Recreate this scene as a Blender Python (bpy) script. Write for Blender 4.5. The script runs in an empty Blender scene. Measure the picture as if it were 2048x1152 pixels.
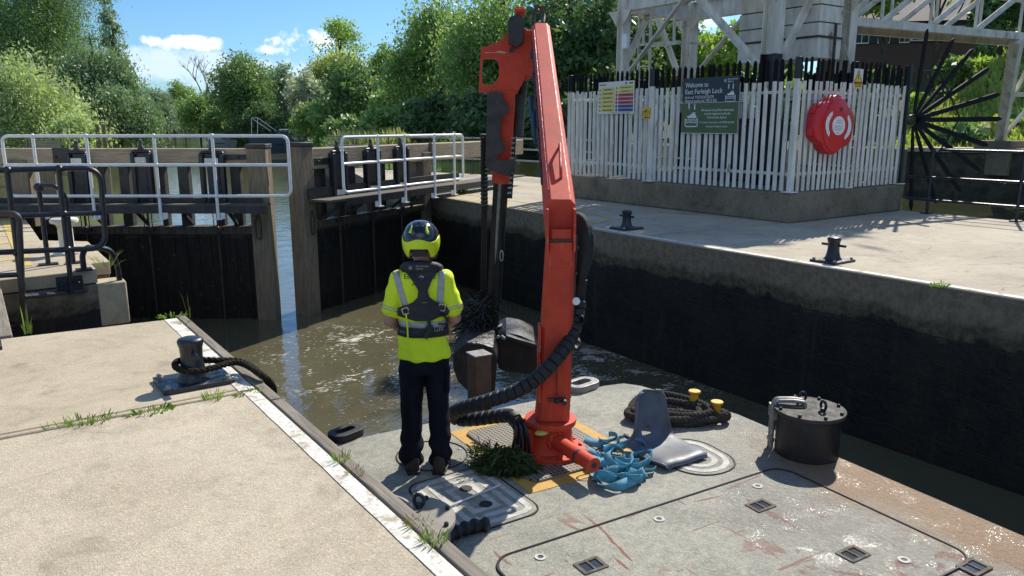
import bpy, math, random
import numpy as np
from mathutils import Vector, Matrix, noise as mnoise
from mathutils.bvhtree import BVHTree

R = math.radians
rng = random.Random(7)
scene = bpy.context.scene
COL = scene.collection

# ------------------------------------------------------------------ camera
# World frame: +Y runs along the lock chamber, +X across it, z = 0 is the quay paving.
PITCH, YAW, HC, FPX = R(11.97), R(35.0), 1.6, 1538.0
cam_d = bpy.data.cameras.new('camera')
cam = bpy.data.objects.new('camera', cam_d); COL.objects.link(cam)
cam.location = (0, 0, HC)
cam.rotation_euler = (math.pi / 2 - PITCH, 0, -YAW)
cam_d.sensor_width = 36.0
cam_d.lens = 36.0 * FPX / 2048.0
cam_d.clip_start = 0.05
cam_d.clip_end = 3000.0
scene.camera = cam

# ------------------------------------------------------------------ light
SUN_AZ, SUN_EL = R(64.5), R(41.5)
sdir = Vector((math.sin(SUN_AZ) * math.cos(SUN_EL), math.cos(SUN_AZ) * math.cos(SUN_EL), math.sin(SUN_EL)))
sun_d = bpy.data.lights.new('sun', 'SUN'); sun_d.energy = 4.25; sun_d.angle = R(0.53); sun_d.color = (1.0, 0.94, 0.84)
sun = bpy.data.objects.new('sun', sun_d); COL.objects.link(sun)
sun.rotation_euler = (-sdir).to_track_quat('-Z', 'Y').to_euler()
sun.location = (30, 20, 40)

scene.view_settings.view_transform = 'Standard'
scene.view_settings.look = 'None'
scene.view_settings.gamma = 1.0
scene.view_settings.exposure = 0.55

world = bpy.data.worlds.new('World'); scene.world = world
world.use_nodes = True


class NT:
    """small helper round a node tree"""
    def __init__(s, nt):
        s.nt = nt; nt.nodes.clear()

    def n(s, typ, **kw):
        nd = s.nt.nodes.new(typ)
        for k, v in kw.items():
            if k.startswith('i_'):
                nd.inputs[k[2:].replace('_', ' ')].default_value = v
            elif k.startswith('p_'):
                nd.inputs[int(k[2:])].default_value = v
            else:
                setattr(nd, k, v)
        return nd

    def l(s, a, b):
        s.nt.links.new(a, b)

    def math(s, op, a, b=None, c=None, clamp=False):
        nd = s.nt.nodes.new('ShaderNodeMath'); nd.operation = op; nd.use_clamp = clamp
        for i, x in enumerate((a, b, c)):
            if x is None: continue
            if isinstance(x, (int, float)): nd.inputs[i].default_value = x
            else: s.nt.links.new(x, nd.inputs[i])
        return nd.outputs[0]

    def mix(s, f, a, b, blend='MIX'):
        nd = s.nt.nodes.new('ShaderNodeMix'); nd.data_type = 'RGBA'; nd.blend_type = blend
        for sock, x in ((nd.inputs[0], f), (nd.inputs[6], a), (nd.inputs[7], b)):
            if isinstance(x, (int, float)): sock.default_value = x
            elif isinstance(x, tuple): sock.default_value = (*x[:3], 1)
            else: s.nt.links.new(x, sock)
        return nd.outputs[2]

    def rng(s, v, a, b, c=0.0, d=1.0, smooth=True):
        nd = s.nt.nodes.new('ShaderNodeMapRange')
        if smooth: nd.interpolation_type = 'SMOOTHSTEP'
        nd.inputs[1].default_value = a; nd.inputs[2].default_value = b
        nd.inputs[3].default_value = c; nd.inputs[4].default_value = d
        s.nt.links.new(v, nd.inputs[0])
        return nd.outputs[0]

    def noise(s, vec, scale, detail=4.0, rough=0.55, dist=0.0):
        nd = s.nt.nodes.new('ShaderNodeTexNoise')
        nd.inputs['Scale'].default_value = scale; nd.inputs['Detail'].default_value = detail
        nd.inputs['Roughness'].default_value = rough; nd.inputs['Distortion'].default_value = dist
        if vec is not None: s.nt.links.new(vec, nd.inputs['Vector'])
        return nd.outputs['Fac']

    def vor(s, vec, scale, feature='F1', out='Distance'):
        nd = s.nt.nodes.new('ShaderNodeTexVoronoi'); nd.feature = feature
        nd.inputs['Scale'].default_value = scale
        if vec is not None: s.nt.links.new(vec, nd.inputs['Vector'])
        return nd.outputs[out]

    def mapping(s, vec, scale=(1, 1, 1), loc=(0, 0, 0), rot=(0, 0, 0)):
        nd = s.nt.nodes.new('ShaderNodeMapping')
        nd.inputs['Scale'].default_value = scale; nd.inputs['Location'].default_value = loc
        nd.inputs['Rotation'].default_value = rot
        s.nt.links.new(vec, nd.inputs['Vector'])
        return nd.outputs[0]

    def bump(s, h, strength, dist=0.02):
        nd = s.nt.nodes.new('ShaderNodeBump')
        nd.inputs['Strength'].default_value = strength; nd.inputs['Distance'].default_value = dist
        s.nt.links.new(h, nd.inputs['Height'])
        return nd.outputs[0]


def px_dir(x, y):
    a, b = (x - 1024) / FPX, -(y - 576) / FPX
    c, s = math.cos(PITCH), math.sin(PITCH)
    X, Y, Z = a, c + b * s, -s + b * c
    C, S = math.cos(YAW), math.sin(YAW)
    return Vector((X * C + Y * S, -X * S + Y * C, Z))


def build_sky():
    t = NT(world.node_tree)
    sky = t.n('ShaderNodeTexSky', sky_type='NISHITA')
    sky.sun_disc = False; sky.sun_elevation = SUN_EL; sky.sun_rotation = SUN_AZ
    sky.altitude = 20; sky.air_density = 1.0; sky.dust_density = 0.5; sky.ozone_density = 2.2
    tc = t.n('ShaderNodeTexCoord'); sp = t.n('ShaderNodeSeparateXYZ'); t.l(tc.outputs['Generated'], sp.inputs[0])
    az = t.math('ARCTAN2', sp.outputs[0], sp.outputs[1]); el = t.math('ARCSINE', sp.outputs[2])
    nz = t.noise(tc.outputs['Generated'], 26.0, 7.0, 0.62)
    nz2 = t.noise(t.mapping(tc.outputs['Generated'], (1, 1, 3)), 9.0, 5.0, 0.6)
    total = None; blobs = []
    for (cx, cy, hw, hh, k, amp) in ((372, 86, 84, 16, 2.1, 1.0), (590, 88, 84, 36, 2.2, 1.0), (536, 100, 40, 16, 1.6, 1.0),
                                  (810, -8, 60, 10, 1.5, .8), (330, 132, 220, 46, 1.0, .55), (560, 150, 300, 46, 1.0, .5),
                                  (1350, 30, 160, 60, 1.5, .7), (2100, -160, 260, 80, 1.6, .8), (-420, 40, 240, 60, 1.6, .8)):
        d = px_dir(cx, cy).normalized(); a0 = math.atan2(d.x, d.y); e0 = math.asin(d.z)
        d1 = px_dir(cx + hw, cy).normalized(); d2 = px_dir(cx, cy - hh).normalized()
        wa = abs(math.atan2(d1.x, d1.y) - a0); we = abs(math.asin(d2.z) - e0)
        blobs.append((a0, e0, wa, we, k, amp))
    # unseen cumulus behind and above the viewer, added to lift the ambient fill
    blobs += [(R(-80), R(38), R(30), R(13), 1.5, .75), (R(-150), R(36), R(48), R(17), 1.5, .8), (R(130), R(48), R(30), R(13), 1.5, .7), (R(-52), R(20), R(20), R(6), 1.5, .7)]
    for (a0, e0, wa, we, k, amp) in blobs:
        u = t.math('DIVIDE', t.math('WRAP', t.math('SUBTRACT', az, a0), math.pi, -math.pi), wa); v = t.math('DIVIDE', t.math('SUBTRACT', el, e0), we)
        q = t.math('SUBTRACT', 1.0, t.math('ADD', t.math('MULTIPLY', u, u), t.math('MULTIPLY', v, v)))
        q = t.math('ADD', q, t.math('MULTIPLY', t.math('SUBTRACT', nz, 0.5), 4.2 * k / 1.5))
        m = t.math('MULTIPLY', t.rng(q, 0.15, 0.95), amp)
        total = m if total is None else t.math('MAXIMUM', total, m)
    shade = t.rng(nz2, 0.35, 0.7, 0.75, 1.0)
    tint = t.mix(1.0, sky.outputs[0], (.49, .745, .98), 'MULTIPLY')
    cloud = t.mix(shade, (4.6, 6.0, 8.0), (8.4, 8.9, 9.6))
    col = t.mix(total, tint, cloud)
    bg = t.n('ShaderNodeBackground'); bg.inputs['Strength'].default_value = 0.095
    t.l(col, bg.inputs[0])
    out = t.n('ShaderNodeOutputWorld'); t.l(bg.outputs[0], out.inputs[0])


build_sky()

# ------------------------------------------------------------------ pixel helpers: measured points become real places
CAM = Vector((0, 0, HC)); FWD = Vector((math.sin(YAW), math.cos(YAW), 0)); RGT = Vector((math.cos(YAW), -math.sin(YAW), 0))
UP = Vector((0, 0, 1))


def W(x, y, D):                       # the point D metres ahead (along the level view direction)
    r = px_dir(x, y); return CAM + r * (D / r.dot(FWD))


def G(x, y, z=0.0):                   # on the level plane z
    r = px_dir(x, y); return CAM + r * ((z - HC) / r.z)


def PX(x, y, X):                      # on the plane X = const
    r = px_dir(x, y); return CAM + r * (X / r.x)


def PY(x, y, Y):
    r = px_dir(x, y); return CAM + r * (Y / r.y)


def PV(x, y, p0, d):                  # on the upright plane through p0 along the level direction d
    n = Vector((-d.y, d.x, 0)); r = px_dir(x, y)
    return CAM + r * ((p0 - CAM).dot(n) / r.dot(n))


# ------------------------------------------------------------------ mesh builder
class MB:
    def __init__(s):
        s.v = []; s.f = []

    def add(s, vs, fs, M=None):
        o = len(s.v)
        s.v += [(M @ Vector(p)) if M is not None else Vector(p) for p in vs]
        s.f += [tuple(i + o for i in f) for f in fs]
        return s

    def box(s, c, d, M=None):
        x, y, z = d[0] / 2, d[1] / 2, d[2] / 2; c = Vector(c)
        vs = [c + Vector(p) for p in ((-x, -y, -z), (x, -y, -z), (x, y, -z), (-x, y, -z), (-x, -y, z), (x, -y, z), (x, y, z), (-x, y, z))]
        return s.add(vs, [(0, 3, 2, 1), (4, 5, 6, 7), (0, 1, 5, 4), (1, 2, 6, 5), (2, 3, 7, 6), (3, 0, 4, 7)], M)

    def beam(s, a, b, w, h, up=UP, w2=None, h2=None, M=None):
        """box from a to b: w across, h along up"""
        a, b = Vector(a), Vector(b); d = (b - a).normalized(); up = Vector(up)
        x = d.cross(up)
        if x.length < 1e-4: x = d.cross(Vector((1, 0, 0)))
        x.normalize(); u = x.cross(d).normalized()
        w2 = w if w2 is None else w2; h2 = h if h2 is None else h2
        vs = []
        for p, ww, hh in ((a, w, h), (b, w2, h2)):
            vs += [p - x * ww / 2 - u * hh / 2, p + x * ww / 2 - u * hh / 2, p + x * ww / 2 + u * hh / 2, p - x * ww / 2 + u * hh / 2]
        return s.add(vs, [(0, 1, 2, 3), (7, 6, 5, 4), (0, 4, 5, 1), (1, 5, 6, 2), (2, 6, 7, 3), (3, 7, 4, 0)], M)

    def tube(s, pts, r, n=10, closed=False, M=None, flat=None):
        pts = [Vector(p) for p in pts]; m = len(pts)
        rr = r if callable(r) else (lambda i: r[i]) if isinstance(r, (list, tuple)) else (lambda i: r)
        T = []
        for i in range(m):
            a = pts[(i - 1) % m] if closed or i > 0 else pts[i]
            b = pts[(i + 1) % m] if closed or i < m - 1 else pts[i]
            t = b - a; T.append(t.normalized() if t.length > 1e-9 else Vector((0, 0, 1)))
        u = T[0].orthogonal().normalized(); vs, fs = [], []
        for i in range(m):
            if i: u = (u - T[i] * u.dot(T[i])); u = u.normalized() if u.length > 1e-6 else T[i].orthogonal().normalized()
            w = T[i].cross(u)
            for k in range(n):
                a = 2 * math.pi * k / n
                vs.append(pts[i] + (u * math.cos(a) + w * math.sin(a)) * rr(i))
        for i in range(m if closed else m - 1):
            j = (i + 1) % m
            for k in range(n):
                q = (k + 1) % n
                fs.append((i * n + k, i * n + q, j * n + q, j * n + k))
        if not closed:
            fs.append(tuple(range(n - 1, -1, -1))); fs.append(tuple((m - 1) * n + k for k in range(n)))
        return s.add(vs, fs, M)

    def lathe(s, prof, n=28, M=None, cap=True):
        vs, fs = [], []; m = len(prof)
        for r, z in prof:
            for k in range(n):
                a = 2 * math.pi * k / n; vs.append((r * math.cos(a), r * math.sin(a), z))
        for i in range(m - 1):
            for k in range(n):
                q = (k + 1) % n; fs.append((i * n + k, i * n + q, (i + 1) * n + q, (i + 1) * n + k))
        if cap:
            if prof[0][0] > 1e-6: fs.append(tuple(range(n - 1, -1, -1)))
            if prof[-1][0] > 1e-6: fs.append(tuple((m - 1) * n + k for k in range(n)))
        return s.add(vs, fs, M)

    def prism(s, poly, depth, M=None):
        """2-D outline (counter-clockwise) from z=0 to z=depth"""
        n = len(poly)
        ar = sum(poly[i][0] * poly[(i + 1) % n][1] - poly[(i + 1) % n][0] * poly[i][1] for i in range(n))
        if ar < 0: poly = poly[::-1]
        vs = [(p[0], p[1], 0) for p in poly] + [(p[0], p[1], depth) for p in poly]
        fs = [tuple(range(n - 1, -1, -1)), tuple(range(n, 2 * n))] + [(i, (i + 1) % n, n + (i + 1) % n, n + i) for i in range(n)]
        return s.add(vs, fs, M)

    def loft(s, rings, cap=True, M=None):
        n = len(rings[0]); vs = [p for r in rings for p in r]; fs = []
        for i in range(len(rings) - 1):
            for k in range(n):
                q = (k + 1) % n; fs.append((i * n + k, i * n + q, (i + 1) * n + q, (i + 1) * n + k))
        if cap:
            fs.append(tuple(range(n - 1, -1, -1))); fs.append(tuple((len(rings) - 1) * n + k for k in range(n)))
        return s.add(vs, fs, M)

    def ball(s, c, r, n=12, sc=(1, 1, 1), M=None):
        m = max(6, n // 2 + 1)
        prof = [(max(1e-5, r * math.sin(math.pi * i / m)), -r * math.cos(math.pi * i / m)) for i in range(m + 1)]
        T = Matrix.Translation(Vector(c)) @ Matrix.Diagonal((*sc, 1))
        return s.lathe(prof, n, (M @ T) if M is not None else T, cap=False)

    def plate(s, outer, holes, depth, M=None, bevel=0.0):
        """flat plate with real holes, by a filled curve"""
        cu = bpy.data.curves.new('tmp', 'CURVE'); cu.dimensions = '2D'; cu.fill_mode = 'BOTH'; cu.extrude = depth / 2; cu.bevel_depth = bevel
        for pl in [outer] + list(holes):
            sp = cu.splines.new('POLY'); sp.points.add(len(pl) - 1); sp.use_cyclic_u = True
            for q, p in zip(sp.points, pl): q.co = (p[0], p[1], 0, 1)
        s.from_curve(cu, M)
        return s

    def text(s, body, size, M=None, depth=0.001, align='LEFT', sx=1.0, fit=None):
        cu = bpy.data.curves.new('tmp', 'FONT'); cu.body = body; cu.size = size; cu.extrude = depth; cu.align_x = align; cu.resolution_u = 3
        S = Matrix.Diagonal((sx, 1, 1, 1))
        if fit:
            T = MB(); T.from_curve(cu); k = max(v.x for v in T.v) - min(v.x for v in T.v); h_ = size
            S = Matrix.Diagonal((fit / k, 1, 1, 1)); T.v = [S @ v for v in T.v]
            s.add(T.v, T.f, M); return s
        s.from_curve(cu, (M @ S) if M is not None else S)
        return s

    def from_curve(s, cu, M=None):
        o = bpy.data.objects.new('tmp', cu); COL.objects.link(o)
        dg = bpy.context.evaluated_depsgraph_get(); dg.update()
        me = o.evaluated_get(dg).to_mesh()
        s.add([v.co.copy() for v in me.vertices], [tuple(p.vertices) for p in me.polygons], M)
        o.evaluated_get(dg).to_mesh_clear()
        bpy.data.objects.remove(o); bpy.data.curves.remove(cu)

    def poly_ok(s):
        return bool(s.v)


MW = {}


def thing(name, label, cat, loc=(0, 0, 0), rotz=0.0, group=None, kind=None):
    o = bpy.data.objects.new(name, None); COL.objects.link(o)
    o.empty_display_size = 0.1
    o.location = loc; o.rotation_euler = (0, 0, rotz)
    MW[o.name] = Matrix.Translation(Vector(loc)) @ Matrix.Rotation(rotz, 4, 'Z')
    tag(o, label, cat, group, kind)
    return o


def tag(o, label=None, cat=None, group=None, kind=None):
    if label: o['label'] = label
    if cat: o['category'] = cat
    if group: o['group'] = group
    if kind: o['kind'] = kind
    return o


def obj(name, mb, m, parent=None, local=False, bevel=0.0, smooth=35, label=None, seg=2, sub=0):
    """link a builder's shape as ONE mesh object; world-space shapes are brought into the parent's frame"""
    root = parent
    Mi = None
    if parent is not None and not local:
        p = parent
        while p.name not in MW and p.parent: p = p.parent
        Mi = MW.get(p.name, Matrix.Identity(4)).inverted()
    vs = [(Mi @ v) if Mi is not None else v for v in mb.v]
    me = bpy.data.meshes.new(name)
    me.from_pydata([tuple(v) for v in vs], [], mb.f)
    me.validate(); me.update()
    if smooth is not None:
        me.polygons.foreach_set('use_smooth', [True] * len(me.polygons))
        me.set_sharp_from_angle(angle=R(smooth))
    me.materials.append(m)
    o = bpy.data.objects.new(name, me); COL.objects.link(o)
    if parent is not None: o.parent = parent
    if bevel > 0:
        b = o.modifiers.new('bevel', 'BEVEL'); b.width = bevel; b.segments = seg; b.limit_method = 'ANGLE'; b.angle_limit = R(40)
    if sub:
        b = o.modifiers.new('sub', 'SUBSURF'); b.levels = sub; b.render_levels = sub
    if label: o['label'] = label
    return o


def struct(name, mb, m, label=None, **kw):
    o = obj(name, mb, m, **kw); o['kind'] = 'structure'
    if label: o['label'] = label
    return o


def copy_thing(root, loc, rotz=0.0, label=None, name=None):
    c = root.copy(); COL.objects.link(c); c.location = loc; c.rotation_euler = (0, 0, rotz)
    if label: c['label'] = label
    for ch in list(root.children):
        d = ch.copy(); COL.objects.link(d); d.parent = c
        for g in list(ch.children):
            e = g.copy(); COL.objects.link(e); e.parent = d
    return c


def catmull(pts, k=8, closed=False):
    pts = [Vector(p) for p in pts]; n = len(pts); out = []
    rngi = range(n if closed else n - 1)
    for i in rngi:
        if closed: p0, p1, p2, p3 = pts[(i - 1) % n], pts[i], pts[(i + 1) % n], pts[(i + 2) % n]
        else: p0, p1, p2, p3 = pts[max(i - 1, 0)], pts[i], pts[i + 1], pts[min(i + 2, n - 1)]
        for j in range(k):
            t = j / k
            out.append(0.5 * ((2 * p1) + (p2 - p0) * t + (2 * p0 - 5 * p1 + 4 * p2 - p3) * t * t + (3 * p1 - p0 - 3 * p2 + p3) * t ** 3))
    if not closed: out.append(pts[-1])
    return out


def resample(pts, step):
    pts = [Vector(p) for p in pts]; out = [pts[0]]; acc = 0.0
    for a, b in zip(pts, pts[1:]):
        L = (b - a).length; d = step - acc
        while d <= L:
            out.append(a.lerp(b, d / L)); d += step
        acc = (acc + L) % step
    out.append(pts[-1])
    return out


def rope_mb(mb, path, rad, pitch=0.12, strands=3, step=None, n=6):
    step = step or pitch / 9
    pts = resample(path, step); m = len(pts)
    u = None
    frames = []
    for i in range(m):
        t = (pts[min(i + 1, m - 1)] - pts[max(i - 1, 0)])
        t = t.normalized() if t.length > 1e-9 else Vector((0, 0, 1))
        u = t.orthogonal().normalized() if u is None else (u - t * u.dot(t)).normalized()
        frames.append((u.copy(), t.cross(u)))
    for s_ in range(strands):
        q = []
        for i in range(m):
            a = 2 * math.pi * (i * step / pitch + s_ / strands)
            q.append(pts[i] + (frames[i][0] * math.cos(a) + frames[i][1] * math.sin(a)) * rad * 0.5)
        mb.tube(q, rad * 0.58, n)
    return mb


def round_poly(pts, rad, k=5):
    """rounded corners on a polyline of 3-D points"""
    pts = [Vector(p) for p in pts]; out = [pts[0]]
    for i in range(1, len(pts) - 1):
        a, b, c = pts[i - 1], pts[i], pts[i + 1]
        d1, d2 = (a - b), (c - b); r = min(rad, d1.length * .45, d2.length * .45)
        p, q = b + d1.normalized() * r, b + d2.normalized() * r
        for j in range(k + 1):
            t = j / k; out.append((1 - t) ** 2 * p + 2 * t * (1 - t) * b + t * t * q)
    out.append(pts[-1])
    return out


def rrect(cx, cy, w, h, r, k=6):
    out = []
    for (sx, sy, a0) in ((1, 1, 0), (-1, 1, 90), (-1, -1, 180), (1, -1, 270)):
        for j in range(k + 1):
            a = R(a0 + 90 * j / k)
            out.append((cx + sx * (w / 2 - r) + r * math.cos(a), cy + sy * (h / 2 - r) + r * math.sin(a)))
    return out


def frame(o, x, z):
    """matrix with local x and z axes"""
    x = Vector(x).normalized(); z = Vector(z); z = (z - x * z.dot(x)).normalized(); y = z.cross(x)
    return Matrix(((x.x, y.x, z.x, o[0]), (x.y, y.y, z.y, o[1]), (x.z, y.z, z.z, o[2]), (0, 0, 0, 1)))


def remesh(mb, voxel, smooth_it=6, fn=None):
    """one continuous surface out of overlapping closed shapes"""
    me = bpy.data.meshes.new('tmp'); me.from_pydata([tuple(v) for v in mb.v], [], mb.f); me.update()
    o = bpy.data.objects.new('tmp', me); COL.objects.link(o)
    r = o.modifiers.new('r', 'REMESH'); r.mode = 'VOXEL'; r.voxel_size = voxel
    if smooth_it:
        q = o.modifiers.new('s', 'SMOOTH'); q.factor = 0.5; q.iterations = smooth_it
    dg = bpy.context.evaluated_depsgraph_get(); dg.update()
    em = o.evaluated_get(dg).to_mesh()
    out = MB(); out.v = [v.co.copy() for v in em.vertices]; out.f = [tuple(p.vertices) for p in em.polygons]
    if fn:
        nr = [v.normal.copy() for v in em.vertices]
        out.v = [fn(p, n) for p, n in zip(out.v, nr)]
    o.evaluated_get(dg).to_mesh_clear()
    bpy.data.objects.remove(o); bpy.data.meshes.remove(me)
    return out


# ------------------------------------------------------------------ materials
def new_mat(name):
    m = bpy.data.materials.new(name); m.use_nodes = True
    t = NT(m.node_tree)
    b = t.n('ShaderNodeBsdfPrincipled'); out = t.n('ShaderNodeOutputMaterial'); t.l(b.outputs[0], out.inputs[0])
    tc = t.n('ShaderNodeTexCoord')
    return m, t, b, tc.outputs['Object']


def M(name, c1, c2=None, scale=6.0, lo=.35, hi=.65, rough=.6, rough2=None, metal=0.0, bump=0.0, bscale=None, spots=None, spot_scale=3.0, spot=(.62, .7),
      stretch=(1, 1, 1), spec=.5, fine=None, detail=5.0, bdist=.01, coat=0.0):
    """procedural paint / wood / stone: two mixed tones, optional patches (rust, dirt) and bump"""
    m, t, b, co = new_mat(name)
    vec = t.mapping(co, stretch) if stretch != (1, 1, 1) else co
    if c2 is None: c2 = tuple(x * .8 for x in c1)
    n1 = t.noise(vec, scale, detail, .6)
    col = t.mix(t.rng(n1, lo, hi), c1, c2)
    if fine:
        nf = t.noise(vec, fine[0], 3.0, .7)
        col = t.mix(t.rng(nf, fine[2], fine[3]), col, fine[1])
    sp_m = None
    if spots:
        ns = t.noise(vec, spot_scale, 6.0, .65, .4)
        sp_m = t.rng(ns, spot[0], spot[1]); col = t.mix(sp_m, col, spots)
    t.l(col, b.inputs['Base Color'])
    b.inputs['Roughness'].default_value = rough; b.inputs['Metallic'].default_value = metal
    b.inputs['Specular IOR Level'].default_value = spec
    if coat: b.inputs['Coat Weight'].default_value = coat; b.inputs['Coat Roughness'].default_value = .15
    if rough2 is not None:
        t.l(t.rng(t.noise(vec, scale * 2.3, 4.0), .3, .7, rough, rough2), b.inputs['Roughness'])
    if bump:
        t.l(t.bump(t.noise(vec, bscale or scale * 4, 5.0, .65), bump, bdist), b.inputs['Normal'])
    return m


def concrete(name, c1, c2, speck, grit=140.0, stain=(.10, .085, .06), bump=.5, stain_rng=(.54, .74)):
    m, t, b, co = new_mat(name)
    big = t.noise(co, .8, 6.0, .65); mid = t.noise(co, 9.0, 5.0, .65)
    col = t.mix(t.rng(big, .35, .65), c1, c2)
    col = t.mix(t.math('MULTIPLY', t.rng(mid, .45, .75), .5), col, tuple(x * .72 for x in c2))
    vd = t.vor(co, grit, out='Color')
    sx = t.n('ShaderNodeSeparateColor'); t.l(vd, sx.inputs[0])
    col = t.mix(t.math('MULTIPLY', t.rng(sx.outputs[0], .55, .95), .42), col, speck)
    col = t.mix(t.math('MULTIPLY', t.rng(sx.outputs[1], .7, 1.0), .5), col, tuple(min(1, x * 1.35) for x in c1))
    ed = t.n('ShaderNodeTexVoronoi', feature='DISTANCE_TO_EDGE'); ed.inputs['Scale'].default_value = .42; wv = t.n('ShaderNodeVectorMath', operation='ADD'); nv = t.n('ShaderNodeTexNoise'); nv.inputs['Scale'].default_value = 2.2; nv.inputs['Detail'].default_value = 6.0
    t.l(co, nv.inputs['Vector']); sc_ = t.n('ShaderNodeVectorMath', operation='SCALE'); sc_.inputs['Scale'].default_value = .45; t.l(nv.outputs['Color'], sc_.inputs[0]); t.l(co, wv.inputs[0]); t.l(sc_.outputs[0], wv.inputs[1]); t.l(wv.outputs[0], ed.inputs['Vector'])
    crack = t.math('MULTIPLY', t.rng(ed.outputs['Distance'], .004, .0015), t.rng(t.noise(co, .8, 3.0), .5, .6))
    col = t.mix(t.math('MULTIPLY', crack, .6), col, (.10, .085, .06))
    drk = t.rng(t.noise(co, 1.3, 7.0, .7, 1.6), .50, .66); col = t.mix(t.math('MULTIPLY', drk, .30), col, tuple(x * .62 for x in c2))
    pale = t.rng(t.noise(co, .55, 6.0, .65, 1.2), .50, .66); col = t.mix(t.math('MULTIPLY', pale, .40), col, tuple(min(1, x * 1.25) for x in c1))
    st = t.noise(co, 2.6, 7.0, .7, .6)
    col = t.mix(t.math('MULTIPLY', t.rng(st, *stain_rng), .5), col, stain)
    t.l(col, b.inputs['Base Color']); b.inputs['Roughness'].default_value = .88; b.inputs['Specular IOR Level'].default_value = .3
    h = t.math('ADD', t.vor(co, grit), t.math('MULTIPLY', t.noise(co, 30.0, 4.0), .8))
    t.l(t.bump(h, bump, .004), b.inputs['Normal'])
    return m


def timber(name, c1, c2, axis=0, rough=.8, wet=None):
    m, t, b, co = new_mat(name)
    st = [14, 14, 14]; st[axis] = 1.2
    v = t.mapping(co, tuple(st))
    g = t.noise(v, 2.2, 7.0, .68, .5); g2 = t.noise(co, 2.0, 4.0)
    st2 = [60, 60, 60]; st2[axis] = 2.0
    cr = t.noise(t.mapping(co, tuple(st2)), 1.4, 4.0, .6)
    col = t.mix(t.rng(g, .3, .7), c1, c2)
    col = t.mix(t.math('MULTIPLY', t.rng(cr, .58, .7), .75), col, tuple(x * .25 for x in c2))
    col = t.mix(t.math('MULTIPLY', t.rng(g2, .4, .75), .45), col, tuple(x * .55 for x in c1))
    t.l(col, b.inputs['Base Color']); b.inputs['Roughness'].default_value = rough; b.inputs['Specular IOR Level'].default_value = .3
    t.l(t.bump(t.math('ADD', g, cr), .5, .008), b.inputs['Normal'])
    return m


def leaf_mat(name, c1, c2, trans=.35, c3=None):
    m, t, b, co = new_mat(name)
    ge = t.n('ShaderNodeNewGeometry')
    col = t.mix(ge.outputs['Random Per Island'], c1, c2)
    nz = t.noise(co, .35, 3.0)
    col = t.mix(t.math('MULTIPLY', t.rng(nz, .4, .65), .55), col, c3 or tuple(x * .6 for x in c1))
    t.l(col, b.inputs['Base Color']); b.inputs['Roughness'].default_value = .5; b.inputs['Specular IOR Level'].default_value = .35
    tr = t.n('ShaderNodeBsdfTranslucent')
    t.l(t.mix(1.0, col, (1.25, 1.35, .7), 'MULTIPLY'), tr.inputs[0])
    mx = t.n('ShaderNodeMixShader'); mx.inputs[0].default_value = trans
    t.l(b.outputs[0], mx.inputs[1]); t.l(tr.outputs[0], mx.inputs[2])
    out = [n for n in t.nt.nodes if n.type == 'OUTPUT_MATERIAL'][0]; t.l(mx.outputs[0], out.inputs[0])
    return m


def crane_paint():
    m, t, b, co = new_mat('chipped_red_paint')
    n1 = t.noise(co, 2.6, 5.0, .6); n2 = t.noise(co, 17.0, 5.0, .65); n3 = t.noise(co, 60.0, 3.0)
    col = t.mix(t.rng(n1, .32, .68), (.66, .064, .024), (.50, .048, .024))
    col = t.mix(t.math('MULTIPLY', t.rng(t.noise(co, 7.0, 6.0, .7), .56, .7), .45), col, (.26, .045, .03))           # grime
    col = t.mix(t.math('MULTIPLY', t.rng(t.noise(t.mapping(co, (9, 9, 1.2)), 2.0, 5.0, .7), .6, .74), .35), col, (.70, .22, .15))   # faded runs
    bv = t.n('ShaderNodeBevel'); bv.samples = 4; bv.inputs['Radius'].default_value = .014
    ge = t.n('ShaderNodeNewGeometry'); dt = t.n('ShaderNodeVectorMath', operation='DOT_PRODUCT'); t.l(bv.outputs[0], dt.inputs[0]); t.l(ge.outputs['Normal'], dt.inputs[1])
    edge = t.math('MULTIPLY', t.rng(dt.outputs['Value'], .985, .90), t.rng(n2, .46, .56))
    col = t.mix(t.math('MULTIPLY', edge, .8), col, t.mix(t.rng(n3, .4, .6), (.62, .36, .28), (.24, .12, .08)))
    chip = t.rng(t.noise(co, 34.0, 4.0, .6), .70, .73); col = t.mix(t.math('MULTIPLY', chip, .8), col, (.20, .09, .07))
    t.l(col, b.inputs['Base Color']); t.l(t.rng(n2, .3, .7, .46, .68), b.inputs['Roughness']); b.inputs['Specular IOR Level'].default_value = .35
    t.l(t.bump(t.math('ADD', n2, n3), .10, .008), b.inputs['Normal'])
    return m


mt = {}
mt['conc'] = concrete('pale_concrete', (.53, .455, .335), (.44, .37, .265), (.27, .22, .16))
mt['conc2'] = concrete('worn_concrete', (.52, .44, .315), (.42, .35, .245), (.27, .225, .155), grit=210)
mt['conc_r'] = concrete('smooth_concrete', (.47, .41, .31), (.38, .33, .25), (.30, .26, .2), grit=260, bump=.25)
mt['plinth'] = concrete('rough_plinth', (.26, .215, .15), (.17, .142, .10), (.09, .078, .055), grit=80, bump=.9, stain=(.05, .045, .03), stain_rng=(.5, .7))
mt['white_line'] = M('worn_white_paint', (.76, .73, .65), (.60, .56, .47), 16, .4, .7, .85, spots=(.42, .36, .27), spot_scale=7, spot=(.53, .62), fine=(55, (.40, .35, .27), .58, .66), bump=.4, bscale=120)
mt['yellow_line'] = M('worn_yellow_paint', (.62, .45, .09), (.50, .38, .13), 12, .4, .7, .8, spots=(.40, .34, .24), spot_scale=10, spot=(.52, .6))
mt['timber_edge'] = timber('weathered_coping_timber', (.29, .25, .20), (.17, .145, .11), axis=1)
mt['timber_x'] = timber('weathered_beam_timber', (.52, .42, .285), (.30, .23, .15), axis=0)
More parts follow.
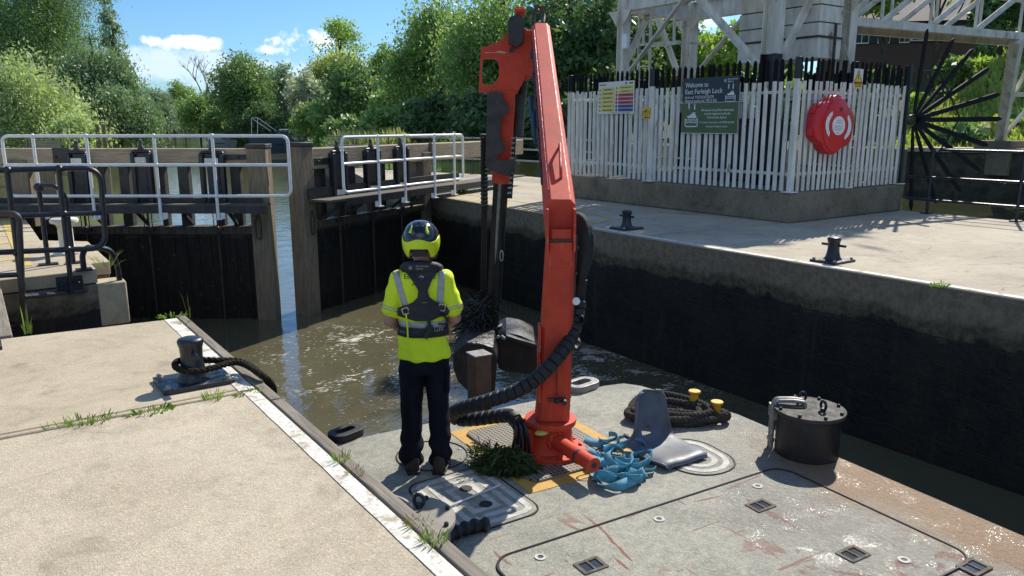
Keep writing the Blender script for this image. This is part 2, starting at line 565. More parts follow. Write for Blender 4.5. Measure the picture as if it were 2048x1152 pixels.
mt['timber_z'] = timber('weathered_post_timber', (.30, .24, .16), (.16, .13, .09), axis=2)
mt['joint'] = M('joint_filler', (.07, .06, .045), (.04, .035, .025), 30, rough=.95)
mt['black_paint'] = M('black_gloss_paint', (.018, .019, .022), (.010, .011, .013), 14, rough=.32, rough2=.5, bump=.12, bscale=40, spots=(.06, .045, .035), spot_scale=9, spot=(.68, .74))
mt['spike'] = M('matt_black_paint', (.010, .010, .012), (.006, .006, .007), 14, rough=.75, spec=.2)
mt['blue_black'] = M('blue_black_paint', (.020, .024, .034), (.012, .014, .02), 10, rough=.28, rough2=.45, bump=.15, bscale=30, spots=(.08, .06, .05), spot_scale=11, spot=(.69, .75))
mt['white_paint'] = M('white_rail_paint', (.86, .86, .85), (.76, .76, .74), 9, rough=.42, spots=(.36, .32, .25), spot_scale=13, spot=(.67, .74))
mt['dirty_white'] = M('weathered_white_steel', (.72, .69, .60), (.53, .495, .41), 5, rough=.6, spots=(.20, .14, .085), spot_scale=5, spot=(.6, .72), bump=.2, stretch=(1, 1, .35))
mt['pale_fence'] = M('fence_white_paint', (.76, .74, .68), (.60, .575, .51), 7, rough=.6, spots=(.22, .19, .13), spot_scale=8, spot=(.62, .72), stretch=(1, 1, .3))
mt['dark_steel'] = M('dark_weathered_steel', (.055, .05, .045), (.03, .028, .027), 8, rough=.5, rough2=.7, spots=(.10, .06, .04), spot_scale=7, spot=(.62, .7), bump=.25)
mt['walk'] = M('walkway_boards', (.13, .11, .085), (.08, .07, .055), 12, rough=.8, stretch=(1, 12, 12), bump=.3)
mt['rust'] = M('brown_rusty_steel', (.085, .055, .042), (.05, .034, .03), 9, rough=.6, rough2=.4, bump=.4, spots=(.14, .09, .06), spot_scale=6, metal=.2)
mt['rubber'] = M('black_rubber', (.022, .021, .021), (.012, .012, .012), 20, rough=.6, bump=.3)
mt['rope'] = M('dark_fibre_rope', (.085, .078, .068), (.040, .037, .032), 60, rough=.95, bump=.9, bscale=320, spec=.15, bdist=.006)
mt['rope_brown'] = M('brown_fibre_rope', (.042, .034, .024), (.018, .015, .011), 60, rough=.95, bump=.9, bscale=320, spec=.15, bdist=.006)
mt['red'] = crane_paint()
mt['red_lid'] = M('red_plastic', (.62, .018, .025), (.54, .018, .026), 3, rough=.38, rough2=.5, bump=.06, bscale=90)
mt['yellow'] = M('yellow_paint', (.78, .42, .02), (.66, .34, .02), 8, rough=.5, spots=(.25, .14, .06), spot_scale=14, spot=(.66, .72))
mt['chrome'] = M('bright_steel', (.45, .44, .42), (.34, .33, .31), 20, rough=.3, metal=.8)
mt['grey_steel'] = M('galvanised_steel', (.34, .33, .30), (.23, .22, .20), 16, rough=.5, metal=.3, spots=(.2, .13, .09), spot_scale=14)
mt['fabric_black'] = M('black_shroud_fabric', (.022, .022, .025), (.013, .013, .015), 9, rough=.85, bump=.6, bscale=18, bdist=.02)
mt['wet_black'] = M('wet_dark_steel', (.016, .015, .015), (.034, .028, .023), 7, .4, .7, rough=.34, rough2=.55, bump=.35, bscale=22)
mt['seat'] = M('grey_moulded_plastic', (.125, .14, .17), (.09, .10, .125), 5, rough=.45, rough2=.6, spots=(.10, .085, .07), spot_scale=6, spot=(.56, .72), fine=(60, (.07, .06, .05), .68, .74))
mt['strap'] = M('blue_webbing', (.12, .37, .49), (.08, .28, .39), 14, rough=.75, bump=.35, bscale=160, spots=(.05, .17, .25), spot_scale=12, spot=(.62, .72))
mt['sign_white'] = M('sign_white', (.70, .69, .63), (.64, .63, .57), 4, rough=.4)
mt['sign_yellow'] = M('sign_yellow', (.66, .56, .10), (.60, .50, .09), 5, rough=.4)
mt['sign_amber'] = M('sign_amber', (.78, .46, .02), (.70, .41, .02), 5, rough=.4)
mt['sign_red'] = M('sign_red', (.46, .06, .10), (.41, .06, .09), 5, rough=.4)
mt['sign_blue'] = M('sign_blue', (.05, .08, .28), (.05, .07, .24), 5, rough=.4)
mt['sign_navy'] = M('sign_navy', (.014, .022, .040), (.011, .018, .032), 5, rough=.3)
mt['sign_green'] = M('sign_green', (.075, .125, .045), (.065, .11, .04), 5, rough=.35)
mt['ink_white'] = M('white_lettering', (.78, .79, .78), (.70, .71, .70), 8, rough=.5)
mt['ink_black'] = M('black_lettering', (.02, .02, .02), (.03, .03, .03), 8, rough=.5)
mt['brick'] = M('red_brick_wall', (.135, .075, .06), (.10, .06, .05), 30, rough=.9, fine=(120, (.28, .2, .16), .6, .66))
mt['glass_dark'] = M('window_glass', (.05, .06, .07), (.03, .035, .04), 3, rough=.08)
mt['roof'] = M('dark_roof', (.05, .045, .042), (.035, .03, .03), 8, rough=.8)
mt['bark'] = M('tree_bark', (.10, .078, .055), (.055, .043, .032), 8, rough=.95, stretch=(1, 1, .25), bump=.8)
mt['soil'] = M('bank_soil', (.075, .075, .03), (.05, .055, .022), 3, rough=.95, bump=.6, fine=(40, (.11, .10, .05), .5, .7))

# ------------------------------------------------------------------ setting materials
def wall_material():
    m, t, b, co = new_mat('lock_wall_stone')
    sp = t.n('ShaderNodeSeparateXYZ'); t.l(co, sp.inputs[0])
    n1 = t.noise(co, 2.2, 6.0, .65); n2 = t.noise(co, 14.0, 5.0, .65)
    zz = t.math('ADD', sp.outputs[2], t.math('MULTIPLY', t.math('SUBTRACT', n1, .5), .45))
    zz = t.math('ADD', zz, t.math('MULTIPLY', t.math('SUBTRACT', n2, .5), .12))
    cop = t.mix(t.rng(n2, .35, .65), (.235, .195, .135), (.16, .135, .095))
    band = t.mix(t.rng(n2, .4, .6), (.12, .10, .065), (.06, .055, .035))
    alg = t.mix(t.rng(n1, .35, .65), (.009, .010, .010), (.020, .019, .015))
    alg = t.mix(t.math('MULTIPLY', t.rng(t.noise(co, 20.0, 6.0, .7), .56, .72), .5), alg, (.035, .042, .022))
    col = t.mix(t.rng(zz, -.40, -.28), band, cop)
    col = t.mix(t.rng(zz, -.52, -.46), alg, col)
    t.l(col, b.inputs['Base Color'])
    t.l(t.rng(zz, -.55, -.4, .55, .9), b.inputs['Roughness']); b.inputs['Specular IOR Level'].default_value = .3
    br = t.n('ShaderNodeTexBrick'); br.inputs['Scale'].default_value = 1.0; br.inputs['Brick Width'].default_value = .62; br.inputs['Row Height'].default_value = .27; br.inputs['Mortar Size'].default_value = .012; br.inputs['Mortar Smooth'].default_value = .4
    cb = t.n('ShaderNodeCombineXYZ'); t.l(t.math('ADD', sp.outputs[0], sp.outputs[1]), cb.inputs[0]); t.l(sp.outputs[2], cb.inputs[1]); t.l(cb.outputs[0], br.inputs['Vector'])
    mort = t.math('MULTIPLY', br.outputs['Fac'], t.rng(zz, -.44, -.5))
    streak = t.rng(t.noise(t.mapping(co, (5, 5, .35)), 1.5, 5.0, .6), .55, .72)
    col = t.mix(t.math('MULTIPLY', mort, .5), col, (.035, .033, .024)); col = t.mix(t.math('MULTIPLY', streak, .4), col, (.055, .05, .034))
    t.l(col, b.inputs['Base Color'])
    t.l(t.bump(t.math('SUBTRACT', t.math('ADD', n2, t.math('MULTIPLY', n1, 1.5)), t.math('MULTIPLY', mort, .8)), .8, .03), b.inputs['Normal'])
    return m


def gate_leaf_material():
    m, t, b, co = new_mat('wet_gate_planks')
    sp = t.n('ShaderNodeSeparateXYZ'); t.l(co, sp.inputs[0])
    v = t.mapping(co, (9, 9, 1.0)); g = t.noise(v, 2.0, 6.0, .65, .4); n1 = t.noise(co, 3.0, 6.0, .65)
    zz = t.math('ADD', sp.outputs[2], t.math('MULTIPLY', t.math('SUBTRACT', n1, .5), .25))
    dry = t.mix(t.rng(g, .35, .65), (.13, .105, .07), (.07, .055, .04))
    wet = t.mix(t.rng(g, .35, .65), (.024, .022, .016), (.012, .012, .010))
    wet = t.mix(t.math('MULTIPLY', t.rng(t.noise(co, 12.0, 5.0), .6, .7), .55), wet, (.10, .10, .06))
    t.l(t.mix(t.rng(zz, -.42, -.30), wet, dry), b.inputs['Base Color'])
    b.inputs['Roughness'].default_value = .55; b.inputs['Specular IOR Level'].default_value = .3
    saw = t.math('FRACT', t.math('MULTIPLY', sp.outputs[0], 4.5))
    groove = t.rng(t.math('ABSOLUTE', t.math('SUBTRACT', saw, .5)), .44, .49, 1.0, 0.0)
    t.l(t.bump(t.math('ADD', groove, t.math('MULTIPLY', g, .4)), .7, .02), b.inputs['Normal'])
    return m


def water_material(name, murk, foam=True):
    m, t, b, co = new_mat(name)
    n1 = t.noise(co, 1.6, 4.0, .55, .8); n2 = t.noise(t.mapping(co, (1, 1, 1), rot=(0, 0, .6)), 5.5, 3.0, .5, .5); n3 = t.noise(co, .35, 3.0)
    col = t.mix(t.rng(n3, .35, .65), murk, tuple(x * .8 for x in murk))
    ro = .035
    if foam:
        sp = t.n('ShaderNodeSeparateXYZ'); t.l(co, sp.inputs[0])

        def blob(cx, cy, rx, ry):
            u = t.math('DIVIDE', t.math('SUBTRACT', sp.outputs[0], cx), rx); v = t.math('DIVIDE', t.math('SUBTRACT', sp.outputs[1], cy), ry)
            return t.rng(t.math('ADD', t.math('MULTIPLY', u, u), t.math('MULTIPLY', v, v)), 1.0, .1)
        reg = t.math('MAXIMUM', blob(5.0, 10.6, 2.3, 2.6), t.math('MAXIMUM', blob(6.9, 7.9, 1.6, 2.2), blob(5.6, 8.6, 1.3, 1.0)))
        reg2 = t.math('MAXIMUM', reg, t.math('MULTIPLY', blob(4.2, 9.4, 4.0, 4.6), .55))
        warp = t.mapping(co, (1.0, 1.6, 1), rot=(0, 0, .5))
        fl = t.noise(warp, 6.0, 6.0, .72, 1.2); cl = t.noise(co, 1.1, 4.0, .6, 1.0)
        vo = t.vor(t.mapping(co, (1, 1.5, 1)), 11.0); vo2 = t.noise(co, 3.0, 3.0)
        flecks = t.rng(t.math('ADD', vo, t.math('MULTIPLY', t.math('SUBTRACT', vo2, .5), .9)), .13, .07)
        lace = t.rng(t.math('ADD', fl, t.math('MULTIPLY', t.math('SUBTRACT', cl, .5), .9)), .585, .64)
        mask = t.math('MULTIPLY', t.math('MAXIMUM', t.math('MULTIPLY', lace, t.math('POWER', reg, .7)), t.math('MULTIPLY', flecks, reg2)), .78, clamp=True)
        dull = t.math('MULTIPLY', t.rng(t.noise(co, 1.4, 5.0, .6, .6), .5, .68), t.math('MULTIPLY', reg2, .35))
        col = t.mix(dull, col, (.20, .17, .09))
        col = t.mix(mask, col, (.66, .62, .52))
        t.l(t.rng(mask, 0, 1, ro, .7), b.inputs['Roughness'])
    else:
        b.inputs['Roughness'].default_value = ro
    t.l(col, b.inputs['Base Color'])
    b.inputs['IOR'].default_value = 1.5; b.inputs['Specular IOR Level'].default_value = .85
    h = t.math('ADD', t.math('MULTIPLY', n1, 1.0), t.math('MULTIPLY', n2, .22))
    t.l(t.bump(h, .38 if foam else .5, .05), b.inputs['Normal'])
    return m


mt['wall'] = wall_material()
mt['leaf_planks'] = gate_leaf_material()
mt['water'] = water_material('murky_river_water', (.124, .114, .066))
mt['pool'] = water_material('green_pool_water', (.055, .060, .025), foam=False)

mt['weir'] = M('dark_weir_stone', (.07, .065, .045), (.03, .028, .02), 3, rough=.9, bump=.8, bscale=9, bdist=.03, spots=(.14, .12, .08), spot_scale=2, spot=(.58, .7))
WZ = -1.9          # river and chamber water level
PZ = -0.28         # level of the weir pool behind the lock
DZ = -0.88         # barge deck

# ------------------------------------------------------------------ water, land
w = MB(); w.add([(-400, -80, WZ), (500, -80, WZ), (500, 700, WZ), (-400, 700, WZ)], [(0, 1, 2, 3)])
struct('river_water', w, mt['water'], smooth=None)
w = MB(); w.add([(14.55, -60, PZ), (60, -60, PZ), (60, 40, PZ), (17.2, 40, PZ), (12.6, 30.2, PZ), (14.55, 19.9, PZ)], [(0, 1, 2, 3, 4, 5)])
struct('weir_pool_water', w, mt['pool'], smooth=None)

LB = [(-200, -8), (17.9, -1.0), (30, -3), (70, 2), (155, 22), (374, 74), (700, 150)]       # (Y, X) of the left bank
RB = [(-200, 12), (17.9, 10.6), (25, 12.4), (30, 13.2), (60, 23), (107, 38), (180, 52), (250, 70), (374, 96), (700, 160)]


def lerp_tab(tab, y):
    for (y0, x0), (y1, x1) in zip(tab, tab[1:]):
        if y <= y1: return x0 + (x1 - x0) * max(0, (y - y0)) / (y1 - y0)
    return tab[-1][1]


def smooth01(v): v = max(0.0, min(1.0, v)); return v * v * (3 - 2 * v)


def land_h(X, Y):
    n = mnoise.noise(Vector((X * .07, Y * .07, 3))) * .5
    if Y < 17.9:
        hl = -3.2
        if X > 13.5:                                          # the slope beyond the weir pool
            d = X - (25.5 + .06 * Y)
            hl = -3 + 3.3 * smooth01(d / 1.2) + (5.6 * smooth01((d - 2) / 17)) + n * (1 if d > 2 else 0)
        elif X < -12: hl = -.6
        return hl
    xl, xr = lerp_tab(LB, Y), lerp_tab(RB, Y)
    if X < xl: d = xl - X; return -3.0 + 2.2 * smooth01(d / 1.6) + 1.6 * smooth01((d - 2) / 18) + n * .5
    if X > xr:
        d = X - xr
        if Y < 40 and X > 12 and X < 25.5 + .06 * Y and Y < 39: 
            if d > 2.5 and Y < 37: return -3.0
        base = -3.0 + 2.3 * smooth01(d / 1.8) + 1.3 * smooth01((d - 2) / 14) + n * .5
        if Y < 60 and X > 25: base += 4.5 * smooth01((X - 32) / 22) * smooth01((60 - Y) / 30)
        return base
    return -3.2


def terrain():
    xs = np.concatenate([np.arange(-300, -20, 14.0), np.arange(-20, 70, 1.5), np.arange(70, 140, 4.0), np.arange(140, 420, 16.0)])
    ys = np.concatenate([np.arange(-60, -10, 6.0), np.arange(-10, 60, 1.5), np.arange(60, 180, 5.0), np.arange(180, 640, 18.0)])
    mb = MB(); nx = len(xs)
    mb.v = [Vector((x, y, land_h(x, y))) for y in ys for x in xs]
    mb.f = [(j * nx + i, j * nx + i + 1, (j + 1) * nx + i + 1, (j + 1) * nx + i) for j in range(len(ys) - 1) for i in range(nx - 1)]
    struct('ground_terrain', mb, mt['soil'], smooth=180)


terrain()

# left quay: slabs, painted line, timber coping, walls
EX = 1.37


def slab(name, poly, m, z0=-.16, z1=0.0, bevel=.012):
    mb = MB(); mb.prism(poly, z1 - z0, Matrix.Translation((0, 0, z0))); return struct(name, mb, m, bevel=bevel, smooth=30)


slab('quay_paving', [(-14, -8), (1.298, -8), (1.298, 4.595), (-14, 4.66)], mt['conc'])
slab('quay_paving', [(-14, 4.685), (1.298, 4.625), (1.298, 6.80), (.10, 6.885), (-14, 6.95)], mt['conc2'])
slab('quay_paving', [(-14, 6.97), (-.06, 6.93), (-.06, 9.62), (1.06, 9.74), (1.06, 10.22), (1.26, 10.22), (1.26, 12.2), (.72, 12.7), (.72, 16.6), (1.26, 16.9), (1.26, 18.4), (-14, 18.4)], mt['conc2'])
slab('quay_kerb', [(-.058, 6.93), (.13, 6.92), (.13, 9.60), (-.058, 9.60)], mt['timber_edge'], z0=-.3, z1=.012)
w = MB(); w.prism([(-14, -8), (1.29, -8), (1.29, 6.79), (.10, 6.87), (.10, 9.61), (1.05, 9.73), (1.05, 10.23), (1.25, 10.23), (1.25, 12.2), (.71, 12.7), (.71, 16.6), (1.25, 16.9), (1.25, 18.39), (-14, 18.39)], 3.4, Matrix.Translation((0, 0, -3.57)))
struct('lock_wall_foundation', w, mt['wall'], smooth=None)
w = MB(); w.box((1.10, 9.9, -.42), (.5, .34, .5)); struct('quay_wall_block', w, mt['conc2'], bevel=.02)

w = MB()
for (y0, y1, x0) in ((-8, 4.595, 1.214), (4.625, 6.79, 1.196)):
    n = int((y1 - y0) / .16) + 1; L, Rr = [], []
    for i in range(n + 1):
        y = y0 + (y1 - y0) * i / n
        L.append((x0 + .004 * mnoise.noise(Vector((0, y * 5, y0))), y, .004)); Rr.append((1.294, y, .004))
    w.add(L + Rr, [(i, n + 1 + i, n + 2 + i, i + 1) for i in range(n)])
struct('white_edge_marking', w, mt['white_line'], smooth=None)
for y0, y1 in ((-8, 1.62), (1.63, 4.35), (4.36, 6.86)):
    w = MB(); w.box(((1.306 + 1.372) / 2, (y0 + y1) / 2, -.10), (.068, y1 - y0 - .006, .215)); struct('coping_timber', w, mt['timber_edge'], bevel=.008)
w = MB(); w.add([(-14, 4.72, .004), (1.2, 4.66, .004), (1.2, 4.668, .004), (-14, 4.728, .004)], [(0, 1, 2, 3)])
struct('paving_joint', w, mt['joint'], smooth=None)

# right quay
QR = [(7.95, -12), (7.95, 9.95), (8.62, 10.7), (8.72, 16.3), (8.9, 18.5), (9.9, 22), (11.3, 26.5), (11.7, 30), (12.0, 28), (13.2, 23.4), (14.55, 19.8), (14.55, -12)]
slab('quay_paving', [(p[0], p[1]) for p in QR], mt['conc_r'], z0=-.022, bevel=.008)
w = MB(); w.prism([(7.955, -12), (7.955, 9.95), (8.625, 10.7), (8.725, 16.3), (8.905, 18.5), (9.905, 22), (11.305, 26.5), (11.69, 29.99), (11.99, 28), (13.19, 23.4), (14.54, 19.8), (14.54, -12)], 3.4, Matrix.Translation((0, 0, -3.4235)))
struct('lock_wall_stonework', w, mt['wall'], smooth=None)
w = MB()
for (y0, y1) in ((-12, 9.2),):
    n = int((y1 - y0) / .2); L, Rr = [], []
    for i in range(n + 1):
        y = y0 + (y1 - y0) * i / n
        L.append((7.968, y, .004)); Rr.append((8.075 + .02 * mnoise.noise(Vector((1, y * 3, 0))), y, .004))
    w.add(L + Rr, [(i, n + 1 + i, n + 2 + i, i + 1) for i in range(n)])
struct('white_edge_marking', w, mt['white_line'], smooth=None)
w = MB()
for (a, b_) in (((8.0, 8.05), (10.95, 7.86)), ((8.0, -1.0), (14.5, -1.2))):
    a, b_ = Vector((*a, .004)), Vector((*b_, .004)); w.add([a, b_, b_ + Vector((0, .012, 0)), a + Vector((0, .012, 0))], [(0, 1, 2, 3)])
struct('paving_joint', w, mt['joint'], smooth=None)
# yellow ladder of painted lines by the right gate and beside the left one
w = MB()


def stripe(w, a, b, wd=.09, z=.004):
    a, b = Vector((a[0], a[1], z)), Vector((b[0], b[1], z)); n = Vector((-(b - a).y, (b - a).x, 0)).normalized() * wd / 2
    w.add([a - n, b - n, b + n, a + n], [(0, 1, 2, 3)])


def offs(y): return 8.80 if y > 10.9 else 8.15 + (y - 8.8) * .3
ys_ = [9.6, 10.5, 11.4, 12.3, 13.2, 14.1, 15.0, 15.9]
for i, y in enumerate(ys_):
    x0 = offs(y)
    stripe(w, (x0, y), (x0 + .75, y + .42))
for i in range(len(ys_) - 1):
    stripe(w, (offs(ys_[i]), ys_[i]), (offs(ys_[i + 1]), ys_[i + 1]), z=.006); stripe(w, (offs(ys_[i]) + .75, ys_[i] + .42), (offs(ys_[i + 1]) + .75, ys_[i + 1] + .42), z=.006)
struct('yellow_hatch_marking', w, mt['yellow_line'], smooth=None)
w = MB()
for i in range(7):
    y = 10.6 + i * .8; stripe(w, (-.6, y), (.35, y + .5), .13)
stripe(w, (.42, 10.4), (.42, 16), .13, z=.006)
struct('yellow_hatch_marking', w, mt['yellow_line'], smooth=None)
# weir wall across the pool and concrete ledge
w = MB(); a, b_ = G(1815, 303, .88), G(2300, 312, .88)
d = (b_ - a).normalized(); nrm = Vector((-d.y, d.x, 0))
if nrm.dot(FWD) < 0: nrm = -nrm
WEIR = (a.copy(), nrm.copy(), d.copy()); w.beam(a + nrm * .45 - UP * 1.5, b_ + nrm * .45 - UP * 1.5, .9, 3.0); struct('weir_wall', w, mt['weir'], bevel=.02)
w = MB(); w.beam(a + nrm * .44 + UP * .06, b_ + nrm * .44 + UP * .06, 1.0, .12); struct('weir_ledge', w, mt['conc2'], bevel=.02)
w = MB(); c = PV(1995, 318, a + nrm * .4, d); w.box((c.x, c.y, .75), (.9, .9, .9), None); struct('weir_pier_block', w, mt['plinth'], bevel=.03)
# retaining wall at the back of the pool
w = MB(); a2, b2 = Vector((25.3, -40, -.9)), Vector((26.5, 17.8, -.9)); w.beam(a2, b2, .5, 3.4); struct('retaining_wall', w, mt['plinth'], bevel=.02)

# ------------------------------------------------------------------ lock gates
def tube_rail(mb, pts, r=.027, n=10): mb.tube(pts, r, n)


def lock_gate(label, tip, rotz, sgn, L, spec):
    root = thing('lock_gate', label, 'lock gate', (tip.x, tip.y, 0), rotz, group='timber lock gates')
    Mi = MW[root.name].inverted(); dirv = Vector((math.cos(rotz), math.sin(rotz), 0)); nv = Vector((-math.sin(rotz), math.cos(rotz), 0))

    def q(x, y, off=0.0):
        p = PV(x, y, Vector((tip.x, tip.y, 0)) + nv * off, dirv); l = Mi @ p; return l.x, l.z
    wx = lambda a, b: ((a + b) / 2, abs(b - a))
    # leaf below the top rail, with three plank bays
    zt = spec['leaf_top']
    m = MB(); m.box((sgn * (L / 2 + .15), 0, (zt - .15 - 3.4) / 2), (L - .3, .14, 3.4 + zt - .15)); obj('leaf', m, mt['leaf_planks'], root, True, bevel=.01)
    m = MB(); m.box((sgn * (L / 2 + .12), -.03, zt - .075), (L - .34, .26, .15)); obj('top_rail', m, mt['leaf_planks'], root, True, bevel=.02)
    m = MB()
    m.box((sgn * .17, 0, (spec['post_top'] - 3.4) / 2), (.34, .34, 3.4 + spec['post_top'])); obj('mitre_post', m, mt['timber_z'], root, True, bevel=.02)
    m = MB(); m.box((sgn * .17, 0, spec['post_top'] + .035), (.37, .37, .075)); obj('post_cap', m, mt['dark_steel'], root, True, bevel=.01)
    m = MB(); m.box((sgn * (L + .1), .02, -1.2), (.34, .36, 4.4)); obj('heel_post', m, mt['timber_z'], root, True, bevel=.02)
    bz0, bz1 = spec['beam']
    m = MB(); a, b = spec['beam_x']; m.beam((a, .02, (bz0 + bz1) / 2), (b, .02, (bz0 + bz1) / 2 + spec.get('beam_rise', 0)), .30, bz1 - bz0, h2=(bz1 - bz0) * 1.08)
    obj('balance_beam', m, mt['timber_x'], root, True, bevel=.018)
    for (a, b, z0, z1) in spec['straps']:
        m = MB(); m.box(((a + b) / 2, -.145, (z0 + z1) / 2), (abs(b - a), .02, z1 - z0))
        for k in (.2, .8): m.lathe([(.022, 0), (.022, .02), (.012, .03)], 8, Matrix.Translation((a + (b - a) * k, -.155, (z0 + z1) / 2)) @ Matrix.Rotation(R(90), 4, 'X'))
        obj('iron_strap', m, mt['dark_steel'], root, True, bevel=.004)
    for (x0, x1, y) in spec['uprights']:
        a, b = q(x0, y)[0], q(x1, y)[0]; c, wd = wx(a, b)
        m = MB(); m.box((c, .03, (zt + bz0) / 2), (max(.1, wd * .8), .16, bz0 - zt)); obj('upright', m, mt['timber_z' if wd > .3 else 'dark_steel'], root, True, bevel=.01)
    # paddle gear: twin black channels, a cross head with a spindle cap, a rack rod running down the leaf
    for (x0, x1, y, ytop) in spec['paddles']:
        a, b = sorted((q(x0, y, -.2)[0], q(x1, y, -.2)[0])); c, wd = wx(a, b); z1 = q((x0 + x1) / 2, ytop, -.2)[1]
        z0 = zt + .32
        m = MB()
        for xx in (a + .04, b - .04): m.box((xx, -.22, (z0 + z1) / 2), (.07, .12, z1 - z0))
        m.tube(round_poly([(a + .02, -.22, z1 - .1), (a + .02, -.22, z1 + .03), (b - .02, -.22, z1 + .03), (b - .02, -.22, z1 - .1)], .08), .03, 8)
        m.box((c, -.2, (z0 + z1) / 2 + .05), (wd * .45, .06, (z1 - z0) * .9)); pg = obj('paddle_gear', m, mt['blue_black'], root, True, bevel=.008)
        m = MB(); m.lathe([(.05, 0), (.06, .03), (.05, .09), (.035, .11), (.032, .20), (.02, .21)], 12, Matrix.Translation((c, -.2, z1 + .02))); obj('spindle', m, mt['dark_steel'], pg, True)
        m = MB(); m.box((c, -.262, z0 + .18 if spec['low_plate'] else z1 - .12), (wd * .55, .012, .10)); obj('gear_plate', m, mt['pale_fence'], pg, True, bevel=.003)
        m = MB(); m.tube([(c, -.19, z1), (c, -.19, -2.4)], .02, 8)
        m.box((c, -.19, zt - .05), (.17, .07, .06)); m.tube([(c + .07, -.2, z0), (c + .07, -.2, zt - .05)], .009, 6); m.tube([(c - .07, -.2, z0), (c - .07, -.2, zt - .05)], .009, 6)
        m.ball((c, -.21, zt - .02), .035, 8); obj('paddle_rod', m, mt['rust'], pg, True)
    # walkway: boards, toe board at the back, fascia in front, brackets
    wa, wb, wz, wd = spec['walk']
    ln = abs(wb - wa)
    m = MB(); m.box(((wa + wb) / 2, -.20 - wd / 2, wz - .02), (ln, wd, .04)); obj('walkway', m, mt['walk'], root, True, bevel=.004)
    ta, tb = spec['toe']; m = MB(); m.box(((ta + tb) / 2, -.215, wz + spec['toe_h'] / 2 + .002), (abs(tb - ta), .03, spec['toe_h'])); obj('toe_board', m, mt['dark_steel'], root, True, bevel=.003)
    fa, fb = spec['fascia']; m = MB(); m.box(((fa + fb) / 2, -.20 - wd - .012, wz - .07), (abs(fb - fa), .022, .13)); obj('fascia', m, mt['dark_steel'], root, True, bevel=.003)
    for s_ in np.linspace(.6, L - .5, 5):
        m = MB(); m.beam((sgn * s_, -.1, wz - .07), (sgn * s_, -.2 - wd, wz - .07), .06, .08); m.beam((sgn * s_, -.1, zt + .03), (sgn * s_, -.15 - wd * .8, wz - .1), .05, .05, up=(1, 0, 0))
        obj('bracket', m, mt['dark_steel'], root, True)
    # handrail
    off = -.20 - wd - .05; h = spec['rail']; P = lambda x, y: Vector((q(x, y, off)[0], off, q(x, y, off)[1]))
    zT = np.mean([P(*p).z for p in h['top']]); zB = np.mean([P(*p).z for p in h['bot']]); xl, xr = P(*h['top'][0]).x, P(*h['top'][1]).x
    zM = (zT + zB) / 2 + .02
    m = MB()
    loop = [((xl + xr) / 2, off, zT), (xr, off, zT), (xr, off, zB), (xl, off, zB), (xl, off, zT), ((xl + xr) / 2, off, zT)]
    tube_rail(m, round_poly(loop, .12)); tube_rail(m, [(xl, off, zM), (xr, off, zM)])
    rail = obj('handrail', m, mt['white_paint'], root, True)
    for i, x in enumerate(h['posts']):
        xx = P(x, h['top'][0][1]).x
        m = MB(); tube_rail(m, [(xx, off, zT), (xx, off, wz - .22)])
        for z in (zT, zM, zB): m.ball((xx, off, z), .042, 10)
        m.box((xx, off, wz - .225), (.15, .11, .014)); m.box((xx - sgn * .06, off + .03, wz - .17), (.09, .012, .1)); obj('rail_post', m, mt['white_paint'], rail, True)
    # mooring strap hanging on the mitre post
    m = MB(); sx = sgn * .2; m.tube(round_poly([(sx, -.19, zt + .22), (sx - .05, -.2, zt + .1), (sx - .04, -.2, zt - .22), (sx + .04, -.2, zt - .22), (sx + .05, -.2, zt + .1), (sx, -.19, zt + .22)], .04), .012, 6)
    obj('iron_loop', m, mt['rust'], root, True)
    return root


TL = G(558, 635, WZ); TR_ = G(605, 630, WZ)
lock_gate('half open timber lock gate on the left, with long white handrail over the walkway', TL, -YAW, -1, 4.3, dict(
    leaf_top=-.18, post_top=1.20, beam=(.93, 1.19), beam_x=(.0, -9.5), straps=[(-.36, -.95, 1.0, 1.09), (-3.45, -3.75, .9, 1.205)],
    uprights=[(76, 116, 350), (238, 262, 350), (355, 381, 350), (460, 484, 350), (205, 222, 430), (318, 332, 350), (430, 446, 350)],
    paddles=[(136, 176, 320, 308), (264, 304, 320, 306), (400, 450, 320, 308)], low_plate=False,
    walk=(.05, -5.2, .25, .5), toe=(-.1, -4.9), toe_h=.085, fascia=(.16, -5.1),
    rail=dict(top=[(3, 273), (575, 271)], bot=[(3, 392), (575, 392)], posts=[65, 172, 307, 424])))
lock_gate('half open timber lock gate on the right, its balance beam reaching over the far quay', TR_, R(28.5), 1, 4.1, dict(
    leaf_top=-.16, post_top=1.22, beam=(.80, 1.18), beam_x=(.10, 9.3), straps=[(.34, 1.0, .88, 1.0), (4.3, 4.42, .72, 1.2)],
    uprights=[(634, 648, 345), (694, 708, 345), (757, 768, 340), (812, 830, 340), (672, 684, 345), (738, 750, 345)],
    paddles=[(660, 690, 330, 306), (728, 757, 330, 301), (788, 814, 325, 297)], low_plate=True,
    walk=(.12, 8.2, .27, .52), toe=(.1, 5.5), toe_h=.2, fascia=(.55, 6.8),
    rail=dict(top=[(683, 277), (925, 267)], bot=[(683, 388), (925, 355)], posts=[755, 808, 868, 908])))


# ------------------------------------------------------------------ railings on the quays
def ball_at(mb, pts, r=.045):
    for p in pts: mb.ball(p, r, 10)


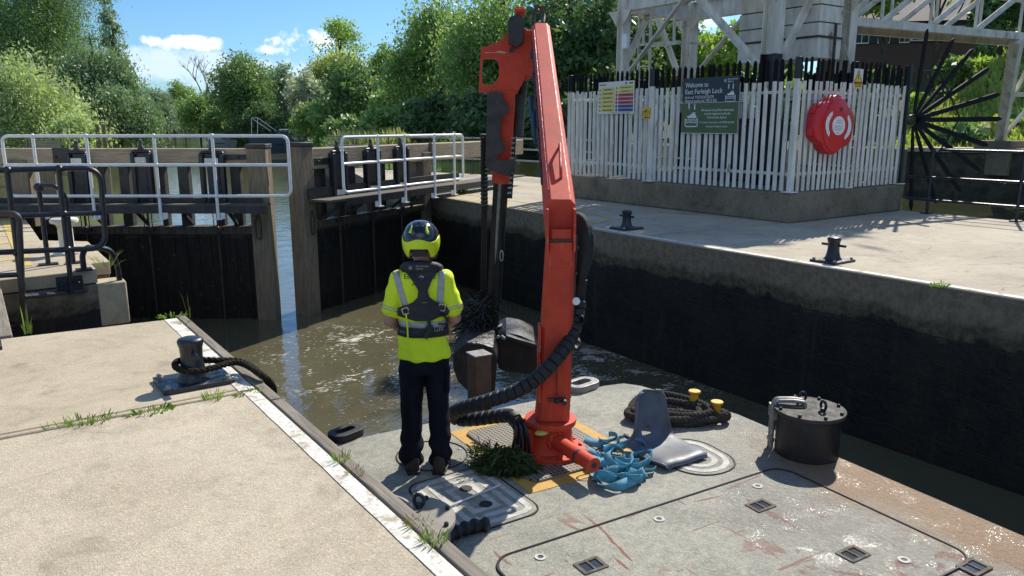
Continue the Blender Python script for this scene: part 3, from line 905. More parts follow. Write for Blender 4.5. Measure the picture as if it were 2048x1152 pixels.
t = thing('railing', 'black tubular railing with rounded end on the left quay, bolted to the concrete block', 'railing', PY(140, 560, 9.58))
Q = lambda x, y: PY(x, y, 9.56)
m = MB(); m.tube(round_poly([Q(-150, 346), Q(20, 340), Q(118, 337), Q(200, 336), Q(212, 497), Q(135, 499), Q(-150, 511)], .22, 7), .03, 10); m.tube([Q(-150, 437), Q(203, 426)], .027, 10)
obj('rail', m, mt['blue_black'], t)
e0_ = Q(-150, 346); m = MB(); m.tube([Vector((e0_.x, e0_.y, 0)), e0_], .028, 10); ball_at(m, [e0_]); obj('post', m, mt['blue_black'], t)
for x0, y0, x1, y1, balls in ((14, 341, 46, 600, ((15, 341), (25, 432), (33, 505))), (117, 338, 144, 586, ((118, 338), (127, 428), (135, 499)))):
    m = MB(); m.tube([Q(x0, y0), Q(x1, y1)], .028, 10); ball_at(m, [Q(*b) for b in balls]); po = obj('post', m, mt['blue_black'], t)
m = MB(); c = Q(140, 567); m.box(c - Vector((0, -.01, 0)), (.26, .02, .17)); ball_at(m, [c + Vector((-.08, -.01, .0)), c + Vector((.08, -.01, .0))], .018); obj('base_plate', m, mt['blue_black'], t, bevel=.004)
t = thing('railing', 'short black barrier posts behind the rounded railing, near the white bollard', 'railing', G(98, 530))
m = MB(); b1, b2 = G(97, 530), G(147, 527)
m.tube([b1, b1 + UP * .84], .027, 8); m.tube(round_poly([b1 + UP * .84, b1 + UP * .92 - RGT * .03, b1 + UP * .92 + RGT * .2, b2 + UP * .8, b2], .1), .027, 8); m.ball(b1 + UP * .9, .055, 10); m.box(b1 + UP * .01, (.2, .12, .02)); m.box(b2 + UP * .01, (.16, .12, .02))
obj('barrier_frame', m, mt['blue_black'], t)
t = thing('ladder', 'black steel ladder hoops going down into the dark recess of the left quay', 'ladder', G(167, 541))
c0 = G(168, 541); wallx = c0 + Vector((.36, .1, 0))
m = MB(); m.tube(round_poly([c0, c0 + UP * .18, c0 + UP * .26 + Vector((.05, .0, 0)), wallx + UP * .2 + Vector((-.05, 0, 0)), wallx - UP * .02, wallx - UP * 1.5], .2, 8), .032, 10); m.box(c0 + UP * .012, (.16, .13, .024)); obj('stringer', m, mt['blue_black'], t)
A = lambda x, y: W(x, y, 7.75)
m = MB(); m.tube(round_poly([A(-60, 428), A(38, 427), A(47, 650), A(20, 658)], .09, 7), .030, 10); obj('stringer', m, mt['dark_steel'], t)
m = MB(); m.tube([A(47, 593), W(228, 576, 8.9)], .027, 8); ball_at(m, [W(152, 602, 8.5)], .05); m.tube([A(-30, 553), A(40, 549)], .026, 8); obj('rung', m, mt['blue_black'], t)

t = thing('railing', 'thin steel railing along the far side of the right quay, behind the crane', 'railing', (13.0, 24.0, 0))
pts = [Vector((11.75, 29.4, 0)), Vector((12.05, 27.4, 0)), Vector((13.05, 23.5, 0)), Vector((14.3, 20.2, 0)), Vector((14.43, 17.0, 0)), Vector((14.43, 13.9, 0))]
m = MB()
for z in (.5, .85, 1.18): m.tube([p + UP * z for p in pts], .026, 8)
obj('rail', m, mt['grey_steel'], t)
for p in pts[1:] + [Vector((12.5, 25.6, 0)), Vector((13.7, 21.8, 0))]:
    m = MB(); m.tube([p, p + UP * 1.2], .025, 8); m.box(p + UP * .012, (.2, .12, .024)); m.ball(p + UP * 1.18, .04, 8); m.ball(p + UP * .85, .04, 8); obj('post', m, mt['dark_steel'], t)
t = thing('railing', 'black three bar railing at the right edge of the quay beside the weir pool', 'railing', (14.4, 7.2, 0))
m = MB()
for z in (.25, .66, 1.16): m.tube([(14.4, 7.62 if z < 1 else 7.1, z), (14.4, -3, z)], .024, 8)
obj('rail', m, mt['blue_black'], t)
for y in (7.22, 5.72, 4.2, 2.7, 1.2):
    m = MB(); m.tube([(14.4, y, 0), (14.4, y, 1.17)], .027, 8); m.box((14.4, y, .012), (.2, .14, .024)); ball_at(m, [(14.4, y, .25), (14.4, y, .66), (14.4, y, 1.16)], .038); obj('post', m, mt['blue_black'], t)


# ------------------------------------------------------------------ bollards
def bollard(label, loc, rotz=0.0):
    t = thing('mooring_bollard', label, 'bollard', loc, rotz, group='black bollards on the quays')
    m = MB(); m.box((0, 0, .014), (.42, .34, .028)); obj('base_plate', m, mt['blue_black'], t, True, bevel=.004)
    for sx in (-1, 1):
        for sy in (-1, 1):
            m = MB(); m.lathe([(.026, 0), (.026, .006), (.017, .006), (.017, .022), (.012, .026)], 6, Matrix.Translation((sx * .175, sy * .135, .028))); obj('bolt', m, mt['grey_steel'], t, True)
    m = MB(); m.lathe([(.108, .026), (.088, .055), (.076, .09), (.068, .14), (.066, .19), (.070, .235), (.078, .262), (.079, .275), (.072, .288), (.05, .296), (.0001, .298)], 36)
    obj('post', m, mt['blue_black'], t, True, smooth=60)
    m = MB(); m.tube([(0, -.155, .20), (0, .155, .20)], .016, 12); obj('cross_bar', m, mt['blue_black'], t, True)
    return t


b0 = bollard('black bollard on the near left quay with a dark rope looped round it', (1.015, 4.975, 0))
copy_thing(b0, (-.16, 6.70, 0), 0, 'black bollard cut by the left edge of the photo, by the recess')
copy_thing(b0, (8.352, 5.235, 0), 0, 'black bollard in full sun on the right quay')
copy_thing(b0, (8.375, 8.82, 0), 0, 'black bollard in the shade on the right quay, behind the red crane')
m = MB(); p = G(136, 508); m.lathe([(.16, 0), (.16, .03), (.095, .05), (.085, .12), (.085, .34), (.10, .38), (.155, .40), (.165, .43), (.15, .455), (.0001, .47)], 28, Matrix.Translation(p))
tag(obj('mooring_bollard', m, mt['dirty_white'], smooth=50), 'white mushroom bollard behind the black railing on the left quay', 'bollard')

# rope looped round the near bollard and over the coping
base = Vector((1.015, 4.975, 0))
path = [G(545, 785, -.45), G(540, 772, -.12), G(525, 752, .045), base + Vector((.28, -.02, .085)), base + Vector((.10, -.075, .095)), base + Vector((.0, -.098, .10)), base + Vector((-.085, -.06, .115)), base + Vector((-.098, .02, .13)),
        base + Vector((-.05, .09, .13)), base + Vector((.05, .095, .115)), base + Vector((.16, .06, .10)), base + Vector((.32, .02, .07)), G(533, 757, .03) + Vector((.0, .03, 0)), G(546, 773, -.12), G(549, 788, -.5)]
m = MB(); rope_mb(m, catmull(path, 10), .021, .10); tag(obj('mooring_rope', m, mt['rope_brown'], smooth=60), 'dark brown rope doubled round the near bollard and over the quay edge', 'rope')

# ------------------------------------------------------------------ concrete plinth and palisade fence
PX0, PY0, PX1, PY1, PZ1 = 11.04, 7.76, 14.5, 13.75, .50
m = MB(); m.prism([(PX0, PY0), (PX1, PY0), (PX1, PY1), (PX0, PY1)], PZ1 + .004, Matrix.Translation((0, 0, -.004)))
tag(obj('concrete_plinth', m, mt['plinth'], bevel=.035, smooth=30), 'rough raised concrete plinth under the white palisade fence', 'plinth')
fence = thing('palisade_fence', 'white steel palisade fence with black painted tips on the concrete plinth', 'fence', (PX0 + .1, PY0 + .1, PZ1))


def pale(mbw, mbb, p, d, n, ztop, zb=PZ1 + .02, wd=.083, lean=0.0, bow=0.0):
    """folded strip: white up to zp, black spear above"""
    zp = ztop - .36
    sec = [(-wd / 2, .0), (-wd * .28, .0), (-wd * .15, .018), (wd * .15, .018), (wd * .28, .0), (wd / 2, .0)]
    th = .004

    def ring(z, f=1.0):
        q_ = p + d * (lean * (z - zb)) + n * (bow * (z - zb)); a = [q_ + d * (x * f) + n * y + UP * (z) for x, y in sec]; b = [q_ + d * (x * f) + n * (y - th) + UP * z for x, y in reversed(sec)]
        return a + b
    mbw.loft([ring(zb), ring(zp)]); mbb.loft([ring(zp + .0005), ring(ztop - .05), ring(ztop, .35)])


def fence_side(a, b, pitch, n, ztop, jit=.012):
    a, b = Vector(a), Vector(b); d = (b - a).normalized(); L = (b - a).length; k = int(L / pitch)
    mw, mbk = MB(), MB()
    for i in range(k + 1):
        p = a + d * (i * L / k); p.z = 0
        pale(mw, mbk, p + n * .03 + d * rng.uniform(-.006, .006), d, n, ztop + rng.uniform(-jit, jit) * (3 if rng.random() < .15 else 1), lean=rng.gauss(0, .006) * (3 if rng.random() < .12 else 1), bow=abs(rng.gauss(0, .004)))
    return mw, mbk, d


for (a, b, n, pitch) in (((11.12, 13.62, 0), (11.12, 7.86, 0), Vector((-1, 0, 0)), .138), ((11.12, 7.84, 0), (14.40, 7.84, 0), Vector((0, -1, 0)), .140),
                         ((14.42, 7.86, 0), (14.42, 13.62, 0), Vector((1, 0, 0)), .15), ((14.40, 13.66, 0), (11.14, 13.66, 0), Vector((0, 1, 0)), .15)):
    mw, mbk, d = fence_side(a, b, pitch, n, 2.66)
    obj('pale_panel', mw, mt['pale_fence'], fence); obj('spear_tips', mbk, mt['spike'], fence)
    m = MB(); a, b = Vector(a), Vector(b)
    for z in (.80, 2.13): m.beam(a + UP * z - n * .012, b + UP * z - n * .012, .04, .05)
    obj('fence_rail', m, mt['pale_fence'], fence)
for (x, y, wd) in ((11.10, 7.84, .085), (11.10, 11.04, .13), (11.12, 13.62, .08), (14.42, 7.84, .08), (12.75, 7.87, .07), (14.42, 13.6, .08)):
    m = MB(); m.box((x, y, 1.42), (wd, wd, 1.82)); m.box((x, y, .512), (wd + .12, wd + .12, .02)); po = obj('fence_post', m, mt['pale_fence'], fence, bevel=.006)
    m = MB(); m.box((x, y, 2.50), (wd + .004, wd + .004, .34)); obj('black_cap', m, mt['black_paint'], po, bevel=.006)

# fan of black anti-climb spikes at the fence's end
cf = PY(1826, 240, 7.80); fan = thing('spiked_fan', 'fan of long black anti-climb spikes at the right end of the palisade fence', 'spike guard', cf)
tips = [(1855, 58), (1908, 76), (1946, 98), (1979, 136), (2000, 188), (2003, 238), (1976, 291), (1960, 342), (1921, 384), (1872, 407), (1822, 421)]
for tp in tips:
    e = PY(*tp, 7.80); d = (e - cf).normalized(); st = cf + d * .12
    m = MB(); pr = Vector((0, 1, 0)); sd = d.cross(pr).normalized()
    L = (e - st).length
    rings = []
    for f_, wd in ((0, .022), (.15, .044), (.93, .052), (.965, .04), (1.0, .004)):
        c = st + d * (L * f_); rings.append([c - sd * wd - pr * .012, c + sd * wd - pr * .012, c + sd * wd + pr * .012, c - sd * wd + pr * .012])
    m.loft(rings); obj('spike', m, mt['spike'], fan)
m = MB(); m.tube([PY(x, y, 7.83) for x, y in ((1815, 141), (1878, 140), (1900, 190), (1920, 236), (1893, 282), (1875, 308))], .02, 4)
m.lathe([(.10, 0), (.10, .05)], 20, Matrix.Translation(cf + Vector((0, .06, 0))) @ Matrix.Rotation(R(90), 4, 'X')); m.box((14.40, 7.80, 1.55), (.07, .05, 2.3)); obj('brace_frame', m, mt['black_paint'], fan)


# ------------------------------------------------------------------ signs
def sign_frame(corners, plane, val):
    f = PX if plane == 'X' else PY
    tl, tr, br, bl = [f(*c, val) for c in corners]
    xd, zd = (Vector((0, -1, 0)), Vector((-1, 0, 0))) if plane == 'X' else (Vector((1, 0, 0)), Vector((0, -1, 0)))
    w = (((tr - tl).length + (br - bl).length) / 2); h = ((tl.z - bl.z) + (tr.z - br.z)) / 2
    c = (tl + tr + br + bl) / 4
    return frame(c, xd, zd), w, h, c


def rect(mb, M_, x0, y0, x1, y1, z=.0025, th=.001):
    mb.box(((x0 + x1) / 2, (y0 + y1) / 2, z), (x1 - x0, y1 - y0, th), M_)


def tri(mb, M_, cx, cy, s, z=.0035):
    mb.prism([(cx - s / 2, cy - s * .42), (cx + s / 2, cy - s * .42), (cx, cy + s * .45)], .0008, M_ @ Matrix.Translation((0, 0, z)))


def boat_icon(mb, M_, cx, cy, s, z=.003):
    T = M_ @ Matrix.Translation((cx, cy, z)); k = lambda pts: [(x * s, y * s) for x, y in pts]
    mb.prism(k([(-.36, .12), (.40, .12), (.36, .0), (-.28, .0)]), .0008, T)
    mb.prism(k([(-.20, .12), (.34, .12), (.26, .28), (-.05, .22)]), .0008, T)
    mb.prism(k([(.02, .26), (.30, .29), (.30, .33), (.02, .31)]), .0008, T)
    for a in ([(-.5, .0), (-.44, .0), (-.44, -.52), (-.5, -.52)], [(.44, .0), (.5, .0), (.5, -.52), (.44, -.52)], [(-.5, -.52), (.5, -.52), (.5, -.46), (-.5, -.46)]): mb.prism(k(a), .0008, T)
    for yy in (-.08, -.22):
        up = [(-.42 + .84 * i / 16, yy + .05 * math.cos(i * math.pi / 2)) for i in range(17)]
        mb.prism(k(up + [(x, y - .05) for x, y in reversed(up)]), .0008, T)
    for sx, dn in ((-.22, True), (.22, False)):
        y0, y1 = (.48, .86); mb.prism(k([(sx - .045, y0), (sx + .045, y0), (sx + .045, y1), (sx - .045, y1)]), .0008, T)
        yt = y0 - .06 if dn else y1 + .06; yb = y0 + .1 if dn else y1 - .1
        mb.prism(k([(sx - .10, yb), (sx, yt), (sx + .10, yb)]), .0008, T)


Mf, w, h, c = sign_frame(((1366, 158), (1480, 150), (1474, 266), (1363, 268)), 'X', 11.03)
t = thing('welcome_sign', 'dark blue and green lock welcome sign with white lettering on the palisade fence', 'sign', c)
hs = h * .055
m = MB(); m.box((0, hs / 2 + h / 4, 0), (w, h / 2 - hs, .004), Mf); obj('name_panel', m, mt['sign_navy'], t)
m = MB(); m.box((0, -h / 4 + hs / 2, 0), (w, h / 2 + hs, .004), Mf); obj('notice_panel', m, mt['sign_green'], t)
m = MB(); L = -w / 2 + w * .045
for s_, sz, y, f_ in (('Welcome to', .125, .335, .42), ('East Farleigh Lock', .125, .215, .67)): m.text(s_, h * sz, Mf @ Matrix.Translation((L, h * y, .003)), .0006, fit=w * f_)
for s_, sz, y, f_ in (('Grid ref: TQ73518 53579', .072, .128, .52), ('Nearest postcode: ME15 0JG', .072, .066, .58)): m.text(s_, h * sz, Mf @ Matrix.Translation((L, h * y, .003)), .0006, fit=w * f_)
for s_, y, f_ in (('All vessels using these waterways', -.10, .57), ('must be registered with the', -.165, .46), ('Environment Agency', -.23, .34)): m.text(s_, h * .062, Mf @ Matrix.Translation((w * .145, h * y, .003)), .0006, 'CENTER', fit=w * f_)
m.text('For further information call 03708 506 506', h * .048, Mf @ Matrix.Translation((w * .145, h * -.315, .003)), .0006, 'CENTER', fit=w * .60); m.text('www.gov.uk/register-a-boat', h * .048, Mf @ Matrix.Translation((w * .145, h * -.385, .003)), .0006, 'CENTER', fit=w * .38)
m.text('Environment', h * .040, Mf @ Matrix.Translation((w * .30, h * .435, .003)), .0006, fit=w * .17); m.text('Agency', h * .040, Mf @ Matrix.Translation((w * .30, h * .395, .003)), .0006, fit=w * .10)
obj('lettering', m, mt['ink_white'], t, smooth=None)
m = MB(); m.plate([(.028 * math.cos(a), .028 * math.sin(a)) for a in np.linspace(0, 2 * math.pi, 24, False)], [[(.023 * math.cos(a), .023 * math.sin(a)) for a in np.linspace(0, 2 * math.pi, 24, False)]], .001, Mf @ Matrix.Translation((w * .26, h * .425, .003)))
m.prism([(-.012, -.012), (.012, -.012), (0, .014)], .0008, Mf @ Matrix.Translation((w * .26, h * .425, .003)))
boat_icon(m, Mf, w * .36, h * .17, w * .17); boat_icon(m, Mf, -w * .315, h * -.22, w * .24)
rect(m, Mf, -w / 2, hs - .003, w / 2, hs + .003); rect(m, Mf, -w / 2, -h / 2, w / 2, -h / 2 + .008); obj('pictogram', m, mt['ink_white'], t, smooth=None)

Mf, w, h, c = sign_frame(((1196, 166), (1268, 160), (1269, 225), (1198, 230)), 'X', 11.03)
t = thing('hazard_board', 'white hazard notice board with yellow, red and blue rows on the palisade fence', 'sign', c)
m = MB(); m.box((0, 0, 0), (w, h, .004), Mf); obj('board', m, mt['sign_white'], t)
rows = {'sign_yellow': MB(), 'sign_red': MB(), 'sign_blue': MB()}; ink = MB(); icon = MB()
lw = ['DANGER Deep water', 'DANGER Fast currents', 'DANGER Slippery', 'DANGER Moving parts', 'DANGER Sluice', 'DANGER Trip hazard']
for i in range(6):
    y1 = h * (.315 - i * .128); y0 = y1 - h * .108
    rect(rows['sign_yellow'], Mf, -w * .41, y0, -w * .035, y1); rect(ink, Mf, -w * (.34 + .02 * (i % 3)), y0 + h * .038, -w * (.12 - .02 * (i % 2)), y1 - h * .045, .0035)
    tri(rows['sign_yellow'], Mf, -w * .452, (y0 + y1) / 2, w * .07, .0025); tri(icon, Mf, -w * .452, (y0 + y1) / 2 - .002, w * .04)
    k = ('sign_yellow', 'sign_yellow', 'sign_red', 'sign_red', 'sign_red', 'sign_blue')[i] if i < 5 else 'sign_blue'
for i, k in enumerate(('sign_yellow', 'sign_yellow', 'sign_red', 'sign_red', 'sign_red', 'sign_blue', 'sign_blue')):
    y1 = h * (.355 - i * .115); y0 = y1 - h * .097
    rect(rows[k], Mf, w * .07, y0, w * .475, y1); rect(ink, Mf, w * (.14 + .02 * (i % 3)), y0 + h * .036, w * (.40 - .03 * (i % 2)), y1 - h * .042, .0035)
    if i < 2: tri(rows['sign_yellow'], Mf, w * .02, (y0 + y1) / 2, w * .07, .0025); tri(icon, Mf, w * .02, (y0 + y1) / 2 - .002, w * .04)
    else: rows[k].lathe([(w * .03, 0), (w * .03, .001)], 16, Mf @ Matrix.Translation((w * .02, (y0 + y1) / 2, .0025)))
rect(ink, Mf, -w * .47, h * .40, -w * .28, h * .43); rect(ink, Mf, w * .36, h * .41, w * .46, h * .45); rect(ink, Mf, -w * .1, -h * .475, w * .4, -h * .465)
ink.lathe([(h * .035, 0), (h * .035, .001)], 16, Mf @ Matrix.Translation((w * .27, h * .43, .0025)))
for k, v in rows.items(): obj('warning_rows', v, mt[k], t, smooth=None)
obj('small_print', ink, mt['ink_black'], t, smooth=None); obj('symbols', icon, mt['ink_black'], t, smooth=None)

Mf, w, h, c = sign_frame(((1285, 216), (1301, 215), (1302, 237), (1286, 238)), 'X', 11.03)
t = thing('camera_notice', 'small amber CCTV notice on the palisade fence beside the hazard board', 'sign', c)
m = MB(); m.box((0, 0, 0), (w, h, .004), Mf); obj('panel', m, mt['sign_amber'], t)
m = MB(); m.text('CCTV', w * .36, Mf @ Matrix.Translation((0, -h * .10, .003)), .0006, 'CENTER'); m.box((0, h * .25, .003), (w * .42, h * .12, .001), Mf @ Matrix.Rotation(.5, 4, 'Z')); rect(m, Mf, -w * .35, -h * .42, w * .35, -h * .34); rect(m, Mf, -w * .15, -h * .24, w * .15, -h * .2)
obj('lettering', m, mt['ink_black'], t, smooth=None)
Mf, w, h, c = sign_frame(((1708, 138), (1726, 137), (1725, 176), (1707, 178)), 'Y', 7.77)
t = thing('warning_sign', 'small white sign with yellow warning triangle above the red lifebuoy box', 'sign', c)
m = MB(); m.box((0, 0, 0), (w, h, .004), Mf); obj('panel', m, mt['sign_white'], t)
m = MB(); tri(m, Mf, 0, h * .1, w * .98, .0022); obj('triangle_border', m, mt['ink_black'], t, smooth=None)
m = MB(); tri(m, Mf, 0, h * .093, w * .76, .0032); rect(m, Mf, -w * .46, -h * .46, w * .46, -h * .24); obj('yellow_field', m, mt['sign_amber'], t, smooth=None)
m = MB(); m.prism([(-w * .05, h * .21), (w * .05, h * .21), (w * .03, h * .06), (-w * .03, h * .06)], .001, Mf @ Matrix.Translation((0, 0, .0042))); m.lathe([(w * .045, 0), (w * .045, .001)], 10, Mf @ Matrix.Translation((0, h * .012, .0042)))
m.text('Warning', w * .2, Mf @ Matrix.Translation((0, -h * .34, .0042)), .0005, 'CENTER'); rect(m, Mf, -w * .3, -h * .41, w * .3, -h * .385, .0042); obj('exclamation_mark', m, mt['ink_black'], t, smooth=None)

# ------------------------------------------------------------------ red lifebuoy box
c = PY(1672, 250, 7.58); c.y = 7.77; s = .54; hh = .485
Mf = frame(c, (math.cos(R(-7)), 0, math.sin(R(-7))), (0, -1, 0)); life = thing('lifebuoy_box', 'red moulded lifebuoy box with white crescents hung on the palisade fence', 'lifebuoy box', c)


def life_outline(k, kv=1.0):
    out = []
    for i in range(72):
        a = 2 * math.pi * i / 72; ca, sa = math.cos(a), math.sin(a)
        p = 3.6; r1 = 1.0 / ((abs(ca / (s)) ** p + abs(sa / (hh * .72)) ** p) ** (1 / p))       # rounded square
        r2 = 0.0
        rc = .33
        # tall round lobe
        yo = hh - rc
        for sy in (1, -1):
            b = -2 * (sa * yo * sy); cc = yo * yo - rc * rc; D_ = b * b - 4 * cc
            if D_ >= 0: r2 = max(r2, (-b + math.sqrt(D_)) / 2)
        r = max(r1, r2) * k; out.append((r * ca, r * sa))
    return out


def ring_at(k, z): return [Mf @ Vector((x, y, z)) for x, y in life_outline(k)]


m = MB(); m.loft([ring_at(.93, -.03), ring_at(.985, -.0), ring_at(1.0, .04), ring_at(.995, .085)]); obj('back_shell', m, mt['red_lid'], life, smooth=50)
m = MB(); m.loft([ring_at(.985, .088), ring_at(1.0, .092), ring_at(1.0, .15), ring_at(.985, .172), ring_at(.94, .186), ring_at(.5, .192)]); lid = obj('lid', m, mt['red_lid'], life, smooth=50)
m = MB(); m.loft([[Mf @ Vector((.36 * k * math.cos(a), .455 * k * math.sin(a), z)) for a in np.linspace(0, 2 * math.pi, 48, False)] for k, z in ((1.0, .17), (.985, .205), (.93, .222), (.5, .231), (.02, .233))]); obj('raised_disc', m, mt['red_lid'], lid, smooth=50)
m = MB()
for sg in (1, -1):
    pa = [(.37 * math.cos(a) * sg, .26 * math.sin(a)) for a in np.linspace(R(-52), R(52), 14)]; pb = [(.275 * math.cos(a) * sg, .23 * math.sin(a)) for a in np.linspace(R(40), R(-40), 14)]
    m.prism(pa + pb, .002, Mf @ Matrix.Translation((s * .02, -.01, .232)))
obj('white_crescents', m, mt['ink_white'], lid, smooth=None)
m = MB(); m.lathe([(.145, 0), (.145, .002)], 36, Mf @ Matrix.Translation((s * .02, -.01, .2335)) @ Matrix.Diagonal((1.25, 1.05, 1, 1))); lab = obj('round_label', m, mt['ink_white'], lid, smooth=None)
m = MB()
for k, (yy, wd) in enumerate(((.18, .3), (.10, .38), (-.02, .46), (-.09, .46), (-.16, .40), (-.26, .16))): rect(m, Mf @ Matrix.Translation((s * .02, -.01, .2355)), -.26 * wd, .45 * yy - .004, .26 * wd, .45 * yy + .004)
obj('label_print', m, M('grey_print', (.25, .25, .28), (.35, .35, .38), 5), lid, smooth=None)
m = MB(); m.lathe([(.028, 0), (.028, .003)], 16, Mf @ Matrix.Translation((s * .04, hh * .53, .2305)) @ Matrix.Diagonal((1, 1.3, 1, 1))); obj('latch_hole', m, mt['ink_black'], lid)
m = MB()
for yy in (.36, -.36): m.box((-s * 1.0, hh * yy, .09), (.05, .11, .09), Mf)
obj('hinge', m, mt['red_lid'], life, bevel=.006)

# ------------------------------------------------------------------ steel sluice gantry
gan = thing('sluice_gantry', 'tall weathered white steel sluice gantry rising behind the palisade fence', 'gantry', (13.3, 11.2, PZ1))
F0, F1, B0, B1 = Vector((12.2, 13.13, 0)), Vector((12.2, 9.21, 0)), Vector((14.5, 13.3, 0)), Vector((14.5, 9.2, 0))
ZB = 4.02


def hsec(mb, p, z0, z1, w=.24):
    mb.box((p.x, p.y - w / 2, (z0 + z1) / 2), (w, .022, z1 - z0)); mb.box((p.x, p.y + w / 2, (z0 + z1) / 2), (w, .022, z1 - z0)); mb.box((p.x, p.y, (z0 + z1) / 2), (.05, w - .022, z1 - z0))


for p, w, zb in ((F0, .2, 2.55), (F1, .26, 2.86), (B0, .26, 1.9), (B1, .24, 2.6)):
    m = MB(); hsec(m, p, zb, ZB + .4, w); lg = obj('leg', m, mt['dirty_white'], gan, bevel=.003)
    m = MB(); hsec(m, p, PZ1, zb - .001, w + .004); obj('black_base', m, mt['black_paint'], lg, bevel=.003)
    for s_ in (-1, 1):
        m = MB(); m.add([(p.x - .13, p.y + s_ * (w / 2), ZB + .02), (p.x - .13, p.y + s_ * (w / 2 + .26), ZB + .02), (p.x - .13, p.y + s_ * w / 2, ZB - .30), (p.x - .11, p.y + s_ * (w / 2), ZB + .02), (p.x - .11, p.y + s_ * (w / 2 + .26), ZB + .02), (p.x - .11, p.y + s_ * w / 2, ZB - .30)],
              [(0, 1, 2), (5, 4, 3), (0, 3, 4, 1), (1, 4, 5, 2), (2, 5, 3, 0)])
        obj('gusset', m, mt['dirty_white'], lg)
    m = MB()
    for k in range(6):
        for j in range(2): m.ball((p.x - .14, p.y - .07 + .14 * j, ZB - .28 + .09 * k), .014, 6)
    obj('rivets', m, mt['dirty_white'], lg)
for a, b in ((F0, F1), (B0, B1), (F0, B0), (F1, B1)):
    m = MB(); d = (b - a).normalized(); n = Vector((-d.y, d.x, 0)); A, B_ = a + d * .14, b - d * .14
    m.beam(A + UP * (ZB + .2), B_ + UP * (ZB + .2), .025, .40); m.beam(A + UP * (ZB + .012), B_ + UP * (ZB + .012), .2, .022); m.beam(A + UP * (ZB + .39), B_ + UP * (ZB + .39), .2, .022)
    obj('beam', m, mt['dirty_white'], gan)


def angle_bar(mb, a, b, w=.09):
    a, b = Vector(a), Vector(b); d = (b - a).normalized(); up = UP if abs(d.z) < .95 else Vector((1, 0, 0))
    x = d.cross(up).normalized(); u = x.cross(d)
    mb.beam(a, b, .012, w, up=up); mb.beam(a + u * (-w / 2) + x * w / 2, b + u * (-w / 2) + x * w / 2, w, .012, up=up)


P1 = lambda x, y: PX(x, y, 12.05); P2 = lambda x, y: PX(x, y, 14.45); P3 = lambda x, y: PY(x, y, 9.1); P4 = lambda x, y: PY(x, y, 13.2)
for a, b, w, blk in ((P1(1251, 153), P1(1372, -9), .10, 0), (P1(1398, -8), P1(1521, 132), .11, 1), (P3(1560, 112), P3(1622, -12), .10, 1), (P3(1650, -12), P3(1697, 138), .12, 0),
                     (P2(1384, 157), P2(1466, 58), .12, 0), (P2(1313, 22), P2(1360, 150), .10, 0), (P4(1244, 136), P4(1297, 22), .10, 0), (P2(1466, 58), P2(1520, 0), .12, 0)):
    m = MB(); angle_bar(m, a, b, w); br = obj('brace', m, mt['dirty_white'], gan)
lad = MB()
for x in (1279, 1302): lad.beam(PX(x, 165, 12.9) - UP * 1.9, PX(x, 12, 12.9), .05, .05, up=(0, 1, 0))
for y in (36, 70, 101, 133, 160): lad.tube([PX(1279, y, 12.9), PX(1302, y - 1, 12.9)], .014, 6)
obj('ladder', lad, mt['dirty_white'], gan)
m = MB()
for a, b in (((1275, 90), (1358, 83)), ((1303, 92), (1360, 86)), ((1349, 0), (1348, 84)), ((1288, -5), (1287, 86))): m.beam(PX(*a, 12.9), PX(*b, 12.9), .04, .05)
m.beam(PX(1358, 84, 12.9), PX(1358, 84, 12.9) + Vector((.9, 0, 0)), .04, .05); obj('platform_frame', m, mt['dirty_white'], gan)
m = MB(); m.box(P1(1252, 83) + Vector((-.02, 0, 0)), (.10, .15, .31)); obj('junction_box', m, mt['white_paint'], gan, bevel=.02)
# the sluice panel stack
cy = PX(1638, 60, 13.0).y; ly = PX(1478, 60, 13.0).y; zb = PX(1638, 116, 13.0).z; sx = PY(1684, 60, cy).x
m = MB(); zs = [zb] + [PX(1638, y, 13.0).z for y in (72, 43, 8)]; zs += [zs[-1] + .5, zs[-1] + 1.0]
pan = []
for i in range(len(zs) - 1):
    m.box(((13.0 + sx) / 2, (cy + ly) / 2, (zs[i] + zs[i + 1]) / 2), (sx - 13.0, ly - cy, zs[i + 1] - zs[i] - .022))
obj('sluice_panel', m, mt['dirty_white'], gan, bevel=.006)
m = MB(); m.box(((13.0 + sx) / 2, (cy + ly) / 2, (zs[0] + zs[-1]) / 2), (sx - 13.0 - .05, ly - cy - .05, zs[-1] - zs[0] - .03))
obj('panel_core', m, mt['dark_steel'], gan)
m = MB(); zz = zs[1]
m.tube([(12.98, ly - .1, zz), (12.98, cy - .02, zz), (sx, cy - .02, zz)], .02, 8); m.tube([((13 + sx) / 2 + .12, cy - .03, zs[2]), ((13 + sx) / 2 + .12, cy - .03, zs[0] - .1)], .025, 8); obj('service_pipe', m, mt['rust'], gan)
# inside the fence: pump house posts and machinery seen between the pales
m = MB(); m.box((12.9, 10.3, 1.1), (.9, 1.5, 1.15)); m.box((12.9, 10.3, 1.70), (1.0, 1.6, .06)); obj('machinery_box', m, mt['dark_steel'], gan, bevel=.02)

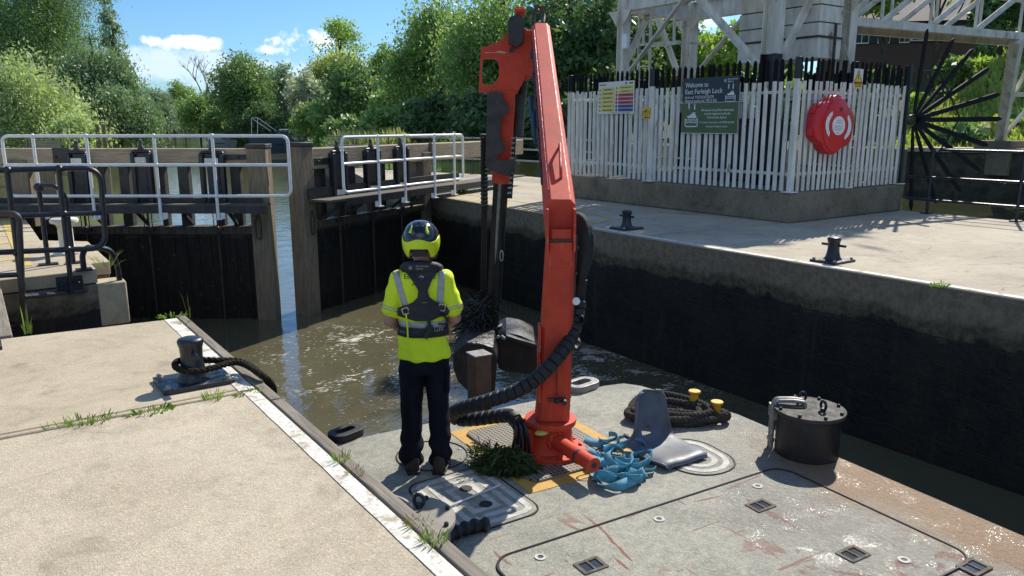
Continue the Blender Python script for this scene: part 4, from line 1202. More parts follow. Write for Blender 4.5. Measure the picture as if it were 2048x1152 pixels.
br = thing('footbridge', 'white steel lattice footbridge running from the gantry to a pier in the weir', 'footbridge', (16, 9, 1))
A, B_ = Vector((14.62, 9.2, 3.6)), Vector((20.1, 8.5, 3.6)); d = (B_ - A).normalized(); n = Vector((-d.y, d.x, 0)); E_ = A + d * 9.5; HT = 1.05
for k, o_ in (('bottom_chord', 0), ('top_chord', HT)):
    m = MB()
    for s_ in (0, .95): m.beam(A + n * s_ + UP * o_, E_ + n * s_ + UP * o_, .10, .16)
    obj(k, m, mt['dirty_white'], br, bevel=.004)
xs_ = [1700, 1762, 1860, 1951, 2040]; pb = [PV(x, 50, A, d) for x in xs_]; pb = [A + d * (p - A).dot(d) for p in pb]
for s_ in (0, .95):
    for i, p in enumerate(pb):
        m = MB(); m.beam(p + n * s_, p + n * s_ + UP * HT, .05, .05, up=(1, 0, 0)); obj('lattice_post', m, mt['dirty_white'], br)
        if i < len(pb) - 1:
            m = MB(); angle_bar(m, p + n * s_ + UP * .05, pb[i + 1] + n * s_ + UP * (HT - .05), .08); obj('diagonal', m, mt['dirty_white'], br)
m = MB(); m.box((0, 0, 0), (9.2, .8, .03), Matrix.Translation(A + d * 4.7 + n * .475 + UP * .09) @ Matrix.Rotation(math.atan2(d.y, d.x), 4, 'Z')); obj('deck_grating', m, mt['dark_steel'], br)
base = PV(1998, 297, WEIR[0] + WEIR[1] * .4, WEIR[2]); base.z = 1.15; m = MB(); top = PV(2034, 78, A, d); m.beam(base, top, .2, .2, up=n, w2=.24, h2=.24)
l1 = lambda k: base.lerp(top, k); m.beam(l1(.30), l1(.95) + d * .9, .09, .09, up=n); m.beam(l1(.04), l1(.38) + d * 1.0, .08, .08, up=n); m.beam(l1(.5), l1(.5) + d * 1.3, .1, .1, up=n); 
obj('support_leg', m, mt['dirty_white'], br, bevel=.005)

# ------------------------------------------------------------------ house on the right bank
DH = 50.0
c0 = W(1818, 122, DH); hw = 215 / FPX * DH * 1.03 / 2
bh = thing('brick_house', 'dark clad brick house among trees above the weir on the right', 'house', c0, -YAW - R(12))
zt, zm = W(1818, 44, DH).z - c0.z, W(1818, 86, DH).z - c0.z
m = MB(); m.box((0, 4, zm / 2 - 1.5), (2 * hw, 8, zm + 3)); obj('wall', m, mt['brick'], bh, True, bevel=.02)
m = MB(); m.box((0, 4, (zm + zt) / 2 + .01), (2 * hw + .1, 8.1, zt - zm)); obj('upper_cladding', m, M('slate_cladding', (.055, .055, .065), (.04, .04, .05), 12, rough=.7), bh, True, bevel=.02)
m = MB(); m.add([(-hw - .4, -.5, zt), (hw + .4, -.5, zt), (hw + .4, 8.5, zt), (-hw - .4, 8.5, zt), (-hw - .4, 4, zt + 2.4), (hw + .4, 4, zt + 2.4)], [(0, 1, 5, 4), (2, 3, 4, 5), (0, 4, 3), (1, 2, 5), (0, 3, 2, 1)]); obj('roof', m, mt['roof'], bh, True)
for x, z, w_, h_ in ((-2.9, zm + .55, .85, 1.1), (-1.6, zm + .5, .7, 1.0), (1.0, zm + .55, 2.1, .9), (2.7, zm + .5, .8, .9), (-.4, zm + .5, .6, 1.0)):
    m = MB(); m.box((x, -.07, z), (w_, .06, h_)); wi = obj('window', m, mt['white_paint'], bh, True)
    m = MB(); m.box((x - w_ * .24, -.102, z), (w_ * .42, .02, h_ * .86)); m.box((x + w_ * .24, -.102, z), (w_ * .42, .02, h_ * .86)); obj('pane', m, mt['glass_dark'], wi, True)

# ------------------------------------------------------------------ boats moored down river
bm = M('boat_hull_paint', (.055, .075, .095), (.04, .06, .08), 5, rough=.4)


def boat(label, c, rot, Lb, Bm, hh, cabin, mats):
    t = thing('moored_boat', label, 'boat', c, rot)
    rings = []
    for f_ in np.linspace(0, 1, 9):
        y = Lb * (f_ - .5); wd = Bm / 2 * (1 - max(0, (f_ - .55) / .45) ** 2.2 * .96); z1 = hh * (1 + .35 * max(0, f_ - .4)); dk = .75 if f_ < .95 else .3
        rings.append([Vector((-wd * dk, y, -.3)), Vector((wd * dk, y, -.3)), Vector((wd, y, z1 * .6)), Vector((wd, y, z1)), Vector((-wd, y, z1)), Vector((-wd, y, z1 * .6))])
    m = MB(); m.loft(rings); obj('hull', m, mats[0], t, True)
    m = MB(); y0, y1 = cabin[0] * Lb, cabin[1] * Lb; zc = hh * 1.02; ch = cabin[2]
    m.loft([[Vector((-Bm * .38, y, zc)), Vector((Bm * .38, y, zc)), Vector((Bm * .32, y * 1 + dy, zc + ch)), Vector((0, y + dy, zc + ch * 1.12)), Vector((-Bm * .32, y + dy, zc + ch))] for y, dy in ((y0, .15), (y1, -.7))]); cb = obj('cabin', m, mats[1], t, True)
    m = MB(); m.box((0, y0 - .02 + .02, zc + ch * .55), (Bm * .5, .08, ch * .5)); m.box((-Bm * .345, (y0 + y1) / 2 - .2, zc + ch * .55), (.06, (y1 - y0) * .6, ch * .45)); obj('cabin_window', m, mt['glass_dark'], cb, True)
    m = MB(); m.tube([(-Bm * .5, y, hh * .55) for y in np.linspace(-Lb * .48, Lb * .1, 6)], .05, 6); obj('rubbing_strake', m, mt['rubber'], t, True)
    return t, zc + ch


c = W(566, 302, 106); c.z = WZ
t, z = boat('dark blue canal cruiser with lowered mast moored beyond the lock gates', c, R(70), 8.5, 2.6, 1.75, (-.30, .12, 1.05), (bm, M('boat_canopy', (.10, .12, .15), (.08, .10, .13), 4, rough=.7)))
m = MB()
a_, b_ = W(497, 235, 108), W(540, 262, 107)
for a, b in ((W(503, 236, 107), W(541, 262, 106)), (W(515, 235, 107), W(553, 262, 106)), (W(503, 236, 107), W(503, 268, 107)), (W(515, 235, 107), W(515, 268, 107)), (W(503, 236, 107), W(515, 235, 107))): m.tube([a, b], .035, 5)
obj('lowered_mast', m, mt['white_paint'], t)
c = W(439, 290, 125); c.z = WZ
boat('small pale cruiser moored further down river by the left of the tree', c, R(20), 6, 2.2, 1.2, (-.3, .2, .9), (M('pale_hull', (.42, .45, .46), (.36, .38, .4), 4, rough=.4), M('pale_cabin', (.35, .38, .4), (.3, .32, .34), 4, rough=.5)))
for x, D_, lb in ((199, 58, 'leftmost of two wooden mooring posts on the left river bank'), (212, 58, 'right one of two wooden mooring posts on the left river bank')):
    p = W(x, 300, D_); m = MB(); z1 = W(x, 249, D_).z; m.tube([(p.x, p.y, WZ - .5), (p.x, p.y, z1)], .14, 8); tag(obj('mooring_post', m, mt['timber_z']), lb, 'post')
t = thing('wooden_fence', 'low grey wooden fence on the left river bank behind the gate rail', 'fence', W(95, 296, 48))
m = MB()
for y in (283, 289, 295): m.beam(W(52, y + 1, 48), W(122, y, 46), .05, .14)
obj('fence_rails', m, mt['timber_x'], t)
m = MB()
for x in (55, 75, 95, 112): m.beam(W(x, 304, 47.5) - UP * .6, W(x, 279, 47.5), .12, .12, up=(1, 0, 0))
obj('fence_posts', m, mt['timber_z'], t)

# ------------------------------------------------------------------ work barge
BO = Vector((3.46, 4.42, DZ)); BR = R(-4.2)
barge = thing('work_barge', 'flat grey steel work barge with rust stains lying against the lock quay', 'barge', BO, BR)
BMi = MW['work_barge'].inverted()


def BL(x, y, dz=0.0):
    p = BMi @ G(x, y, DZ + dz); return p


def deck_material():
    m, t, b, co = new_mat('grey_deck_paint')
    sp = t.n('ShaderNodeSeparateXYZ'); t.l(co, sp.inputs[0])
    n1 = t.noise(co, 1.6, 6.0, .62); n2 = t.noise(co, 16.0, 6.0, .7); n3 = t.noise(co, 60.0, 4.0, .7)
    col = t.mix(t.rng(n2, .3, .7), (.40, .38, .305), (.26, .255, .205))
    col = t.mix(t.math('MULTIPLY', t.rng(n1, .42, .66), .5), col, (.13, .135, .115))
    col = t.mix(t.math('MULTIPLY', t.rng(n3, .5, .66), .55), col, (.54, .52, .44))
    # long scrapes down to red primer, rust blotches
    v1 = t.mapping(co, (1.0, 9.0, 1), rot=(0, 0, .9)); v2 = t.mapping(co, (7.0, 1.0, 1), rot=(0, 0, .35))
    toright = t.rng(t.math('SUBTRACT', sp.outputs[0], t.math('MULTIPLY', sp.outputs[1], .35)), -.1, 1.5)
    sc = t.math('MAXIMUM', t.rng(t.noise(v1, 1.3, 5.0, .55, .6), .645, .665), t.rng(t.noise(v2, 1.1, 5.0, .55, .8), .655, .675))
    sc = t.math('MULTIPLY', sc, t.rng(sp.outputs[1], -.7, -1.2))
    bl = t.math('MULTIPLY', t.rng(t.noise(co, 2.3, 6.0, .6, .9), .585, .62), t.rng(sp.outputs[1], -1.4, -2.0))
    rust = t.math('MULTIPLY', t.math('MAXIMUM', sc, bl), .9)
    col = t.mix(rust, col, t.mix(n2, (.19, .060, .035), (.26, .10, .07)))
    # orange rust film along the right edge, wet
    edge = t.rng(t.math('ADD', sp.outputs[0], t.math('MULTIPLY', t.math('SUBTRACT', n1, .5), .9)), 1.05, 1.55)
    aft = t.rng(sp.outputs[1], -.2, -1.6)
    film = t.math('MULTIPLY', t.math('MULTIPLY', edge, aft), .95)
    col = t.mix(film, col, t.mix(n2, (.38, .19, .05), (.24, .13, .05)))
    wet = t.math('MULTIPLY', t.rng(t.math('ADD', t.math('ADD', toright, t.math('MULTIPLY', aft, .4)), t.math('MULTIPLY', t.math('SUBTRACT', n1, .5), 1.2)), .75, 1.25), t.rng(sp.outputs[1], .3, -.6))
    col = t.mix(t.math('MULTIPLY', wet, .35), col, (.09, .075, .05))
    t.l(col, b.inputs['Base Color'])
    t.l(t.math('SUBTRACT', .72, t.math('MULTIPLY', wet, .3)), b.inputs['Roughness'])
    t.l(t.math('MULTIPLY', wet, t.rng(t.noise(co, 5.0, 5.0, .6), .50, .72, .0, .34)), b.inputs['Coat Weight']); b.inputs['Coat Roughness'].default_value = .07
    t.l(t.bump(t.math('ADD', t.noise(co, 24.0, 3.0, .6), t.math('MULTIPLY', t.noise(co, 60.0, 2.0), .4)), .75, .010), b.inputs['Coat Normal'])
    t.l(t.math('ADD', .35, t.math('MULTIPLY', wet, .2)), b.inputs['Specular IOR Level'])
    h = t.math('ADD', t.math('MULTIPLY', n3, 1.0), t.math('MULTIPLY', t.noise(co, 130.0, 3.0, .7), .7))
    t.l(t.bump(t.math('ADD', h, t.math('MULTIPLY', t.math('MULTIPLY', t.noise(co, 26.0, 4.0, .7), wet), 2.2)), .6, .014), b.inputs['Normal'])
    return m


mt['deck'] = deck_material()
mt['hull'] = M('hull_side_paint', (.06, .055, .05), (.035, .032, .03), 4, rough=.6, spots=(.12, .07, .04), spot_scale=3, spot=(.6, .7), bump=.2)
hull = [(-1.70, -7), (1.70, -7), (1.80, -3.0), (1.84, -.2), (1.60, .82), (1.50, .96), (1.30, 1.0), (-1.18, 1.0), (-1.40, .96), (-1.62, .2)]
m = MB(); m.prism(hull, .03, Matrix.Translation((0, 0, -.03))); obj('deck', m, mt['deck'], barge, True, bevel=.012)
m = MB(); hi = [(x * .995, y * .995) for x, y in hull]; m.prism(hi, 1.6, Matrix.Translation((0, 0, -1.631))); obj('hull', m, mt['hull'], barge, True, bevel=.03)
m = MB(); m.prism(rrect(0, .09, 1.04, 1.26, .03), .004); obj('yellow_pad', m, M('yellow_deck_paint', (.60, .33, .055), (.48, .29, .07), 9, rough=.7, spots=(.30, .28, .21), spot_scale=8, spot=(.58, .68), bump=.4, bscale=110), barge, True)


def grating_material():
    m, t, b, co = new_mat('punched_grating')
    sp = t.n('ShaderNodeSeparateXYZ'); t.l(co, sp.inputs[0])
    fx = t.math('SUBTRACT', t.math('FRACT', t.math('MULTIPLY', sp.outputs[0], 30.0)), .5); fy = t.math('SUBTRACT', t.math('FRACT', t.math('MULTIPLY', sp.outputs[1], 30.0)), .5)
    hole = t.rng(t.math('MAXIMUM', t.math('ABSOLUTE', fx), t.math('ABSOLUTE', fy)), .24, .30, 1.0, 0.0)
    n = t.noise(co, 12.0, 5.0)
    t.l(t.mix(hole, t.mix(n, (.30, .26, .19), (.20, .175, .13)), (.008, .008, .008)), b.inputs['Base Color'])
    b.inputs['Roughness'].default_value = .65
    t.l(t.bump(t.math('SUBTRACT', 1.0, hole), .8, .01), b.inputs['Normal'])
    return m


m = MB(); m.prism(rrect(-.01, .10, .84, 1.06, .07), .016, Matrix.Translation((0, 0, .004))); obj('grating', m, grating_material(), barge, True, bevel=.002)


def groove(name, pts, r, mat_, z=.002):
    m = MB(); m.tube([(x, y, z) for x, y in pts], r, 6, closed=True); return obj(name, m, mat_, barge, True)


mt['grip'] = M('pale_grip_strip', (.60, .58, .52), (.46, .44, .39), 14, rough=.8, bump=.5, bscale=150, spots=(.2, .17, .13), spot_scale=9)
mt['seal'] = M('dark_seal', (.03, .018, .016), (.02, .014, .012), 9, rough=.7)
hx0, hx1, hy1, hy0 = BL(990, 1112).x - .06, BL(1648, 975).x, BL(1300, 1018).y, -2.56
groove('hatch_seal', rrect((hx0 + hx1) / 2, (hy0 + hy1) / 2, hx1 - hx0, hy1 - hy0, .14, 8), .011, mt['seal'])
m = MB(); m.prism(rrect((hx0 + hx1) / 2, (hy0 + hy1) / 2, hx1 - hx0 - .016, hy1 - hy0 - .016, .135, 8), .004, Matrix.Translation((0, 0, .0005))); obj('hatch_cover', m, mt['deck'], barge, True)
mt['pocket'] = M('pocket_frame_steel', (.17, .155, .13), (.10, .085, .075), 14, rough=.85, spec=.15, spots=(.16, .08, .05), spot_scale=12, spot=(.52, .62))
# lifting pockets and eyes in the hatch
for px_, py_ in ((1182, 1133), (1521, 1013), (1706, 1110), (1948, 1136)):
    p = BL(px_, py_); T = Matrix.Translation((p.x, p.y, .004))
    m = MB(); m.plate(rrect(0, 0, .17, .125, .006, 2), [rrect(-.034, 0, .056, .085, .003, 2), rrect(.034, 0, .056, .085, .003, 2)], .008, T @ Matrix.Translation((0, 0, .003))); pk = obj('lifting_pocket', m, mt['pocket'], barge, True)
    m = MB(); m.box((0, 0, .0006), (.14, .095, .001), T); obj('pocket_floor', m, mt['glass_dark'], pk, True)
for px_, py_ in ((1318, 1040), (1515, 974), (1808, 1122), (1081, 1116)):
    p = BL(px_, py_); m = MB(); m.lathe([(.018, 0), (.018, .006), (.036, .006), (.036, 0)], 20, Matrix.Translation((p.x, p.y, .004)), cap=False); ey = obj('lifting_eye', m, mt['grip'], barge, True)
    m = MB(); m.lathe([(.018, 0), (.018, .002)], 14, Matrix.Translation((p.x, p.y, .004))); obj('eye_hole', m, mt['rubber'], ey, True)
# manhole where the worker stands
p = BL(864, 911); groove('manhole_seal', [(p.x + .27 * math.cos(a), p.y + .27 * math.sin(a)) for a in np.linspace(0, 2 * math.pi, 48, False)], .006, mt['seal'])
m = MB()
for a in np.linspace(0, 2 * math.pi, 8, False): m.lathe([(.012, 0), (.012, .004), (.006, .006)], 8, Matrix.Translation((p.x + .235 * math.cos(a), p.y + .235 * math.sin(a), .0)))
obj('manhole_bolts', m, mt['grey_steel'], barge, True)


# hatch lids with nested pale non-slip strips
def strip_lid(cx, cy, w, h, r, rot, name_lbl):
    T = Matrix.Translation((cx, cy, 0)) @ Matrix.Rotation(rot, 4, 'Z')
    m = MB(); m.prism(rrect(0, 0, w, h, r), .005, T); lid = obj('access_hatch', m, mt['deck'], barge, True, label=name_lbl)
    m = MB(); k = 0.03
    while w / 2 - k > .06:
        o = rrect(0, 0, w - 2 * k, h - 2 * k, max(.02, r - k)); kk = k + .045
        if w / 2 - kk < .03: break
        i = rrect(0, 0, w - 2 * kk, h - 2 * kk, max(.015, r - kk)); m.plate(o, [i], .003, T @ Matrix.Translation((0, 0, .0066))); k += .085
    obj('grip_strips', m, mt['grip'], lid, True)
    m = MB(); m.tube([T @ Vector((x, y, .002)) for x, y in rrect(0, 0, w + .015, h + .015, r)], .007, 6, closed=True); obj('lid_seal', m, mt['seal'], lid, True)
    return lid, T


lc = (BL(1060, 1005) + BL(830, 985) + BL(950, 946) + BL(905, 1058)) / 4
lid, T = strip_lid(lc.x + .02, lc.y - .02, .62, .80, .12, R(2), 'hatch lid with nested pale strips beside the weed heap')
m = MB()
for yy in (.14, -.13): m.lathe([(.045, 0), (.045, .002)], 20, T @ Matrix.Translation((.03, yy, .009)))
obj('lid_hole', m, mt['rubber'], lid, True)
m = MB(); m.tube([BL(895, 1014, .02), BL(1000, 970, .02)], .008, 6); obj('lid_bar', m, mt['sign_white'], lid, True)
rc = (BL(1455, 915) + BL(1360, 875) + BL(1400, 945)) / 3
strip_lid(rc.x - .08, rc.y + .02, .50, .64, .24, R(-3), 'oval hatch lid with pale strips behind the plastic seat')


# tanks
def tank(px_, py_, topx, topy, h, rotz, lbl):
    b_ = BL(px_, py_); r = .235
    T = Matrix.Translation((b_.x, b_.y, 0)) @ Matrix.Rotation(rotz, 4, 'Z')
    m = MB(); m.lathe([(r, 0), (r, h - .03), (r * .985, h - .012)], 48, T, cap=False); tk = obj('vent_tank', m, mt['wet_black'], barge, True, label=lbl)
    m = MB(); m.lathe([(r * .99, h - .03), (r * 1.12, h - .028), (r * 1.13, h - .016), (r * 1.12, h), (.0001, h + .001)], 48, T)
    obj('tank_lid', m, M('tank_lid_paint', (.040, .038, .033), (.075, .07, .058), 6, rough=.62, rough2=.8, spec=.25, bump=.15, spots=(.05, .045, .04), spot_scale=5) if px_ > 1000 else M('dusty_lid_paint', (.30, .27, .22), (.22, .20, .16), 6, rough=.6, spots=(.10, .09, .07), spot_scale=7), tk, True)
    for a in np.linspace(.2, 2 * math.pi + .2, 8, False):
        m = MB(); m.lathe([(.014, h), (.014, h + .016), (.008, h + .02)], 6, T @ Matrix.Translation((r * 1.0 * math.cos(a), r * 1.0 * math.sin(a), 0))); obj('lid_bolt', m, mt['blue_black'], tk, True)
    for (x, y, az) in ((-.02, .13, .3), (.08, -.06, 1.9)):
        m = MB(); TT = T @ Matrix.Translation((x, y, h + .045)) @ Matrix.Rotation(az, 4, 'Z')
        m.tube([TT @ Vector((.03 * math.cos(a), 0, .035 * math.sin(a))) for a in np.linspace(0, 2 * math.pi, 16, False)], .011, 8, closed=True); m.lathe([(.022, -.045), (.018, -.02)], 10, TT); obj('lifting_ring', m, mt['blue_black'], tk, True)
    m = MB()
    for k, dx in enumerate((0, .05)):
        q = [(-.235 - .02, .05 + dx, .0), (-.235 - .02, .05 + dx, h * .9), (-.24, .05 + dx, h + .035), (-.10, .03 + dx, h + .045), (-.03, .02 + dx, h + .035), (-.03, .02 + dx, h)]
        m.tube([T @ Vector(v) for v in round_poly(q, .04)], .016, 8)
        for z in (.06, h * .72): m.lathe([(.023, 0), (.023, .035)], 8, T @ Matrix.Translation((-.255, .05 + dx, z)))
    m.box((-.235, .075, h - .06), (.07, .13, .10), T); obj('hydraulic_pipe', m, mt['grey_steel'], tk, True)
    return tk


tank(1612, 904, 1619, 819, .36, R(-35), 'black steel tank with a bolted lid near the right deck edge')
q_ = BMi @ G(845, 1028, DZ + .36)
xy = BO + Vector((0, 0, 0))
pt = MW['work_barge'] @ Vector((q_.x - .09, q_.y, 0))
# convert the left tank's ground point back to a picture point for the same builder


def to_px(p):
    v = Vector(p) - CAM; a = v.dot(RGT); f = v.dot(FWD); c, s = math.cos(PITCH), math.sin(PITCH)
    dd = f * c - v.z * s; u = f * s + v.z * c
    return 1024 + FPX * a / dd, 576 - FPX * u / dd


x_, y_ = to_px((pt.x, pt.y, DZ)); tank(x_, y_, 0, 0, .36, R(-62), 'dusty steel tank half hidden by the near quay edge')
# yellow bollards
for px_, py_, hh_ in ((1387, 822, .17), (1432, 840, .15)):
    b_ = BL(px_, py_); m = MB(); m.lathe([(.036, 0), (.036, hh_), (.052, hh_ + .002), (.054, hh_ + .014), (.050, hh_ + .02), (.0001, hh_ + .021)], 28, Matrix.Translation((b_.x, b_.y, 0)))
    obj('deck_bollard', m, mt['yellow'], barge, True, label='yellow deck bollard behind the black rope coil' if px_ < 1400 else 'yellow deck bollard standing in the black rope coil')
for (px_, py_, rt) in ((1163, 776, .2), (692, 874, .35)):
    b_ = BL(px_, py_); m = MB(); T = Matrix.Translation((b_.x, b_.y, .03)) @ Matrix.Rotation(rt, 4, 'Z')
    k_ = 1.0 if px_ > 900 else .8; m.plate(rrect(0, 0, .36 * k_, .22 * k_, .10 * k_), [rrect(0, .01, .24 * k_, .12 * k_, .055 * k_)], .05, T, .008); obj('fairlead', m, mt['grey_steel'] if px_ > 900 else mt['rubber'], barge, True)
# steel pusher post at the bow
a_, b_ = W(958, 800, 6.75), W(958, 708, 6.75); l0, l1 = BMi @ a_, BMi @ b_
m = MB(); m.box((l1.x, l1.y, (l1.z - 1.4) / 2), (.165, .165, l1.z + 1.4), None); po = obj('pusher_post', m, mt['rust'], barge, True, bevel=.006)
m = MB(); m.box((l1.x, l1.y, l1.z + .006), (.18, .18, .012)); obj('post_cap', m, mt['grey_steel'], po, True, bevel=.003)

# ------------------------------------------------------------------ hydraulic crane
CB = G(1100, 905, DZ); DC = (CB - CAM).dot(FWD)
crane = thing('crane', 'red hydraulic dredging crane standing on the barge with its grab in the water', 'crane', CB)
Z = lambda z: Vector((CB.x, CB.y, z))
m = MB(); m.lathe([(.27, DZ + .02), (.27, DZ + .05), (.20, DZ + .06), (.175, DZ + .10), (.165, DZ + .22), (.18, DZ + .245), (.19, DZ + .25)], 36, Matrix.Translation((CB.x, CB.y, 0)))
bs = obj('base_housing', m, mt['red'], crane, smooth=45)
m = MB()
for a in np.linspace(0, 2 * math.pi, 12, False): m.lathe([(.016, 0), (.016, .018), (.009, .022)], 6, Matrix.Translation((CB.x + .235 * math.cos(a), CB.y + .235 * math.sin(a), DZ + .05)))
obj('base_bolts', m, mt['red'], bs)
m = MB(); m.lathe([(.15, DZ + .245), (.195, DZ + .25), (.20, DZ + .275), (.195, DZ + .29), (.13, DZ + .295)], 36, Matrix.Translation((CB.x, CB.y, 0))); obj('slew_flange', m, mt['red'], crane, smooth=45)
# slewing rack cylinders
zr = DZ + .15; e1 = G(1188, 931, zr); d1 = (e1 - Z(zr)); d1.z = 0; side = Vector((-d1.y, d1.x, 0)).normalized(); d1.normalize()
c1 = Z(zr) + (e1 - Z(zr)).project(side) if False else e1 - d1 * .0
ax = (G(1188, 931, zr) - G(1112, 880, zr)).normalized(); c0 = G(1106, 878, zr)
m = MB(); m.tube([c0, e1], .056, 24); m.ball(e1, .001, 6); rk = obj('slewing_cylinder', m, mt['red'], crane, bevel=.006)
m = MB(); m.tube([c0 + ax * .0, c0 + ax * .07], .085, 24)
for a in np.linspace(0, 2 * math.pi, 10, False):
    u = ax.orthogonal().normalized(); w_ = ax.cross(u); m.ball(c0 + ax * .078 + (u * math.cos(a) + w_ * math.sin(a)) * .07, .011, 6)
obj('cylinder_flange', m, mt['red'], rk, bevel=.004)
m = MB(); l_ = (e1 - c0).length; m.tube([c0 + ax * l_ * .66, c0 + ax * (l_ * .66 + .018)], .0575, 24); m.tube([e1, e1 + ax * .004], .022, 12); obj('worn_band', m, mt['dark_steel'], rk)
cL = Z(zr) - (c0 - Z(zr)); m = MB(); m.tube([c0 - ax * .08, cL - ax * .18], .062, 24); m.tube([cL - ax * .02, cL - ax * .07], .085, 20); obj('slewing_cylinder', m, mt['red'], crane, bevel=.006)
m = MB(); m.box(Z(zr - .01) - RGT * .18 - FWD * .05, (.16, .16, .20)); m.box(Z(zr + .05) - RGT * .2, (.12, .12, .12)); obj('valve_block', m, mt['red'], crane, bevel=.015)
m = MB(); c = W(1084, 865, DC - .17); m.ball(c, .045, 10, (1.4, 1, .45)); obj('yellow_mark', m, mt['sign_yellow'], crane)


def oct_ring(c, w, d, ch, r=RGT, f=FWD):
    pts = [(-w / 2 + ch, -d / 2), (w / 2 - ch, -d / 2), (w / 2, -d / 2 + ch), (w / 2, d / 2 - ch), (w / 2 - ch, d / 2), (-w / 2 + ch, d / 2), (-w / 2, d / 2 - ch), (-w / 2, -d / 2 + ch)]
    return [c + r * x + f * y for x, y in pts]


mast_b, mast_t = W(1104, 832, DC), W(1122, 455, DC - .02)
m = MB(); rg = []
for f_, w_ in ((0, .26), (.06, .25), (.45, .235), (.85, .215), (1, .205)): rg.append(oct_ring(mast_b.lerp(mast_t, f_), w_, w_ * .95, .035))
m.loft(rg); ms = obj('mast', m, mt['red'], crane, bevel=.006)
c = W(1122, 510, DC - .12); m = MB(); m.box((0, 0, 0), (.165, .012, .18), Matrix.Translation(c) @ Matrix.Rotation(-YAW, 4, 'Z')); obj('pivot_plate', m, mt['red'], ms, bevel=.008)
m = MB(); m.tube([c + UP * .105 - RGT * .10, c + UP * .105 + RGT * .10], .012, 8); m.tube([W(1105, 800, DC - .14) - RGT * .03, W(1105, 800, DC - .14) + RGT * .05], .014, 8); obj('pivot_pin', m, mt['rust'], ms)
m = MB(); c = W(1120, 800, DC - .135); m.box(c, (.09, .05, .035), None); m.tube([c + RGT * .03 - FWD * .02, c + RGT * .03 - FWD * .07], .02, 8); obj('grease_lever', m, mt['rust'], ms, bevel=.006)
m = MB()
for y0, y1 in ((650, 700), (700, 800)): m.beam(W(1081 - (y0 - 600) * .04, y0, DC - .05), W(1079, y1, DC - .05), .02, .16, up=FWD)
obj('side_rib', m, mt['red'], ms, bevel=.004)
# boom rising away to the head
DT = 8.7
E0, T0 = W(1121, 440, DC - .03), W(1081, 66, DT)
bd = (T0 - E0).normalized(); bx = bd.cross(UP).normalized(); bu = bx.cross(bd)
m = MB()


def boom_ring(c, w, h, ch=.035):
    pts = [(-w / 2, -h / 2), (w / 2, -h / 2), (w / 2, h / 2 - ch), (w / 2 - ch, h / 2), (-w / 2 + ch, h / 2), (-w / 2, h / 2 - ch)]
    return [c + bx * x + bu * y for x, y in pts]


cut = []
for p in boom_ring(E0, .215, .26): cut.append(p + bd * ((E0 - p).dot(FWD) / bd.dot(FWD)))
m.loft([cut, boom_ring(E0 + bd * .3, .215, .26), boom_ring(E0.lerp(T0, .6), .20, .24), boom_ring(T0, .195, .22)]); bo = obj('boom', m, mt['red'], crane, bevel=.005)
m = MB(); ef = [W(1098, 421, DC - .16), W(1147, 421, DC - .16), W(1150, 487, DC - .16), W(1095, 487, DC - .16)]
for sx_ in (-1, 1): m.beam(W(1121 + sx_ * 27, 416, DC - .06), W(1121 + sx_ * 26, 500, DC - .06), .018, .2, up=FWD)
obj('elbow_cheek', m, mt['red'], bo, bevel=.006)
m = MB(); q = lambda f_, s_: E0.lerp(T0, f_) + bu * (.13 - .02 * f_) + bx * s_
m.tube(round_poly([q(.10, .02), q(.12, .02) + bu * .05, q(.22, .035) + bu * .07, q(.235, .035)], .05), .012, 8); obj('grab_handle', m, mt['red'], bo)
m = MB(); m.box(W(1128, 330, 6.4), (.02, .02, .02)); 
m = MB()
for s_ in (-.082, .070):
    m.tube([q(.06, s_) - bu * .012, q(.5, s_ * .97) - bu * .012, q(.95, s_ * .94) - bu * .012], .006, 6)
obj('weld_seam', m, mt['red'], bo)
m = MB(); m.tube([q(.14, -.112) - bu * .10, q(.6, -.106) - bu * .09, q(.93, -.10) - bu * .08], .011, 6); m.tube([q(.14, -.112) - bu * .135, q(.6, -.106) - bu * .12, q(.93, -.10) - bu * .105], .011, 6)
for f_ in (.2, .36, .52, .68, .84): m.box(q(f_, -.112) - bu * .115, (.03, .03, .09))
obj('boom_pipe', m, mt['dark_steel'], bo)
m = MB()
for f_ in np.linspace(.12, .9, 7): m.tube([mast_b.lerp(mast_t, f_) + RGT * .118 - FWD * .06, mast_b.lerp(mast_t, f_ + .012) + RGT * .118 - FWD * .06], .016, 8)
m.tube([mast_b.lerp(mast_t, .05) + RGT * .122 - FWD * .06, mast_b.lerp(mast_t, .97) + RGT * .112 - FWD * .06], .009, 6); obj('mast_pipe', m, mt['dark_steel'], ms)
m = MB(); m.tube([W(1115, 690, DC - .14), W(1113, 792, DC - .15)], .004, 5); obj('grease_line', m, mt['rust'], ms)
# hoses at the boom tip
m = MB(); m.tube(catmull([W(1068, 62, DT), W(1067, 35, DT + .05), W(1072, 16, DT + .1), W(1081, 14, DT + .1), W(1087, 30, DT + .1), W(1085, 48, DT), W(1080, 62, DT)], 8), .022, 8); obj('tip_hose', m, mt['rust'], bo)
m = MB(); m.tube(catmull([W(1078, 60, DT), W(1077, 46, DT), W(1080, 44, DT), W(1084, 58, DT)], 6), .012, 8); m.tube(catmull([W(1083, 60, DT), W(1083, 54, DT), W(1087, 54, DT), W(1090, 60, DT)], 6), .01, 8); obj('tip_fitting', m, mt['grey_steel'], bo)


# head bracket: plate with a window, facing the mast
def pl(D_):
    o = W(1005, 140, D_); sc = D_ / FPX * 1.0
    k = (W(1105, 140, D_) - W(1005, 140, D_)).length / 100
    Mx = frame(o, RGT, -FWD)
    return lambda pts: [((x - 1005) * k, -(y - 140) * k) for x, y in pts], Mx, k


